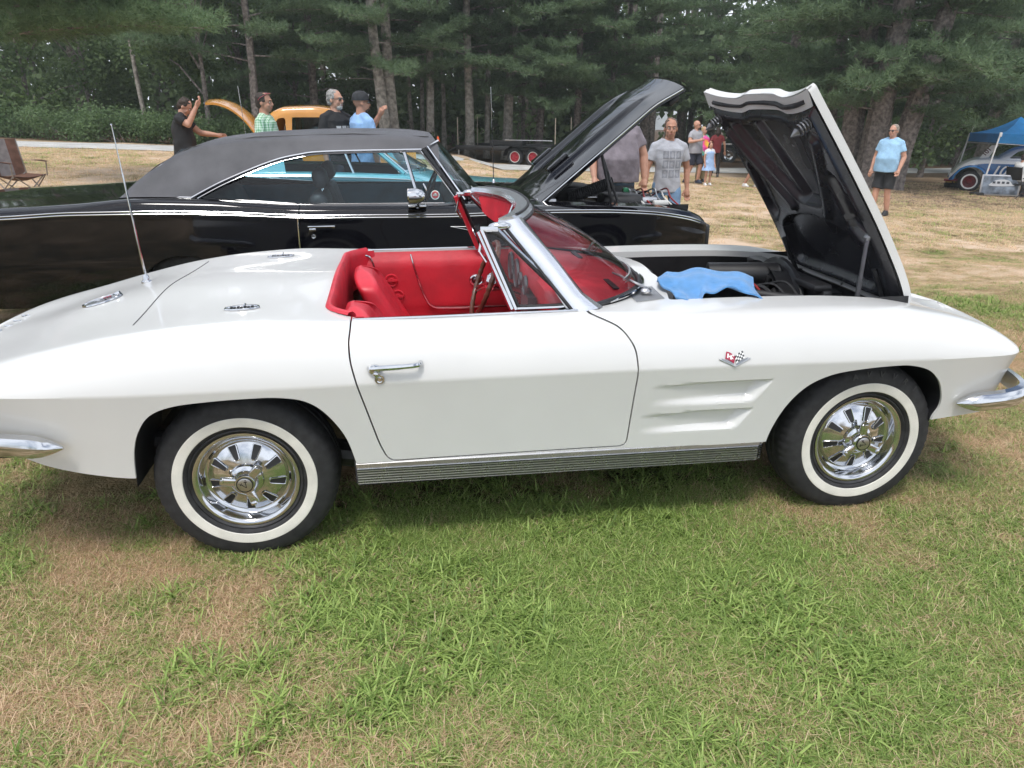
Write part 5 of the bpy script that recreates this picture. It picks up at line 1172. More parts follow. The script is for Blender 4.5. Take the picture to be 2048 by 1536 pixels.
# ================================================================ the teal hardtop beyond it
YT = 6.6; GT = float(gz(0, YT))+.02
TEAL = mat('teal paint', (.020, .115, .150), .12, coat=1, noise=(2, .15)); AQUA = mat('aqua paint', (.16, .46, .52), .2, coat=.8, noise=(2, .1))
tl = thing('teal_hardtop', 'teal and aqua two-tone hardtop seen through the windows of the black fastback', 'car', (0, YT, GT))
tw = tab((-1.42, .78), (-1.2, .86), (-.5, .90), (1.5, .90), (2.3, .86), (2.6, .80)); tzs = tab((-1.42, .88), (-1.0, .925), (.7, .875), (1.0, .79), (1.6, .71), (2.3, .67), (2.6, .62)); tzc = tab((-1.42, .90), (-1.2, .95), (.8, .91), (1.1, .82), (1.7, .74), (2.6, .66))
def tsec(x):
    w, zs, zc = float(tw(x)), float(tzs(x)), float(tzc(x)); p = spline([(w-.06, .25), (w, .5), (w, zs-.12), (w-.03, zs-.02), (w-.09, zs), (w*.6, zs+.7*(zc-zs)), (0, zc)], 5); return [(x, YT-h, z+GT) for h, z in p]
V, F = hull(tsec, np.linspace(-1.42, 2.6, 90))
V, F = clip(V, F, sdp(np.stack([V[:, 0], np.abs(V[:, 1]-YT)], 1), rpoly([(-.9, -.2), (-.9, .76), (.62, .78), (.95, 0), (.95, -.2)], .05)))
for xa in (1.75, -.80): V, F = clip(V, F, np.where(V[:, 1] < YT-.5, np.hypot(V[:, 0]-xa, V[:, 2]-GT-.33)-.36, 1))
V1, F1 = clip(V, F, V[:, 2]-GT-tzs(V[:, 0])+.035); V2, F2 = clip(V, F, -(V[:, 2]-GT-tzs(V[:, 0])+.035))
both(V1, F1, YT).build('upper_body', AQUA, tl, recalc=False); both(V2, F2, YT).build('lower_body', TEAL, tl, recalc=False)
MB().tube([(x, YT-float(tw(x))+.02, GT+float(tzs(x))-.037) for x in np.linspace(-1.4, 2.5, 60)], .008, 6).build('side_strip', CHROME, tl)
tzr = tab((-1.30, .95), (-1.1, 1.10), (-.85, 1.20), (-.5, 1.27), (0, 1.29), (.3, 1.27))
def trs(x):
    zr = float(tzr(x)); zb = float(tzs(x)); return [(x, YT-h, z+GT) for h, z in spline([(.80, zb), (.70, zb+(zr-zb)*.6), (.60, zr-.05), (.4, zr-.01), (0, zr)], 6)]
V, F = hull(trs, np.linspace(-1.30, .3, 60)); V, F = clip(V, F, np.where(V[:, 1] < YT-.45, sdp(np.stack([V[:, 0], V[:, 2]-GT], 1), rpoly([(-.55, .80), (-.60, 1.14), (.02, 1.17), (.3, 1.15), (.75, .8)], .05)), 1))
both(V, F, YT).build('roof', AQUA, tl, recalc=False)
for s in (-1, 1):
    b = MB(); b.tube([(.28, YT+s*.60, 1.22+GT), (.68, YT+s*.76, .89+GT)], .022, 6); b.build('pillar', AQUA, tl)
    b = MB(); b.tube([(.31, YT+s*.60, 1.23+GT), (.72, YT+s*.77, .89+GT)], .010, 6); b.tube([(.02, YT+s*.64, 1.19+GT), (.14, YT+s*.79, .90+GT)], .012, 6); b.build('window_trim', CHROME, tl)
P = [[(.95-.33*(h/.75)**2-.58*t*(1-.1*(h/.75)**2), YT+h*(1-.2*t), .91+.36*t+GT) for t in np.linspace(0, 1, 6)] for h in np.linspace(-.75, .75, 16)]; v, f = grid(np.array(P)); MB().add(v, f).build('windscreen', TINT, tl)
MB().tube([p[0] for p in P], .012, 6).build('windscreen_trim', CHROME, tl)
b = MB(); b.box((0, YT, .45+GT), (2.2, 1.5, .04)); b.rbox((-.15, YT, .68+GT), (.2, 1.3, .42), .05, 3); b.rbox((.25, YT, .55+GT), (.5, 1.3, .14), .05); b.rbox((.75, YT, .78+GT), (.25, 1.4, .16), .04); b.build('bench_seat', UPH, tl)
for xa in (1.75, -.80):
    for s in (-1, 1): roadwheel(tl, xa, YT, s, .84, r=.33, zc=.33+GT)
b = MB(); b.tube([(-1.20, YT+.72, .93+GT), (-1.24, YT+.72, 1.80+GT)], [.006, .003], 6); b.build('antenna', CHROME, tl)

# ================================================================ the orange-yellow coupe
YO = 9.9; GO = float(gz(-1, YO)); ORG = mat('amber paint', (.55, .235, .028), .22, coat=.9, noise=(3, .12))
oc = thing('amber_coupe', 'amber yellow vintage coupe with its trunk lid raised behind the black roof', 'car', (-.8, YO, GO))
def osec(x):
    zt = float(tab((-2.6, .55), (-2.3, .85), (-1.9, 1.05), (-1.4, 1.18), (-1.05, 1.20), (.1, 1.10), (.7, 1.0), (.9, .95))(x)); w = float(tab((-2.6, .30), (-2.2, .52), (-1.4, .66), (-.5, .68), (.2, .52), (.9, .33))(x))
    return [(x, YO-h, z+GO) for h, z in spline([(w, .42), (w+.02, .7), (w, zt-.12), (w-.06, zt-.03), (w-.18, zt), (0, zt+.02)], 5)]
V, F = hull(osec, np.linspace(-2.6, .9, 80)); V, F = clip(V, F, sdp(np.stack([V[:, 0], np.abs(V[:, 1]-YO)], 1), rpoly([(-1.3, -.2), (-1.3, .54), (-.15, .60), (-.15, -.2)], .03)))
both(V, F, YO).build('body', ORG, oc, recalc=False)
def ocab(x):
    zr = float(tab((-1.42, 1.20), (-1.36, 1.38), (-1.22, 1.54), (-1.0, 1.62), (-.6, 1.63), (-.35, 1.60), (-.20, 1.53))(x)); wr = float(tab((-1.42, .45), (-1.1, .56), (-.20, .56))(x))
    return [(x, YO-h, z+GO) for h, z in spline([(.64, 1.14), (wr+.03, 1.14+(zr-1.14)*.5), (wr, zr-.09), (wr-.10, zr-.02), (0, zr)], 7)]
V, F = hull(ocab, np.linspace(-1.42, -.20, 50))
for wp_ in (rpoly([(-.92, 1.22), (-.90, 1.46), (-.32, 1.46), (-.27, 1.22)], .04), rpoly([(-1.20, 1.24), (-1.12, 1.44), (-1.00, 1.46), (-1.00, 1.23)], .04)):
    V, F = clip(V, F, np.where(V[:, 1] < YO-.40, sdp(np.stack([V[:, 0], V[:, 2]-GO], 1), wp_), 1))
    V, F = lip(V, F, lambda m: np.abs(sdp(np.stack([m[:, 0], m[:, 2]-GO], 1), wp_)) < .012, (0, .03, 0))
both(V, F, YO).build('cab', ORG, oc, recalc=False)
for s in (-1, 1): MB().add([(x, YO+s*.585, z+GO) for x, z in ((-.92, 1.22), (-.9, 1.46), (-.32, 1.46), (-.27, 1.22))], [(0, 1, 2, 3)]).build('side_window', glass('dark glass', (.25, .28, .28)), oc, smooth=False)
b = MB(); b.ball((-.33, YO-.70, 1.40+GO), (.02, .05, .05), 12); b.tube([(-.33, YO-.70, 1.40+GO), (-.30, YO-.62, 1.45+GO)], .008, 6); b.build('wing_mirror', CHROME, oc)
# lid: a curved shell hinged at the rear of the cab
hx, hz = -1.40, 1.22
arc = spline([(hx, hz), (-1.56, 1.46), (-1.76, 1.63), (-1.97, 1.71), (-2.13, 1.71)], 5); rows = []
for (x, z), (x2, z2) in zip(arc, np.vstack([arc[1:], arc[-1:]+[(-.02, 0)]])):
    nx, nz_ = (z2-z), -(x2-x); L = math.hypot(nx, nz_); nx, nz_ = nx/L, nz_/L
    rows.append([(x-nx*.02*(h/.45)**2*2, YO+h, z+GO-.05*(h/.45)**2) for h in np.linspace(-.45, .45, 9)])
top = np.array(rows); v, f = grid(top); b = MB().add(v, f); v2, f2 = grid(top+np.array((.0, 0, -.035))); b.add(v2, f2)
for j in (0, -1): v3, f3 = grid(np.stack([top[:, j], top[:, j]+np.array((0, 0, -.035))], 1)); b.add(v3, f3)
b.build('trunk_lid', ORG, oc)
for xa in (.75, -1.75):
    for s in (-1, 1):
        roadwheel(oc, xa, YO, s, .78, r=.34, zc=.34+GO)
        P = [[(xa+(.46*math.cos(a)), YO+s*h, .36+GO+.46*math.sin(a)) for h in (.56, .80, .86)] for a in np.linspace(-.1, math.pi+.1, 16)]; v, f = grid(np.array(P)); MB().add(v, f).build('fender', ORG, oc)
b = MB(); b.box((-.7, YO, .5+GO), (1.1, 1.1, .05)); b.rbox((-1.1, YO, .85+GO), (.18, 1.0, .5), .05); b.build('bench_seat', UPH, oc)
# ================================================================ people
SKIN = mat('skin', (.50, .27, .19), .55, noise=(14, .10)); SKIN2 = mat('tanned skin', (.42, .21, .14), .55, noise=(14, .10))
def cloth(name, c, n=.15): return mat(name, c, .85, noise=(7, n), bump=(18, .5, .02))
JEANS = cloth('blue jeans', (.10, .17, .28), .35)
def remeshed(name, mb, voxel, mats, parent, smooth_it=2, wr=None):
    """union of overlapping closed shapes as one continuous surface"""
    o = mb.build(name+'_src', [None] if False else mats, None, smooth=False)
    md = o.modifiers.new('r', 'REMESH'); md.mode = 'VOXEL'; md.voxel_size = voxel; md.use_smooth_shade = True
    if smooth_it: sm = o.modifiers.new('s', 'SMOOTH'); sm.factor = .5; sm.iterations = smooth_it
    dg = bpy.context.evaluated_depsgraph_get(); me = bpy.data.meshes.new_from_object(o.evaluated_get(dg)); src = o.data; bpy.data.objects.remove(o); bpy.data.meshes.remove(src)
    me.name = name
    if wr:
        n = len(me.vertices); co = np.zeros(n*3, np.float32); me.vertices.foreach_get('co', co); nr = np.zeros(n*3, np.float32); me.vertices.foreach_get('normal', nr); co = co.reshape(-1, 3); nr = nr.reshape(-1, 3)
        x, y, z = co.T; d = np.sin(z*wr[1]+6*np.sin(x*5+wr[2])+3*np.sin(y*7))*np.sin(x*wr[1]*.45+z*9+wr[2]); co += nr*(wr[0]*d)[:, None]; me.vertices.foreach_set('co', co.reshape(-1))
    me.materials.clear(); me.materials.append(mats); me.shade_smooth(); me.update(); p = bpy.data.objects.new(name, me); COL.objects.link(p); p.parent = parent; return p
def ell(rows, n=20):
    """closed loft through elliptical rings: rows of (cx, cy, z, rx, ry)"""
    V, F = [], []
    for (cx, cy, z, rx, ry) in rows:
        for k in range(n): a = 2*math.pi*k/n; c, s = math.cos(a), math.sin(a); V.append((cx+rx*np.sign(c)*abs(c)**.85, cy+ry*np.sign(s)*abs(s)**.85, z))
    m = len(rows)
    for i in range(m-1):
        for k in range(n): F.append((i*n+k, i*n+(k+1) % n, (i+1)*n+(k+1) % n, (i+1)*n+k))
    F.append(tuple(range(n-1, -1, -1))); F.append(tuple((m-1)*n+k for k in range(n))); return np.array(V, float), F
def person(label, px, Y, top, rz, pose=None, build=1.0, belly=0.0, shirt=None, sleeve=.5, pants=None, shorts=False, shoes=(.03, .03, .035), skin=None, hair=(.05, .03, .02), bald=False, beard=None, head=0.0, nod=0.0, extras=(), H=None, dress=False, vox=.012, shirt_hem=.86, group=None, hairlen=0, zbase=None):
    g = at(px, Y); d = np.array((g[0], Y, 0))
    # height from the head's place in the picture
    ray = _f+((px-1024)/FPX)*_r-((top-768)/FPX)*_u; t = (Y-CAM[1])/ray[1]; ztop = CAM[2]+t*ray[2]
    Hh = (ztop-g[2]) if H is None else H; S = Hh/1.76; skin = skin or SKIN
    root = thing('person', label, 'person', tuple(g), rz, group); root.scale = (S, S, S)
    J = dict(pel=(0, 0, .95), chest=(0, 0, 1.28), neck=(0, .01, 1.49), head=(0, -.01, 1.62), Ls=(.178, .01, 1.405), Rs=(-.178, .01, 1.405), Le=(.23, .02, 1.13), Re=(-.23, .02, 1.13), Lw=(.235, -.06, .89), Rw=(-.235, -.06, .89), Lh=(.095, 0, .92), Rh=(-.095, 0, .92), Lk=(.10, -.02, .50), Rk=(-.10, -.02, .50), La=(.11, .03, .085), Ra=(-.11, .03, .085))
    if pose: J.update(pose)
    J = {k: np.array(v, float) for k, v in J.items()}; B = build
    pel, ch, nk, hd = J['pel'], J['chest'], J['neck'], J['head']
    def torso(e, z0=None):
        mid = (pel+ch)/2; rows = [(pel[0], pel[1], pel[2]-.10, .150*B+e, .105*B+e), (pel[0], pel[1]-.6*belly, pel[2], .165*B+e+belly*.6, .115*B+e+belly*.8), (mid[0], mid[1]-belly*.8, mid[2], .150*B+e+belly*.7, .105*B+e+belly), (ch[0], ch[1]-.2*belly, ch[2], .170*B+e, .120*B+e), (ch[0]*.5+nk[0]*.5, ch[1]*.5+nk[1]*.5, ch[2]+.10, .178*B+e, .105*B+e), ((nk[0]+ch[0])/2, (nk[1]+ch[1])/2, nk[2]-.045, .12*B+e*.5, .075*B+e*.5), (nk[0], nk[1], nk[2]-.01, .07+e*.2, .06+e*.2)]
        return rows
    def limb(b, a, c, r0, r1, n=10): b.tube([a, a+(c-a)*.35, a+(c-a)*.7, c], [r0, (r0*.75+r1*.3)*1.02, (r0*.35+r1*.72), r1], n); b.ball(a, r0, 10); b.ball(c, r1, 10)
    b = MB(); V, F = ell(torso(-.012)); b.add(V, F)
    for s in 'LR':
        limb(b, J[s+'s'], J[s+'e'], .055*B, .042*B); limb(b, J[s+'e'], J[s+'w'], .043*B, .028*B); limb(b, J[s+'h'], J[s+'k'], .085*B, .055*B); limb(b, J[s+'k'], J[s+'a'], .056*B, .038*B)
        # hand: palm + five curled fingers
        w, e = J[s+'w'], J[s+'e']; ax = (w-e)/np.linalg.norm(w-e); side = np.cross(ax, (0, 1, 0)) if abs(ax[1]) < .9 else np.cross(ax, (1, 0, 0)); side /= np.linalg.norm(side); nrm = np.cross(ax, side); sg = 1 if s == 'L' else -1
        pc = w+ax*.06; b.tube([w, w+ax*.045, w+ax*.095], [.027, .037, .036], 10, sy=1.0, up=nrm*.55)
        for k, (o, L) in enumerate(((-.030, .060), (-.010, .075), (.011, .070), (.030, .055))):
            a0 = w+ax*.09+side*o; b.tube([a0, a0+ax*L*.5+nrm*sg*-.004, a0+ax*L*.85+nrm*sg*.018, a0+ax*L*.98+nrm*sg*.036], [.0105, .010, .0095, .008], 7)
        a0 = w+ax*.035+side*-.028*sg; b.tube([a0, a0-side*sg*.026+ax*.03, a0-side*sg*.032+ax*.065], [.013, .012, .009], 7)
    # head
    b.tube([nk-np.array((0, 0, .04)), nk+np.array((0, 0, .05)), hd-np.array((0, -.005, .02))], [.066, .056, .056], 12)
    Th = TR(tuple(hd), rz=head)@TR(rx=nod)
    b.ball((0, .012, .030), (.076, .096, .098), 20, T=Th); b.ball((0, -.022, -.045), (.060, .068, .070), 16, T=Th); b.ball((0, -.055, -.085), (.030, .026, .024), 10, T=Th)
    b.tube([(0, -.082, .018), (0, -.100, -.008), (0, -.106, -.026), (0, -.088, -.036)], [.009, .012, .015, .012], 8, T=Th); b.ball((0, -.078, .030), (.050, .020, .012), 10, T=Th)
    for sx in (-1, 1): b.ball((sx*.078, .012, -.010), (.010, .020, .032), 8, T=Th); b.ball((sx*.038, -.060, -.030), (.024, .022, .020), 8, T=Th)
    b.ball((0, -.084, -.062), (.026, .012, .010), 8, T=Th)
    remeshed('body', b, vox*.8, skin, root, 1)
    # face
    for sx in (-1, 1):
        m = MB(); m.ball((sx*.030, -.079, .006), (.012, .008, .007), 10, mi=0, T=Th); m.ball((sx*.030, -.0865, .006), (.0055, .003, .0055), 8, mi=1, T=Th); m.build('eye', [mat('eye white', (.6, .58, .55), .3), mat('eye iris', (.03, .025, .02), .2)], root, local=True)
        m = MB(); m.tube([(sx*.014, -.088, .024), (sx*.030, -.089, .030), (sx*.047, -.080, .026)], [.004, .005, .003], 6, T=Th); m.build('eyebrow', mat('hair %d %d %d' % tuple(int(c*255) for c in hair), hair, .7, noise=(60, .5)), root, local=True)
    m = MB(); m.tube([(-.022, -.088, -.062), (0, -.096, -.060), (.022, -.088, -.062)], [.003, .0055, .003], 6, T=Th); m.build('mouth', mat('lips', (.34, .12, .10), .5), root, local=True)
    HM = mat('hair %d %d %d' % tuple(int(c*255) for c in hair), hair, .7, noise=(60, .5), bump=(90, .8, .02))
    if not bald:
        m = MB(); r_ = np.random.default_rng(int(px)); m.ball((0, .022, .036), (.083, .097, .096), 18, T=Th); m.ball((0, .055, -.005), (.074, .064, .075), 14, T=Th)
        for k in range(26):
            a = r_.uniform(0, 6.28); e = r_.uniform(.25, 1.3); m.ball((.070*math.cos(a)*math.cos(e), .026+.080*math.sin(a)*math.cos(e)+.008, .042+.078*math.sin(e)), r_.uniform(.014, .020), 6, T=Th)
        if hairlen: m.tube([(0, .06, .02), (0, .085, -.08), (0, .07, -.08-hairlen)], [.07, .065, .03], 10, T=Th); [m.tube([(sx*.065, .03, .02), (sx*.078, .03, -.07), (sx*.07, .03, -.06-hairlen)], [.03, .028, .012], 8, T=Th) for sx in (-1, 1)]
        h = remeshed('hair', m, vox*.8, HM, root, 1, (.0035, 120, 1.0))
        # clear the face: keep only what lies behind the hairline
        bm = bmesh.new(); bm.from_mesh(h.data); Ti = Matrix(Th.tolist()).inverted(); kill = []
        for v_ in bm.verts:
            q = Ti @ v_.co
            if q.y < -.035 and q.z < .062 or (q.y < .0 and q.z < -.0): kill.append(v_)
        bmesh.ops.delete(bm, geom=kill, context='VERTS'); bm.to_mesh(h.data); bm.free()
    if beard: m = MB(); m.ball((0, -.046, -.082), (.046, .050, .040), 14, T=Th); m.ball((0, -.085, -.050), (.030, .014, .008), 8, T=Th); remeshed('beard', m, vox*.7, mat('beard %d' % int(beard[0]*255), beard, .8, noise=(80, .5)), root, 1)
    # clothes
    if shirt is not None:
        m = MB(); rows = torso(.014); hem = shirt_hem; rows[0] = (pel[0], pel[1]-.5*belly, hem+(pel[2]-.95), .182*B+belly*.5, .132*B+belly*.75); V, F = ell(rows, 24); m.add(V, F)
        for s in 'LR':
            a, c = J[s+'s'], J[s+'e']; k = min(sleeve, 1.0); m.ball(a, .060*B, 12); m.tube([nk+np.array((0, 0, -.055)), (nk+a)/2+np.array((0, 0, .004)), a], [.06, .058*B, .056*B], 12); m.tube([a, a+(c-a)*k*.5, a+(c-a)*k], [.062*B, .064*B, .068*B if sleeve <= 1 else .052], 14)
            if sleeve > 1: w_ = J[s+'w']; m.ball(c, .052, 10); m.tube([c, c+(w_-c)*(sleeve-1)], [.052, .040], 12)
        remeshed('shirt', m, vox, shirt, root, 1, (.0045, 26, px*.01))
    if dress:
        m = MB(); V, F = ell([(0, 0, .62, .30, .24), (0, 0, .80, .235, .18), (0, 0, 1.10, .185, .145), (0, 0, 1.34, .185, .14), (0, 0, 1.40, .13, .11)], 24); m.add(V, F); remeshed('dress', m, vox, dress, root, 1, (.008, 22, 1))
    if pants is not None:
        m = MB(); V, F = ell([(pel[0], pel[1], pel[2]-.13, .165*B, .118*B), (pel[0], pel[1], pel[2]-.02, .168*B+belly*.3, .12*B+belly*.3), (pel[0], pel[1], pel[2]+.08, .155*B+belly*.3, .11*B+belly*.3)]); m.add(V, F)
        for s in 'LR':
            h_, k_, a_ = J[s+'h'], J[s+'k'], J[s+'a']
            if shorts: e_ = h_+(k_-h_)*.92; m.ball(h_, .098*B, 12); m.tube([h_, h_+(k_-h_)*.5, e_], [.098*B, .096*B, .094*B], 14)
            else:
                e_ = a_+(k_-a_)*.06; m.ball(h_, .096*B, 12); m.tube([h_, h_+(k_-h_)*.5, k_], [.096*B, .084*B, .070*B], 14); m.ball(k_, .070*B, 12); m.tube([k_, k_+(a_-k_)*.5, e_], [.070*B, .066*B, .064*B], 14)
        remeshed('shorts' if shorts else 'trousers', m, vox, pants, root, 1, (.005, 24, px*.02))
    SM = mat('shoe %d %d %d' % tuple(int(c*255) for c in shoes), shoes, .5, noise=(20, .3))
    for s in 'LR':
        a_ = J[s+'a']; m = MB(); V, F = ell([(0, 0, -.075, .040, .13), (0, -.005, -.055, .046, .14), (0, .01, -.02, .042, .10), (0, .03, .03, .040, .055)]); m.add(V+np.array((a_[0], a_[1]-.05, a_[2])), F); m.build('shoe', SM, root, local=True)
    for e in extras:
        m = MB()
        if e[0] == 'sunglasses':
            for sx in (-1, 1): m.rbox((sx*.032, -.094, .006), (.050, .008, .030), .008, 2, T=Th); m.tube([(sx*.057, -.090, .012), (sx*.080, -.02, .012), (sx*.082, .02, .0)], .003, 5, T=Th)
            m.tube([(-.012, -.096, .012), (.012, -.096, .012)], .003, 5, T=Th); m.build('sunglasses', mat('sunglass black', (.01, .01, .01), .1, coat=1), root, local=True)
        if e[0] == 'glasses_on_head':
            for sx in (-1, 1): m.rbox((sx*.034, -.055, .112), (.052, .032, .010), .006, 2, T=Th); m.tube([(sx*.06, -.05, .10), (sx*.086, .02, .06), (sx*.084, .05, .03)], .003, 5, T=Th)
            m.build('sunglasses', mat('sunglass pink', (.5, .10, .14), .15, coat=1), root, local=True)
        if e[0] == 'cap':
            V, F = ell([(0, .012, .030, .092, .108), (0, .012, .070, .092, .106), (0, .014, .110, .078, .090), (0, .014, .138, .045, .052), (0, .014, .145, .01, .01)], 20); m.add(V, F, T=Th)
            P = [[(x, -.085-.075*math.sqrt(max(0, 1-(x/.085)**2))*t, .050-.020*t-.10*x*x*10*.3*t) for t in (0, .5, 1)] for x in np.linspace(-.08, .08, 9)]; v, f = grid(np.array(P)); m.add(v, f, T=Th); v, f = grid(np.array(P)+np.array((0, 0, -.006))); m.add(v, f, T=Th); m.build('cap', mat('dark cap', (.025, .026, .03), .8, noise=(20, .3)), root, local=True)
            q = MB(); q.rbox((0, -.095, .092), (.035, .006, .028), .004, 1, T=Th); q.build('cap_patch', mat('cap patch', (.35, .35, .35), .7), root, local=True)
    return root
# shirt prints, set in the shirt's own coordinates
def printmat(name, base, col, x0, x1, z0, z1, nx, nz, gap=.07, inner=True):
    m = cloth(name, base); t = m.node_tree; b = t.nodes['Principled BSDF']; src = b.inputs['Base Color'].links[0].from_socket
    def M(op, a, c=None):
        n = t.nodes.new('ShaderNodeMath'); n.operation = op
        for i, v in enumerate((a, c)):
            if v is None: continue
            if isinstance(v, (int, float)): n.inputs[i].default_value = v
            else: t.links.new(v, n.inputs[i])
        return n.outputs[0]
    tc = t.nodes.new('ShaderNodeTexCoord'); sp = t.nodes.new('ShaderNodeSeparateXYZ'); t.links.new(tc.outputs['Object'], sp.inputs[0]); x, y, z = sp.outputs
    u = M('MULTIPLY', M('SUBTRACT', x, x0), nx/(x1-x0)); v = M('MULTIPLY', M('SUBTRACT', z, z0), nz/(z1-z0)); k = M('MULTIPLY', M('GREATER_THAN', u, 0), M('LESS_THAN', u, nx)); k = M('MULTIPLY', k, M('MULTIPLY', M('GREATER_THAN', v, 0), M('LESS_THAN', v, nz))); k = M('MULTIPLY', k, M('LESS_THAN', y, 0))
    fu, fv = M('FRACT', u), M('FRACT', v)
    for q in (fu, fv): k = M('MULTIPLY', k, M('MULTIPLY', M('GREATER_THAN', q, gap), M('LESS_THAN', q, 1-gap)))
    nz_ = t.nodes.new('ShaderNodeTexNoise'); nz_.inputs['Scale'].default_value = 45; t.links.new(tc.outputs['Object'], nz_.inputs['Vector']); k = M('MULTIPLY', k, M('ADD', M('MULTIPLY', nz_.outputs['Fac'], .9), .35))
    if inner:
        du, dv = M('SUBTRACT', fu, .5), M('SUBTRACT', fv, .5); rr = M('ADD', M('MULTIPLY', M('MULTIPLY', du, du), 1.6), M('MULTIPLY', dv, dv)); k = M('MULTIPLY', k, M('SUBTRACT', 1, M('MULTIPLY', M('LESS_THAN', rr, .085), .45)))
    mx = t.nodes.new('ShaderNodeMix'); mx.data_type = 'RGBA'; t.links.new(k, mx.inputs['Factor']); t.links.new(src, mx.inputs['A']); mx.inputs['B'].default_value = (*col, 1); t.links.new(mx.outputs['Result'], b.inputs['Base Color']); return m
def plaidmat():
    m = cloth('green plaid', (.50, .62, .50)); t = m.node_tree; b = t.nodes['Principled BSDF']; tc = t.nodes.new('ShaderNodeTexCoord'); sp = t.nodes.new('ShaderNodeSeparateXYZ'); t.links.new(tc.outputs['Object'], sp.inputs[0]); k = None
    for ax in ('X', 'Y', 'Z'):
        a = t.nodes.new('ShaderNodeMath'); a.operation = 'MULTIPLY'; a.inputs[1].default_value = 34; t.links.new(sp.outputs[ax], a.inputs[0]); f_ = t.nodes.new('ShaderNodeMath'); f_.operation = 'FRACT'; t.links.new(a.outputs[0], f_.inputs[0]); g_ = t.nodes.new('ShaderNodeMath'); g_.operation = 'LESS_THAN'; g_.inputs[1].default_value = .36; t.links.new(f_.outputs[0], g_.inputs[0])
        if k is None: k = g_.outputs[0]
        else: s_ = t.nodes.new('ShaderNodeMath'); s_.operation = 'ADD'; t.links.new(k, s_.inputs[0]); t.links.new(g_.outputs[0], s_.inputs[1]); k = s_.outputs[0]
    d_ = t.nodes.new('ShaderNodeMath'); d_.operation = 'MULTIPLY'; d_.inputs[1].default_value = .4; t.links.new(k, d_.inputs[0]); mx = t.nodes.new('ShaderNodeMix'); mx.data_type = 'RGBA'; mx.inputs['A'].default_value = (.58, .70, .58, 1); mx.inputs['B'].default_value = (.06, .26, .10, 1); t.links.new(d_.outputs[0], mx.inputs['Factor']); t.links.new(mx.outputs['Result'], b.inputs['Base Color']); return m
def tiedye():
    m = cloth('tie dye', (.5, .3, .3)); t = m.node_tree; b = t.nodes['Principled BSDF']; tc = t.nodes.new('ShaderNodeTexCoord'); nz_ = t.nodes.new('ShaderNodeTexNoise'); nz_.inputs['Scale'].default_value = 9; t.links.new(tc.outputs['Object'], nz_.inputs['Vector']); vm = t.nodes.new('ShaderNodeVectorMath'); vm.operation = 'DISTANCE'; t.links.new(tc.outputs['Object'], vm.inputs[0]); vm.inputs[1].default_value = (.03, -.14, 1.2)
    a = t.nodes.new('ShaderNodeMath'); a.operation = 'MULTIPLY_ADD'; t.links.new(nz_.outputs['Fac'], a.inputs[0]); a.inputs[1].default_value = .16; t.links.new(vm.outputs['Value'], a.inputs[2]); mr = t.nodes.new('ShaderNodeMapRange'); mr.inputs['From Min'].default_value = .06; mr.inputs['From Max'].default_value = .48; t.links.new(a.outputs[0], mr.inputs['Value']); cr = t.nodes.new('ShaderNodeValToRGB'); e = cr.color_ramp.elements; e[0].color = (.05, .45, .35, 1); e[1].color = (.05, .40, .70, 1); e[1].position = 1
    for p_, c_ in ((.16, (.75, .55, .05, 1)), (.30, (.75, .22, .08, 1)), (.45, (.70, .05, .25, 1)), (.62, (.75, .12, .40, 1)), (.78, (.10, .50, .25, 1))): q = e.new(p_); q.color = c_
    t.links.new(mr.outputs['Result'], cr.inputs['Fac']); t.links.new(cr.outputs['Color'], b.inputs['Base Color']); return m
BLACKT = cloth('black tee', (.016, .016, .018)); GREYT = cloth('heather grey tee', (.33, .33, .36)); 
walk = dict(Lk=(.10, -.16, .52), La=(.11, -.10, .10), Rk=(-.10, .00, .50), Ra=(-.11, .20, .10), Le=(.26, .06, 1.14), Lw=(.27, .02, .90), Re=(-.27, -.01, 1.14), Rw=(-.30, -.10, .92))
person('man in black T-shirt bent over holding the raised amber trunk lid', 388, 9.5, 188, R(90), dict(head=(0, -.10, 1.58), neck=(0, -.05, 1.47), Rs=(-.18, -.03, 1.42), Re=(-.20, -.16, 1.33), Rw=(-.16, -.30, 1.58), Le=(.22, -.22, 1.20), Lw=(.20, -.46, 1.17)), 1.06, .03, BLACKT, .62, cloth('dark grey jeans', (.07, .07, .085), .3), hair=(.035, .022, .015), nod=.6, head=0.0)
person('man in green plaid shirt with sunglasses pushed up on his head', 556, 7.85, 182, R(78), None, 1.0, .0, plaidmat(), .9, JEANS, hair=(.03, .02, .015), extras=[('glasses_on_head',)], skin=SKIN2)
person('grey-haired man in black T-shirt with white print and sunglasses', 690, 8.0, 176, R(42), None, .98, 0, printmat('black tee with white print', (.016, .016, .018), (.55, .55, .55), -.10, .14, 1.05, 1.32, 3, 6, .10, False), .6, JEANS, hair=(.28, .27, .26), beard=(.5, .48, .45), head=.35, extras=[('sunglasses',)])
person('bearded man in light blue shirt and dark cap raising one hand', 739, 7.8, 182, R(120), dict(Le=(.24, -.20, 1.22), Lw=(.10, -.30, 1.46), Re=(-.25, -.02, 1.15)), 1.12, .03, cloth('light blue work shirt', (.26, .42, .68)), 1.4, JEANS, hair=(.04, .03, .025), bald=True, beard=(.05, .03, .02), head=-.25, extras=[('cap',), ('sunglasses',)], skin=SKIN2)
person('heavy man in mauve grey T-shirt, head hidden behind the raised black hood', 1226, 5.6, 196, R(-8), dict(Le=(.30, .02, 1.14), Lw=(.31, -.03, .90), Re=(-.30, .00, 1.14), Rw=(-.28, -.14, .92)), 1.22, .06, cloth('mauve grey tee', (.20, .175, .20), .25), .62, JEANS, hair=(.15, .13, .12))
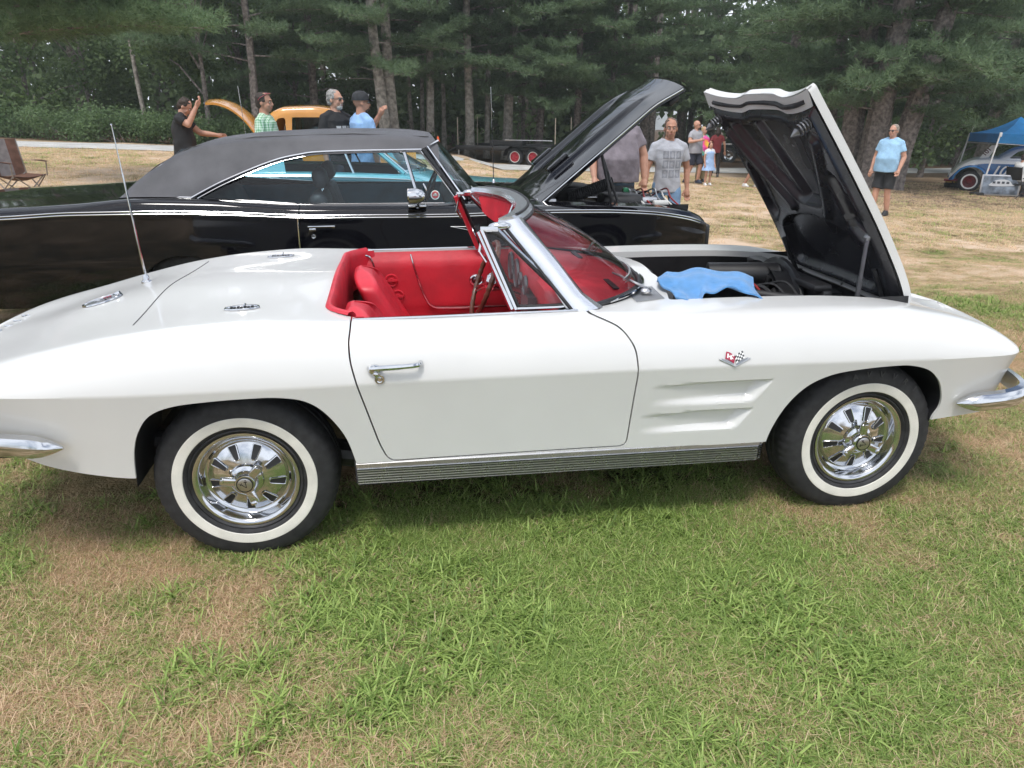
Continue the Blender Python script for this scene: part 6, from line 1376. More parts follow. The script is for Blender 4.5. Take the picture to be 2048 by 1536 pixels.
person('older man walking in grey T-shirt with nine printed squares and jeans', 1322, 6.0, 233, R(-6), walk, .95, .0, printmat('grey tee with squares', (.38, .39, .43), (.20, .21, .24), -.10, .14, 1.03, 1.37, 3, 3), .62, cloth('light blue jeans', (.16, .26, .40), .3), hair=(.12, .08, .06), head=-.12, skin=SKIN2, vox=.010)
person('bald bearded man in grey T-shirt and navy shorts', 1384, 21.5, 240, R(25), dict(walk, Re=(-.30, -.05, 1.18), Rw=(-.10, -.22, 1.22)), 1.1, .03, GREYT, .6, cloth('navy shorts', (.025, .028, .045)), shorts=True, shoes=(.03, .04, .07), bald=True, beard=(.10, .07, .05), head=.5, extras=[('sunglasses',)], vox=.016)
person('fair-haired person in rainbow tie-dye shirt and khaki trousers', 1399, 22.2, 252, R(20), None, 1.15, .06, tiedye(), .7, cloth('khaki trousers', (.22, .18, .10)), hair=(.50, .36, .20), vox=.016)
person('small girl in pale blue dress and white shoes', 1414, 21.0, 284, R(10), None, .95, 0, cloth('white blouse', (.65, .65, .68)), .45, None, shoes=(.75, .75, .75), hair=(.09, .04, .03), dress=cloth('pale blue dress', (.33, .47, .72)), hairlen=.12, vox=.016)
person('woman in dark red top and black trousers near the parked pickup', 1428, 25, 254, R(160), walk, .92, 0, cloth('dark red top', (.16, .02, .025)), .5, cloth('black trousers', (.015, .015, .018)), hair=(.04, .025, .02), hairlen=.14, vox=.016)
person('man in light blue T-shirt, black shorts and sunglasses on the dry grass', 1758, 13.8, 247, R(-58), dict(Lk=(.10, -.05, .50), La=(.12, .02, .085), Rk=(-.10, -.10, .50), Ra=(-.11, -.12, .085), Le=(.27, .03, 1.14), Lw=(.27, -.10, .92), Re=(-.27, .02, 1.14), Rw=(-.27, -.08, .91)), 1.12, .06, cloth('sky blue tee', (.30, .50, .70)), .62, cloth('black shorts', (.020, .022, .026)), shorts=True, shoes=(.02, .02, .022), hair=(.28, .24, .20), head=-.1, extras=[('sunglasses',)], vox=.012)
person('person in white shoes hidden behind the raised white hood', 1502, 20.6, 262, R(30), walk, 1, 0, GREYT, .6, cloth('khaki trousers', (.22, .18, .10)), shorts=True, shoes=(.75, .75, .75), vox=.016)
# ================================================================ props
# blue towel draped on the engine
TOW = mat('blue terry towel', (.10, .34, .72), .95, noise=(30, .12), bump=(260, .9, .012), sheen=.4)
b = MB(); nu, nv = 70, 60; rows = []
ny_ = tab((0, .30), (.12, .25), (.22, .235), (.36, .29), (.55, .30), (.75, .27), (.9, .235), (1, .25)); nz2 = tab((0, .925), (.12, .885), (.22, .862), (.36, .905), (.55, .922), (.75, .915), (1, .893))
for i in range(nu):
    u = i/(nu-1); row = []; x0 = 1.735+.40*u; yf = .60-.05*(2*u-1)**2; yn = float(ny_(u)); zn = float(nz2(u))
    for j in range(nv):
        v = j/(nv-1); x = x0+.03*v*(1-u)*.3-.02*math.sin(v*3)*(u < .2)+.012*math.sin(v*9+u*5); y = yf+(yn-yf)*v
        z = .955+(zn-.955)*float(ss(.45, 1.0, v))-.05*float(ss(.25, .0, v))-.02*float(ss(.12, 0, u))-.025*float(ss(.8, 1, u))
        z += .007*math.sin(u*13+v*5)+.005*math.sin(v*17-u*6)+.008*math.sin(u*23)*float(ss(.6, 1, v))
        row.append((x, y, z))
    rows.append(row)
top = np.array(rows); v, f = grid(top); b.add(v, f); v, f = grid(top-np.array((0, 0, .007))); b.add(v, flipf(f))
ring = np.concatenate([top[0], top[1:, -1], top[-1, ::-1][1:], top[::-1, 0][1:]]); b.add(np.vstack([ring, ring-np.array((0, 0, .007))]), [(i, i+1, i+1+len(ring), i+len(ring)) for i in range(len(ring)-1)])
tw_ = b.build('towel', TOW, ang=60); tag(tw_, 'sky blue terry towel draped over the engine of the white convertible', 'towel')

# camping chair at the left
def camp_chair(px, Y, rz, label):
    p = at(px, Y); c = thing('camping_chair', label, 'chair', tuple(p), rz); fr = mat('chair steel', (.30, .27, .25), .35, .8, noise=(10, .2)); br = mat('brown canvas', (.13, .065, .045), .85, noise=(10, .25), bump=(120, .4, .006)); gy = mat('grey canvas', (.22, .20, .20), .85, noise=(10, .2), bump=(120, .4, .006))
    legs = [((-.27, -.24, 0), (.25, -.22, .42)), ((.27, -.24, 0), (-.25, -.22, .42)), ((-.30, .28, 0), (.26, .22, .44)), ((.30, .28, 0), (-.26, .22, .44)), ((-.30, -.24, 0), (-.28, .22, .42)), ((-.30, .28, 0), (-.28, -.22, .42)), ((.30, -.24, 0), (.28, .22, .42)), ((.30, .28, 0), (.28, -.22, .42))]
    for a, e in legs: MB().tube([a, e], .010, 8).build('leg', fr, c, local=True)
    for sx in (-1, 1):
        MB().tube([(sx*.28, .22, .42), (sx*.27, .30, .95)], .010, 8).build('back_post', fr, c, local=True); MB().tube([(sx*.29, -.24, .40), (sx*.30, -.26, .62)], .010, 8).build('arm_post', fr, c, local=True)
        rows = [[(sx*.30+o, -.30+.58*t, .63+.015*math.sin(t*3)-.02*(o/.03)**2*.1) for o in (-.035, 0, .035)] for t in np.linspace(0, 1, 8)]; v, f = grid(np.array(rows)); m = MB().add(v, f); v, f = grid(np.array(rows)-np.array((0, 0, .012))); m.add(v, f); m.build('armrest', br, c, local=True)
    rows = [[(h, -.26+.50*t, .43-.06*math.sin(math.pi*t)*(1-(h/.28)**2)-.03*(1-(h/.28)**2)) for h in np.linspace(-.27, .27, 12)] for t in np.linspace(0, 1, 10)]; v, f = grid(np.array(rows)); m = MB().add(v, f); v, f = grid(np.array(rows)-np.array((0, 0, .01))); m.add(v, f); m.build('seat', br, c, local=True)
    for k, (h0, h1, mm) in enumerate(((-.27, -.12, br), (-.12, .12, gy), (.12, .27, br))):
        rows = [[(h, .22+.08*t+.05*(1-(h/.28)**2), .40+.56*t) for h in np.linspace(h0, h1, 6)] for t in np.linspace(0, 1, 10)]; v, f = grid(np.array(rows)); m = MB().add(v, f); v, f = grid(np.array(rows)+np.array((0, .012, 0))); m.add(v, f); m.build('back_panel', mm, c, local=True)
    return c
camp_chair(52, 10.6, R(60), 'brown and grey folding camping chair on the dry grass at the left')

# flatbed trailer beyond the lane
p = at(1020, 30.0); p[2] = float(gzn(p[0], p[1])); tr = thing('flatbed_trailer', 'black flatbed car trailer with red wheels and lowered ramps beyond the lane', 'trailer', tuple(p), R(-32))
TB = mat('trailer black', (.018, .018, .02), .5, noise=(4, .3)); REDW = mat('red wheel', (.42, .02, .035), .35, noise=(8, .2))
MB().rbox((.2, 0, .60), (4.6, 2.0, .10), .02).build('deck', TB, tr, local=True)
for y in (-1.0, 1.0): MB().rbox((.2, y, .66), (4.6, .08, .16), .02).build('side_rail', TB, tr, local=True)
for y in (-.62, .62): MB().box((-2.95, y, .33), (1.7, .42, .05), rot=('Y', -.36)).build('ramp', TB, tr, local=True)
b = MB(); b.rbox((.15, -.55, .84), (1.5, .5, .22), .03); b.box((.1, -.83, .93), (1.3, .01, .05)); b.build('tool_box', TB, tr, local=True)
for sy in (-1, 1):
    for x in (.75, 1.55):
        T = TR((x, sy*1.22, .34), rx=R(90) if sy < 0 else R(-90)); w = bpy.data.objects.new('wheel', None); COL.objects.link(w); w.parent = tr; w.location = (x, sy*1.22, .34); w.empty_display_size = .05
        def W_(m, nm, mt): o = m.build(nm, mt, None); o.data.transform(Matrix.Translation((-x, -sy*1.22, -.34))); o.parent = w
        W_(MB().lathe([(.18, -.2), (.31, -.2), (.34, -.16), (.34, -.04), (.32, 0), (.21, .005), (.19, -.02)], 32, T=T), 'tyre', RUBBER); m = MB(); m.lathe([(.20, -.01), (.185, .002), (.16, -.04), (.09, -.05), (.07, -.02), (0, -.015)], 32, T=T)
        for k in range(5): m.box((.115*math.cos(k*1.257), .115*math.sin(k*1.257), -.025), (.11, .045, .02), T=T@TR(rz=0))
        W_(m, 'rim', REDW); W_(MB().lathe([(.222, .006), (.218, .009), (.198, .006)], 32, T=T), 'rim_band', WW)
    rows = [[(.30, sy*y, .40), (.42, sy*y, .66), (.62, sy*y, .76), (1.68, sy*y, .76), (1.88, sy*y, .66), (2.0, sy*y, .40)] for y in (1.02, 1.40)]; v, f = grid(np.array(rows)); m = MB().add(v, f); v, f = grid(np.array(rows)+np.array((0, 0, -.03))); m.add(v, f); m.build('fender', TB, tr, local=True)
for y in (-.75, .75): MB().rbox((-2.11, y, .60), (.03, .30, .06), .01).build('tail_light', mat('tail red', (.45, .02, .02), .2, coat=1), tr, local=True)
MB().rbox((-2.115, 0, .60), (.02, .45, .04), .005).build('plate', mat('plate grey', (.5, .5, .5), .4), tr, local=True)
for x, y in ((-2.0, -.95), (-2.0, .95), (2.4, -.95), (2.4, .95)): MB().tube([(x, y, .66), (x, y, 1.85)], .018, 6).build('stake', mat('stake wood', (.35, .30, .24), .7), tr, local=True)
MB().tube([(.2, -1.0, .98), (2.3, -1.0, .98)], .02, 6).build('rail', STEEL, tr, local=True); MB().tube([(2.4, 0, .6), (3.6, 0, .52)], .05, 8).build('drawbar', TB, tr, local=True); MB().tube([(-2.0, -.9, .0), (-2.0, -.9, .6)], .03, 6).build('jack', STEEL, tr, local=True)
# traffic cone
p = at(877, 29.0); cn = thing('traffic_cone', 'orange and white traffic cone beside the lane', 'cone', tuple(p)); OC = mat('cone orange', (.75, .12, .03), .5, noise=(10, .15))
MB().rbox((0, 0, .02), (.38, .38, .04), .02).build('base', OC, cn, local=True); MB().lathe([(.15, .04), (.055, .62), (.03, .72), (0, .72)], 24).build('cone', OC, cn, local=True); MB().lathe([(.122, .24), (.099, .38)], 24).build('band', mat('reflective white', (.7, .7, .7), .4), cn, local=True)

# parked black pickup far away
p = at(1512, 37); pk = thing('pickup_truck', 'black pickup truck parked at the end of the lane beneath the pines', 'truck', tuple(p), R(-20)); DG = glass('dark glass', (.25, .28, .28))
def psec(x):
    zt = float(tab((-2.7, 1.05), (.9, 1.08), (1.1, 1.12), (2.5, 1.05), (2.75, .95))(x)); w = float(tab((-2.7, .90), (2.2, .92), (2.6, .86), (2.75, .80))(x)); return [(x, -h, z) for h, z in spline([(w-.05, .42), (w, .6), (w, zt-.15), (w-.05, zt-.03), (w-.18, zt), (0, zt+.02)], 4)]
V, F = hull(psec, np.linspace(-2.7, 2.75, 40)); V, F = clip(V, F, np.minimum(np.hypot(V[:, 0]-1.75, V[:, 2]-.40)-.45, np.hypot(V[:, 0]+1.55, V[:, 2]-.40)-.45)); W_ = V.copy(); W_[:, 1] *= -1
MB().add(V, F).add(W_, flipf(F)).build('body', BP, pk, local=True, recalc=False)
b = MB(); V, F = ell([(.1, 0, 1.05, 1.15, .86), (.05, 0, 1.5, .85, .72), (0, 0, 1.78, .68, .66), (0, 0, 1.82, .55, .55)], 24); b.add(V, F); b.build('cab', BP, pk, local=True)
for s in (-1, 1): MB().add([(-.75, s*.87, 1.15), (.80, s*.87, 1.15), (.52, s*.745, 1.66), (-.55, s*.745, 1.66)], [(0, 1, 2, 3)]).build('side_window', mat('window dark', (.02, .02, .022), .05, coat=1), pk, local=True, smooth=False)
MB().add([(1.27, -.70, 1.14), (1.27, .70, 1.14), (.86, .56, 1.66), (.86, -.56, 1.66)], [(0, 1, 2, 3)]).build('windscreen', mat('window dark', (.02, .02, .022), .05, coat=1), pk, local=True, smooth=False)
for x in (1.75, -1.55):
    for s in (-1, 1):
        T = TR((x, s*.90, .40), rx=R(90) if s < 0 else R(-90)); m = MB(); m.lathe([(.2, -.24), (.38, -.24), (.40, -.2), (.40, -.03), (.37, .01), (.25, .01)], 28, T=T); m.build('tyre', RUBBER, pk, local=True); MB().lathe([(.26, .0), (.24, .012), (.18, -.02), (.06, -.01), (0, 0)], 28, T=T).build('rim', CHROME, pk, local=True)
for s in (-1, 1): MB().rbox((2.72, s*.62, .88), (.06, .32, .14), .03).build('headlight', mat('lamp lens', (.7, .7, .7), .1, coat=1), pk, local=True)
MB().rbox((2.78, 0, .58), (.12, 1.7, .18), .05).build('bumper', CHROME, pk, local=True); MB().tube([(-.6, -.95, .5), (.9, -.95, .5)], .05, 8).build('side_step', CHROME, pk, local=True)

# blue canopy with its legs and weights
YK = 22.0; BLUE = mat('canopy blue', (.02, .27, .62), .6, noise=(3, .15), bump=(9, .6, .05)); WHITEP = mat('white tube', (.75, .75, .74), .4, noise=(6, .08))
_t = BLUE.node_tree; _b = _t.nodes['Principled BSDF']; _o = [n for n in _t.nodes if n.type == 'OUTPUT_MATERIAL'][0]; _tr = _t.nodes.new('ShaderNodeBsdfTranslucent'); _tr.inputs['Color'].default_value = (.25, .45, .75, 1); _ms = _t.nodes.new('ShaderNodeMixShader'); _ms.inputs['Fac'].default_value = .35; _t.links.new(_b.outputs[0], _ms.inputs[1]); _t.links.new(_tr.outputs[0], _ms.inputs[2]); _t.links.new(_ms.outputs[0], _o.inputs['Surface'])
c1 = at(1903, YK+1.2); c2 = at(1958, YK-1.9); 
axu = np.array((1.0, .0, 0)); org = (c1+c2)/2
cn_ = thing('canopy', 'blue pop-up canopy on white legs over the vintage race car', 'canopy', tuple(c2)); o_ = np.array(cn_.location)
corners = [c2, c1, c1+np.array((3.1, .3, -.15)), c2+np.array((3.1, .3, -.15))]; lean_ = np.array((.28, 0, 0)); HC = 1.95
tops = [c+np.array((0, 0, 1)) * HC+lean_*(1.0 if i < 2 else 0) for i, c in enumerate(corners)]; apex = sum(tops)/4+np.array((0, 0, .62))
for c, t_ in zip(corners, tops): MB().tube([c, t_], .026, 8).build('leg', WHITEP, cn_)
rows = []
for i in range(4):
    a, b_ = tops[i], tops[(i+1) % 4]
    for k in range(8): rows.append(a+(b_-a)*k/8)
rows.append(rows[0]); ringp = np.array(rows); cen = apex
P = [ringp+(cen-ringp)*t+np.array((0, 0, -.10*math.sin(math.pi*t))) for t in np.linspace(0, 1, 8)]; v, f = grid(np.array(P)); b = MB().add(v, f); v, f = grid(np.array(P)-np.array((0, 0, .02))); b.add(v, f); b.build('roof', BLUE, cn_)
wav = np.array([(.02*math.sin(k*1.9), .02*math.cos(k*2.3), 0) for k in range(len(ringp))]); val = [ringp+np.array((0, 0, .02)), ringp+wav*.6+np.array((0, 0, -.14)), ringp+wav+np.array((0, 0, -.28))]; v, f = grid(np.array(val)); MB().add(v, f).build('valance', BLUE, cn_)
MB().rbox(tops[0]+np.array((0, -.02, -.02)), (.10, .04, .14), .02).build('corner_bracket', WHITEP, cn_)
for i in range(4): MB().tube([tops[i]-np.array((0, 0, .33)), tops[(i+1) % 4]-np.array((0, 0, .30))], .014, 6).build('truss_bar', STEEL, cn_)
wt = thing('leg_weight', 'yellow and black weight box at the foot of the far canopy leg', 'weight', tuple(c1+np.array((-.06, -.10, 0)))); MB().rbox((0, 0, .10), (.50, .32, .20), .03).build('box', mat('weight black', (.02, .02, .02), .6), wt, local=True); MB().rbox((0, 0, .235), (.46, .28, .06), .02).build('lid', mat('weight yellow', (.60, .36, .05), .6, noise=(12, .2)), wt, local=True)
for x in (-.14, 0, .14): MB().rbox((x, -.145, .235), (.05, .02, .05), .005).build('clip', mat('weight black', (.02, .02, .02), .6), wt, local=True)
w2 = MB(); w2.rbox((0, 0, .06), (.42, .26, .10), .03, 2); w2.tube([(-.1, 0, .11), (-.05, 0, .15), (.05, 0, .15), (.1, 0, .11)], .012, 6); o = w2.build('foot_plate', mat('weight black', (.02, .02, .02), .6)); o.location = c2+np.array((-.1, -.02, 0)); tag(o, 'flat black weight at the foot of the near canopy leg', 'weight')
pl = at(1893, YK+3.0); o = MB().tube([pl, pl+np.array((.68, .0, 2.15))], [.014, .010], 6).build('guy_pole', mat('guy grey', (.30, .33, .28), .7)); tag(o, 'thin grey-green guy line running up into the trees left of the canopy', 'rope')

# vintage race car under the canopy
gR = at(1990, YK+.6); rc = thing('vintage_race_car', 'blue and white vintage stock car numbered 101 under the blue canopy', 'car', tuple(at(1930, YK+.35)), R(-36))
RB = mat('race blue', (.018, .13, .36), .25, coat=.7, noise=(2, .2)); RWt = mat('race white', (.86, .86, .86), .3, coat=.6, noise=(2, .06)); MAR = mat('maroon wheel', (.13, .010, .018), .4, noise=(8, .3))
# local frame: +X toward the tail hidden off frame to the right, wheel at x=0
def ksec(x):
    zt = float(tab((-.62, .48), (-.45, .78), (-.2, .98), (.15, 1.12), (.6, 1.17), (1.0, 1.16), (3.2, 1.12))(x)); w = float(tab((-.62, .62), (-.3, .72), (.6, .76), (3.2, .78))(x)); return [(x, -h, z) for h, z in spline([(w, .38), (w+.03, .62), (w, zt-.10), (w-.08, zt-.02), (w-.22, zt), (0, zt+.02)], 6)]
V, F = hull(ksec, np.linspace(-.62, 3.2, 70)); V, F = clip(V, F, np.where(V[:, 1] < -.3, np.hypot(V[:, 0]-.02, V[:, 2]-.36)-.50, 1))
zs_k = lambda V: V[:, 2]-tab((-.62, .42), (-.4, .70), (0, .90), (.5, .985), (3.2, .985))(V[:, 0])
for nm, sg, mt in (('upper_body', 1, RWt), ('lower_body', -1, RB)):
    v, f = clip(V, F, sg*zs_k(V)); W_ = v.copy(); W_[:, 1] *= -1; MB().add(v, f).add(W_, flipf(f)).build(nm, mt, rc, local=True, recalc=False)
def kcab(x):
    zr = float(tab((.72, 1.14), (.95, 1.32), (1.25, 1.50), (1.6, 1.58), (2.4, 1.60), (3.2, 1.45))(x)); return [(x, -h, z) for h, z in spline([(.72, 1.10), (.66, 1.10+(zr-1.10)*.5), (.58, zr-.09), (.46, zr-.02), (0, zr)], 7)]
V, F = hull(kcab, np.linspace(.72, 3.2, 60)); kw = rpoly([(1.06, 1.17), (1.30, 1.40), (1.50, 1.46), (1.66, 1.46), (1.70, 1.30), (1.66, 1.17)], .05)
V, F = clip(V, F, np.where(V[:, 1] < -.4, sdp(V[:, [0, 2]], kw), 1)); V, F = lip(V, F, lambda m: np.abs(sdp(m[:, [0, 2]], kw)) < .02, (0, .03, 0)); W_ = V.copy(); W_[:, 1] *= -1; MB().add(V, F).add(W_, flipf(F)).build('cab', RWt, rc, local=True, recalc=False)
P = [[(.02+r_*math.cos(a), -y, .36+r_*math.sin(a)) for y, r_ in ((.70, .50), (.80, .56), (.88, .54), (.90, .50))] for a in np.linspace(.05, math.pi-.1, 20)]; v, f = grid(np.array(P)); MB().add(v, f).build('fender', mat('fender blue', (.03, .22, .55), .25, coat=.8), rc, local=True)
for x in (.02, 2.9):
    for s in (-1, 1):
        T = TR((x, s*.86, .36), rx=R(90) if s < 0 else R(-90)); w = bpy.data.objects.new('wheel', None); COL.objects.link(w); w.parent = rc; w.location = (x, s*.86, .36); Tl = TR((0, 0, 0), rx=R(90) if s < 0 else R(-90))
        MB().lathe([(.2, -.22), (.33, -.22), (.36, -.17), (.36, -.03), (.33, .0), (.24, .004), (.22, -.01)], 36, T=Tl).build('tyre', RUBBER, w, local=True); m = MB(); m.lathe([(.21, -.005), (.19, -.05), (.10, -.06), (.07, -.02), (0, -.02)], 36, T=Tl); [m.ball((.10*math.cos(k), .10*math.sin(k), -.045), .014, 6, T=Tl) for k in np.linspace(0, 6.28, 7)[:-1]]; m.build('rim', MAR, w, local=True); MB().lathe([(.262, .004), (.255, .010), (.215, .008), (.21, -.004)], 36, T=Tl).build('rim_band', RWt, w, local=True)
MB().tube([(-.75, -.55, .36), (-.4, -.6, .38), (-.1, -.6, .36)], .045, 8).build('bumper_bar', mat('maroon frame', (.22, .02, .03), .5), rc, local=True)
def letters(txt, size, mt, par, loc, rot, shear=0.0, nm='lettering', ext=.003):
    cu = bpy.data.curves.new(nm, 'FONT'); cu.body = txt; cu.size = size; cu.extrude = ext; cu.shear = shear; cu.offset = size*.02; o = bpy.data.objects.new(nm, cu); COL.objects.link(o); dg = bpy.context.evaluated_depsgraph_get(); me = bpy.data.meshes.new_from_object(o.evaluated_get(dg)); bpy.data.objects.remove(o); me.materials.clear(); me.materials.append(mt); me.name = nm
    p = bpy.data.objects.new(nm, me); COL.objects.link(p); p.parent = par; p.location = loc; p.rotation_euler = rot; return p
letters('101', .46, RWt, rc, (.60, -.835, .60), (R(90), 0, 0), .35, 'race_number')
m = MB(); m.prism([(.48, .80), (.56, .84), (.55, .80), (.60, .79), (.55, .78), (.56, .74)], -.842, -.836); m.build('arrow_mark', mat('arrow red', (.5, .04, .04), .5), rc, local=True)
for k in range(5): MB().rbox((1.95+.11*k, -.70+.0, 1.22), (.05, .02, .24), .01, rot=('Y', .1)).build('side_louvre', mat('window dark', (.02, .02, .022), .05, coat=1), rc, local=True)
b = MB(); rows = [[(.20+.30*t+o, -.40, 1.12+.46*t+.03*math.sin(t*3)) for o in (0, .26-.04*t)] for t in np.linspace(0, 1, 10)]; v, f = grid(np.array(rows)); b.add(v, f); v, f = grid(np.array(rows)+np.array((0, .012, 0))); b.add(v, f); b.build('number_flag', RWt, rc, local=True)
letters('101', .20, mat('flag ink', (.10, .03, .04), .6), rc, (.36, -.415, 1.20), (R(90), R(-57), 0), 0, 'flag_number')
MB().tube([(-.15, -.4, .98), (.20, -.4, 1.13)], .01, 6).build('flag_strut', STEEL, rc, local=True)
# framed picture board leaning in front
pb_ = at(1966, YK-2.0); bd_ = thing('picture_board', 'framed photo board of an old car leaning below the near canopy leg', 'board', tuple(pb_), R(-34)); 
MB().rbox((.42, 0, .36), (1.12, .03, .66), .01, rot=('X', -.12)).build('frame', mat('frame silver', (.5, .5, .52), .35, .6), bd_, local=True)
bm_ = mat('photo print', (.20, .24, .30), .4, noise=(4, .7)); MB().rbox((.42, -.02, .36), (1.02, .012, .58), .004, rot=('X', -.12)).build('print', bm_, bd_, local=True)
q = MB(); q.prism(spline([(.10, .34), (.16, .44), (.30, .53), (.50, .55), (.66, .50), (.74, .40), (.80, .36), (.45, .33)], 4, True), -.045, -.030, T=TR(rx=-.0)); q.build('printed_car', mat('print white', (.6, .62, .66), .4), bd_, local=True)
for k in range(4): MB().rbox((.22+.13*k, -.048, .45), (.08, .008, .07), .01).build('printed_window', mat('print dark', (.06, .07, .09), .4), bd_, local=True)
# seated man in a folding chair
ch_p = at(2030, YK-2.4); fc = thing('folding_chair', 'black folding chair with the seated man beside the race car', 'chair', tuple(ch_p), R(100)); BK = mat('chair black', (.02, .02, .022), .5)
for sx in (-1, 1):
    MB().tube([(sx*.27, .35, 0), (sx*.27, -.25, .46)], .014, 6).build('leg', BK, fc, local=True); MB().tube([(sx*.27, -.30, 0), (sx*.27, .22, .44), (sx*.27, .34, 1.0)], .014, 6).build('leg', BK, fc, local=True); MB().rbox((sx*.29, -.05, .64), (.05, .50, .03), .01).build('armrest', BK, fc, local=True)
MB().rbox((0, 0, .44), (.52, .48, .03), .012).build('seat', BK, fc, local=True); MB().rbox((0, .29, .78), (.50, .03, .42), .012, rot=('X', -.22)).build('backrest', BK, fc, local=True)
person('seated man in white T-shirt in the black folding chair', 2030, YK-2.4, 316, R(100), dict(pel=(0, .02, .58), chest=(0, .04, .92), neck=(0, .03, 1.13), head=(0, .0, 1.26), Ls=(.185, .03, 1.06), Rs=(-.185, .03, 1.06), Le=(.25, -.10, .80), Re=(-.25, -.10, .80), Lw=(.18, -.34, .74), Rw=(-.18, -.34, .74), Lh=(.095, 0, .54), Rh=(-.095, 0, .54), Lk=(.12, -.44, .52), Rk=(-.12, -.44, .52), La=(.12, -.42, .085), Ra=(-.12, -.40, .085)), 1.1, .03, cloth('white tee', (.70, .70, .70)), .6, cloth('grey trousers', (.12, .12, .13)), hair=(.05, .035, .03), H=1.76, shirt_hem=.90, vox=.016)
# ================================================================ grass
def blade_clump(seed, n, rad, L, wd, flop, seg=3, cols=1):
    r_ = np.random.default_rng(seed); V, F = [], []
    for _ in range(n):
        a, q = r_.uniform(0, 6.28), rad*math.sqrt(r_.random()); p = np.array((q*math.cos(a), q*math.sin(a), -.004)); d = r_.uniform(0, 6.28); l = L*r_.uniform(.55, 1.25); fl = flop*r_.uniform(.5, 1.5); w = wd*r_.uniform(.7, 1.3)
        dv = np.array((math.cos(d), math.sin(d), 0)); sv = np.array((-math.sin(d), math.cos(d), 0)); el = max(.08, math.pi/2-fl*.45); base = len(V)
        for k in range(seg+1):
            t = k/seg; ww = w*(1-t**1.6)
            if k < seg: V += [p-sv*ww*.5, p+sv*ww*.5]
            else: V.append(p)
            p = p+(dv*math.cos(el)+np.array((0, 0, math.sin(el))))*l/seg; el -= fl*.75/seg*1.6
            p[2] = max(p[2], .003+.004*r_.random())
        for k in range(seg):
            i = base+2*k
            F.append((i, i+1, i+3, i+2) if k < seg-1 else (i, i+1, i+2))
    me = bpy.data.meshes.new('grass_clump'); me.from_pydata([tuple(v) for v in V], [], F); return me
def grassmat(name, c0, c1, d0, d1):
    m, t, b = nodemat(name); out = [n for n in t.nodes if n.type == 'OUTPUT_MATERIAL'][0]
    g = t.nodes.new('ShaderNodeNewGeometry'); a = t.nodes.new('ShaderNodeAttribute'); a.attribute_name = 'dry'; a.attribute_type = 'INSTANCER'
    m1 = t.nodes.new('ShaderNodeMix'); m1.data_type = 'RGBA'; m1.inputs['A'].default_value = (*c0, 1); m1.inputs['B'].default_value = (*c1, 1); m2 = t.nodes.new('ShaderNodeMix'); m2.data_type = 'RGBA'; m2.inputs['A'].default_value = (*d0, 1); m2.inputs['B'].default_value = (*d1, 1)
    t.links.new(g.outputs['Random Per Island'], m1.inputs['Factor']); t.links.new(g.outputs['Random Per Island'], m2.inputs['Factor'])
    h = t.nodes.new('ShaderNodeMath'); h.operation = 'MULTIPLY_ADD'; t.links.new(g.outputs['Random Per Island'], h.inputs[0]); h.inputs[1].default_value = 17.3; h.inputs[2].default_value = .37; fr = t.nodes.new('ShaderNodeMath'); fr.operation = 'FRACT'; t.links.new(h.outputs[0], fr.inputs[0])
    sb = t.nodes.new('ShaderNodeMath'); sb.operation = 'SUBTRACT'; t.links.new(a.outputs['Fac'], sb.inputs[0]); t.links.new(fr.outputs[0], sb.inputs[1]); mr = t.nodes.new('ShaderNodeMapRange'); mr.inputs['From Min'].default_value = -.15; mr.inputs['From Max'].default_value = .15; t.links.new(sb.outputs[0], mr.inputs['Value'])
    mx = t.nodes.new('ShaderNodeMix'); mx.data_type = 'RGBA'; t.links.new(mr.outputs['Result'], mx.inputs['Factor']); t.links.new(m1.outputs['Result'], mx.inputs['A']); t.links.new(m2.outputs['Result'], mx.inputs['B'])
    tr = t.nodes.new('ShaderNodeBsdfTranslucent'); ms = t.nodes.new('ShaderNodeMixShader'); ms.inputs['Fac'].default_value = .42; t.links.new(mx.outputs['Result'], b.inputs['Base Color']); t.links.new(mx.outputs['Result'], tr.inputs['Color']); b.inputs['Roughness'].default_value = .5; b.inputs['Specular IOR Level'].default_value = .35
    t.links.new(b.outputs[0], ms.inputs[1]); t.links.new(tr.outputs[0], ms.inputs[2]); t.links.new(ms.outputs[0], out.inputs['Surface']); return m
GRM = grassmat('grass blades', (.155, .245, .055), (.500, .640, .200), (.46, .30, .18), (.90, .70, .48))
PROTO = []
for i in range(5): PROTO.append(blade_clump(10+i, 42, .075, .070, .0036, 1.95))          # fine turf
for i in range(3): PROTO.append(blade_clump(30+i, 16, .030, .105, .0072, 1.75))          # coarse crabgrass
for i in range(4): PROTO.append(blade_clump(50+i, 40, .085, .085, .0026, 2.4, 3))       # straw
for i in range(3): PROTO.append(blade_clump(70+i, 16, .16, .10, .012, 1.5, 2))          # far tufts
for i in range(3):                                                                     # clover
    r_ = np.random.default_rng(90+i); V, F = [], []
    for _ in range(16):
        a, q = r_.uniform(0, 6.28), .07*math.sqrt(r_.random()); c = np.array((q*math.cos(a), q*math.sin(a), r_.uniform(.018, .045)))
        for l in range(3):
            th = r_.uniform(0, .3)+l*2.094; cc = c+np.array((math.cos(th), math.sin(th), .1))*.0085; k0 = len(V)
            for s_ in range(6): V.append(cc+np.array((.0085*math.cos(s_*1.047), .0085*math.sin(s_*1.047), .002*math.cos(s_*2.1)+r_.normal()*.0008)))
            F.append(tuple(range(k0, k0+6)))
    mm = bpy.data.meshes.new('clover_clump'); mm.from_pydata([tuple(v) for v in V], [], F); PROTO.append(mm)
for m_ in PROTO: m_.materials.append(GRM)
pobj = [bpy.data.objects.new('grass_clump', m_) for m_ in PROTO]
rg = np.random.default_rng(5)
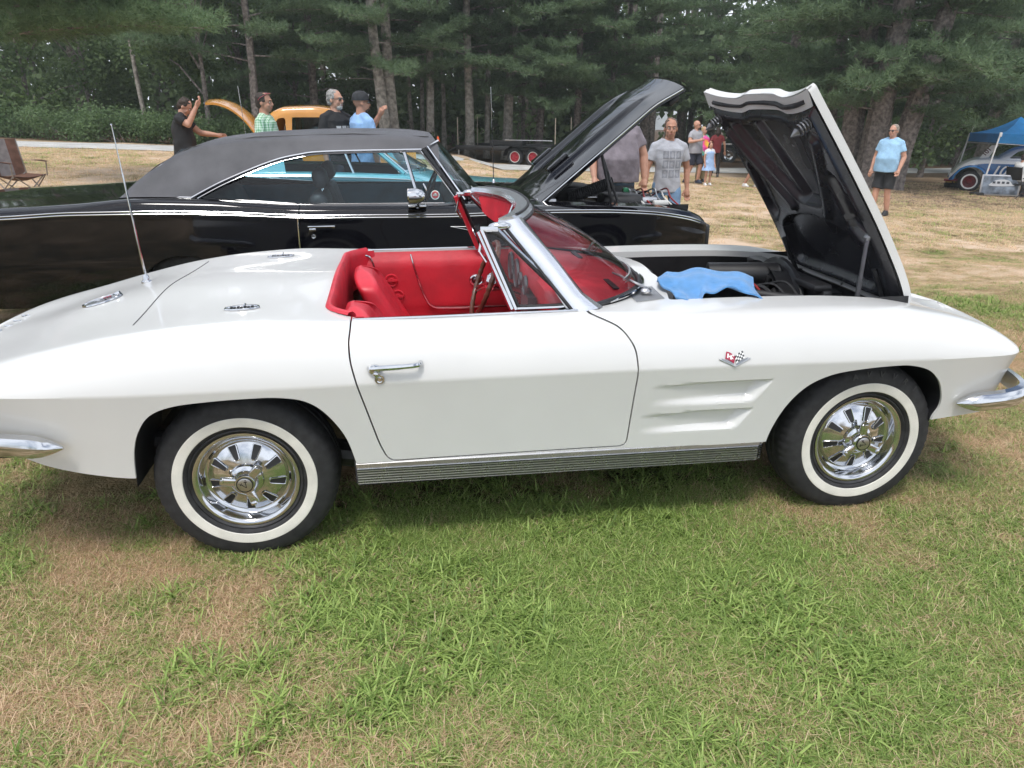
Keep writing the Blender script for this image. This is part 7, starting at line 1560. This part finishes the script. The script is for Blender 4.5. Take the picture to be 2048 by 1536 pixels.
def scatter(n, x0, x1, y0, y1): return np.stack([rg.uniform(x0, x1, n), rg.uniform(y0, y1, n)], 1)
def visible(P, m=90):
    d = np.stack([P[:, 0], P[:, 1], gz(P[:, 0], P[:, 1])], 1)-CAM; z = d@_f; u = 1024+FPX*(d@_r)/np.maximum(z, .1); v = 768-FPX*(d@_u)/np.maximum(z, .1); return (z > .2) & (u > -m) & (u < 2048+m) & (v > -50) & (v < 1536+2*m)
zones = [(34000, -2.2, 4.6, -2.3, .25, 0), (26000, -3.5, 7.5, .25, 3.2, 0), (34000, -8, 13, 3.2, 9, 1), (30000, -16, 22, 9, 25, 2)]
PT = []; ID = []; SCL = []; DRY = []
for n, x0, x1, y0, y1, lev in zones:
    P = scatter(n, x0, x1, y0, y1); P = P[visible(P)]; P = P[~((P[:, 0] > -1.0) & (P[:, 0] < 2.85) & (P[:, 1] > .55) & (P[:, 1] < 4.8))]; d = dryness(P[:, 0], P[:, 1])+rg.normal(size=len(P))*.24
    r1 = rg.random(len(P)); keep = r1 > np.where(P[:, 1] < 2.2, np.clip((d-1.15)*.6, 0, .5), np.clip((d-.85)*1.3, 0, .93)); P, d = P[keep], d[keep]; k = len(P); r2 = rg.random(k)
    coarse = fbm(P[:, 0], P[:, 1], 1.6, 77) > .56
    idx = np.where(d > .62, 8+rg.integers(0, 4, k), np.where(coarse & (r2 < .6) & (d < .45), 5+rg.integers(0, 3, k), rg.integers(0, 5, k)))
    straw_mix = rg.random(k) < np.clip(d, 0, 1)*.5; idx = np.where(straw_mix, 8+rg.integers(0, 4, k), idx)
    clov = (fbm(P[:, 0], P[:, 1], 1.3, 55) > .45) & (rg.random(k) < .0) & (d < .4); idx = np.where(clov, 15+rg.integers(0, 3, k), idx)
    sc = rg.uniform(.7, 1.15, k)*(1.0-.25*np.clip(d, 0, 1))
    if lev >= 1: sc *= .75
    if lev == 2: idx = 12+rg.integers(0, 3, k); sc = rg.uniform(.45, .85, k)
    near_car = (np.abs(P[:, 1]-.8) < .95) & (P[:, 0] > -1.2) & (P[:, 0] < 3.3); sc = np.where(near_car, sc*.8, sc)
    PT.append(np.stack([P[:, 0], P[:, 1], gzn(P[:, 0], P[:, 1])+0*P[:, 0]], 1)); ID.append(idx); SCL.append(sc); DRY.append(np.clip(d*.95-.02, 0.0, 1.0))
PT = np.concatenate(PT); ID = np.concatenate(ID); SCL = np.concatenate(SCL); DRY = np.concatenate(DRY)
me = bpy.data.meshes.new('grass'); me.vertices.add(len(PT)); me.vertices.foreach_set('co', PT.reshape(-1).astype(np.float32)); me.update()
for nm, ty, val in (('dry', 'FLOAT', DRY), ('scl', 'FLOAT', SCL), ('ang', 'FLOAT', rg.uniform(0, 6.28, len(PT)))):
    a = me.attributes.new(nm, ty, 'POINT'); a.data.foreach_set('value', val.astype(np.float32))
a = me.attributes.new('pick', 'INT', 'POINT'); a.data.foreach_set('value', ID.astype(np.int32))
grass = bpy.data.objects.new('grass', me); COL.objects.link(grass); kind(grass, 'stuff', 'short patchy green and straw-dry grass of the field')
ng = bpy.data.node_groups.new('scatter grass', 'GeometryNodeTree'); ng.interface.new_socket('Geometry', in_out='INPUT', socket_type='NodeSocketGeometry'); ng.interface.new_socket('Geometry', in_out='OUTPUT', socket_type='NodeSocketGeometry')
gi = ng.nodes.new('NodeGroupInput'); go = ng.nodes.new('NodeGroupOutput'); iop = ng.nodes.new('GeometryNodeInstanceOnPoints'); jn = ng.nodes.new('GeometryNodeJoinGeometry')
for o in reversed(pobj):
    oi = ng.nodes.new('GeometryNodeObjectInfo'); oi.inputs['Object'].default_value = o; oi.inputs['As Instance'].default_value = True; ng.links.new(oi.outputs['Geometry'], jn.inputs['Geometry'])
def na(nm, ty): n_ = ng.nodes.new('GeometryNodeInputNamedAttribute'); n_.data_type = ty; n_.inputs['Name'].default_value = nm; return n_.outputs['Attribute']
ng.links.new(gi.outputs[0], iop.inputs['Points']); ng.links.new(jn.outputs[0], iop.inputs['Instance']); iop.inputs['Pick Instance'].default_value = True; ng.links.new(na('pick', 'INT'), iop.inputs['Instance Index'])
cx = ng.nodes.new('ShaderNodeCombineXYZ'); ng.links.new(na('ang', 'FLOAT'), cx.inputs['Z']); ng.links.new(cx.outputs[0], iop.inputs['Rotation']); ng.links.new(na('scl', 'FLOAT'), iop.inputs['Scale']); ng.links.new(iop.outputs[0], go.inputs[0])
md = grass.modifiers.new('scatter', 'NODES'); md.node_group = ng
# ================================================================ scattering volume added over the whole field to lift the dark wood
hz = MB(); hz.box((0, 52, 10), (200, 150, 28)); hm_ = bpy.data.materials.new('added_veil'); hm_.use_nodes = True; t = hm_.node_tree; t.nodes.clear()
pv = t.nodes.new('ShaderNodeVolumePrincipled'); pv.inputs['Color'].default_value = (.86, .93, .92, 1); pv.inputs['Density'].default_value = .0011; pv.inputs['Anisotropy'].default_value = .1
ho = t.nodes.new('ShaderNodeOutputMaterial'); t.links.new(pv.outputs[0], ho.inputs['Volume']); hobj = hz.build('added_veil', hm_, smooth=False); kind(hobj, 'stuff', 'faint scattering veil added over the field to lighten the dark wood')
SC.cycles.volume_step_rate = 4.0; SC.cycles.volume_max_steps = 64
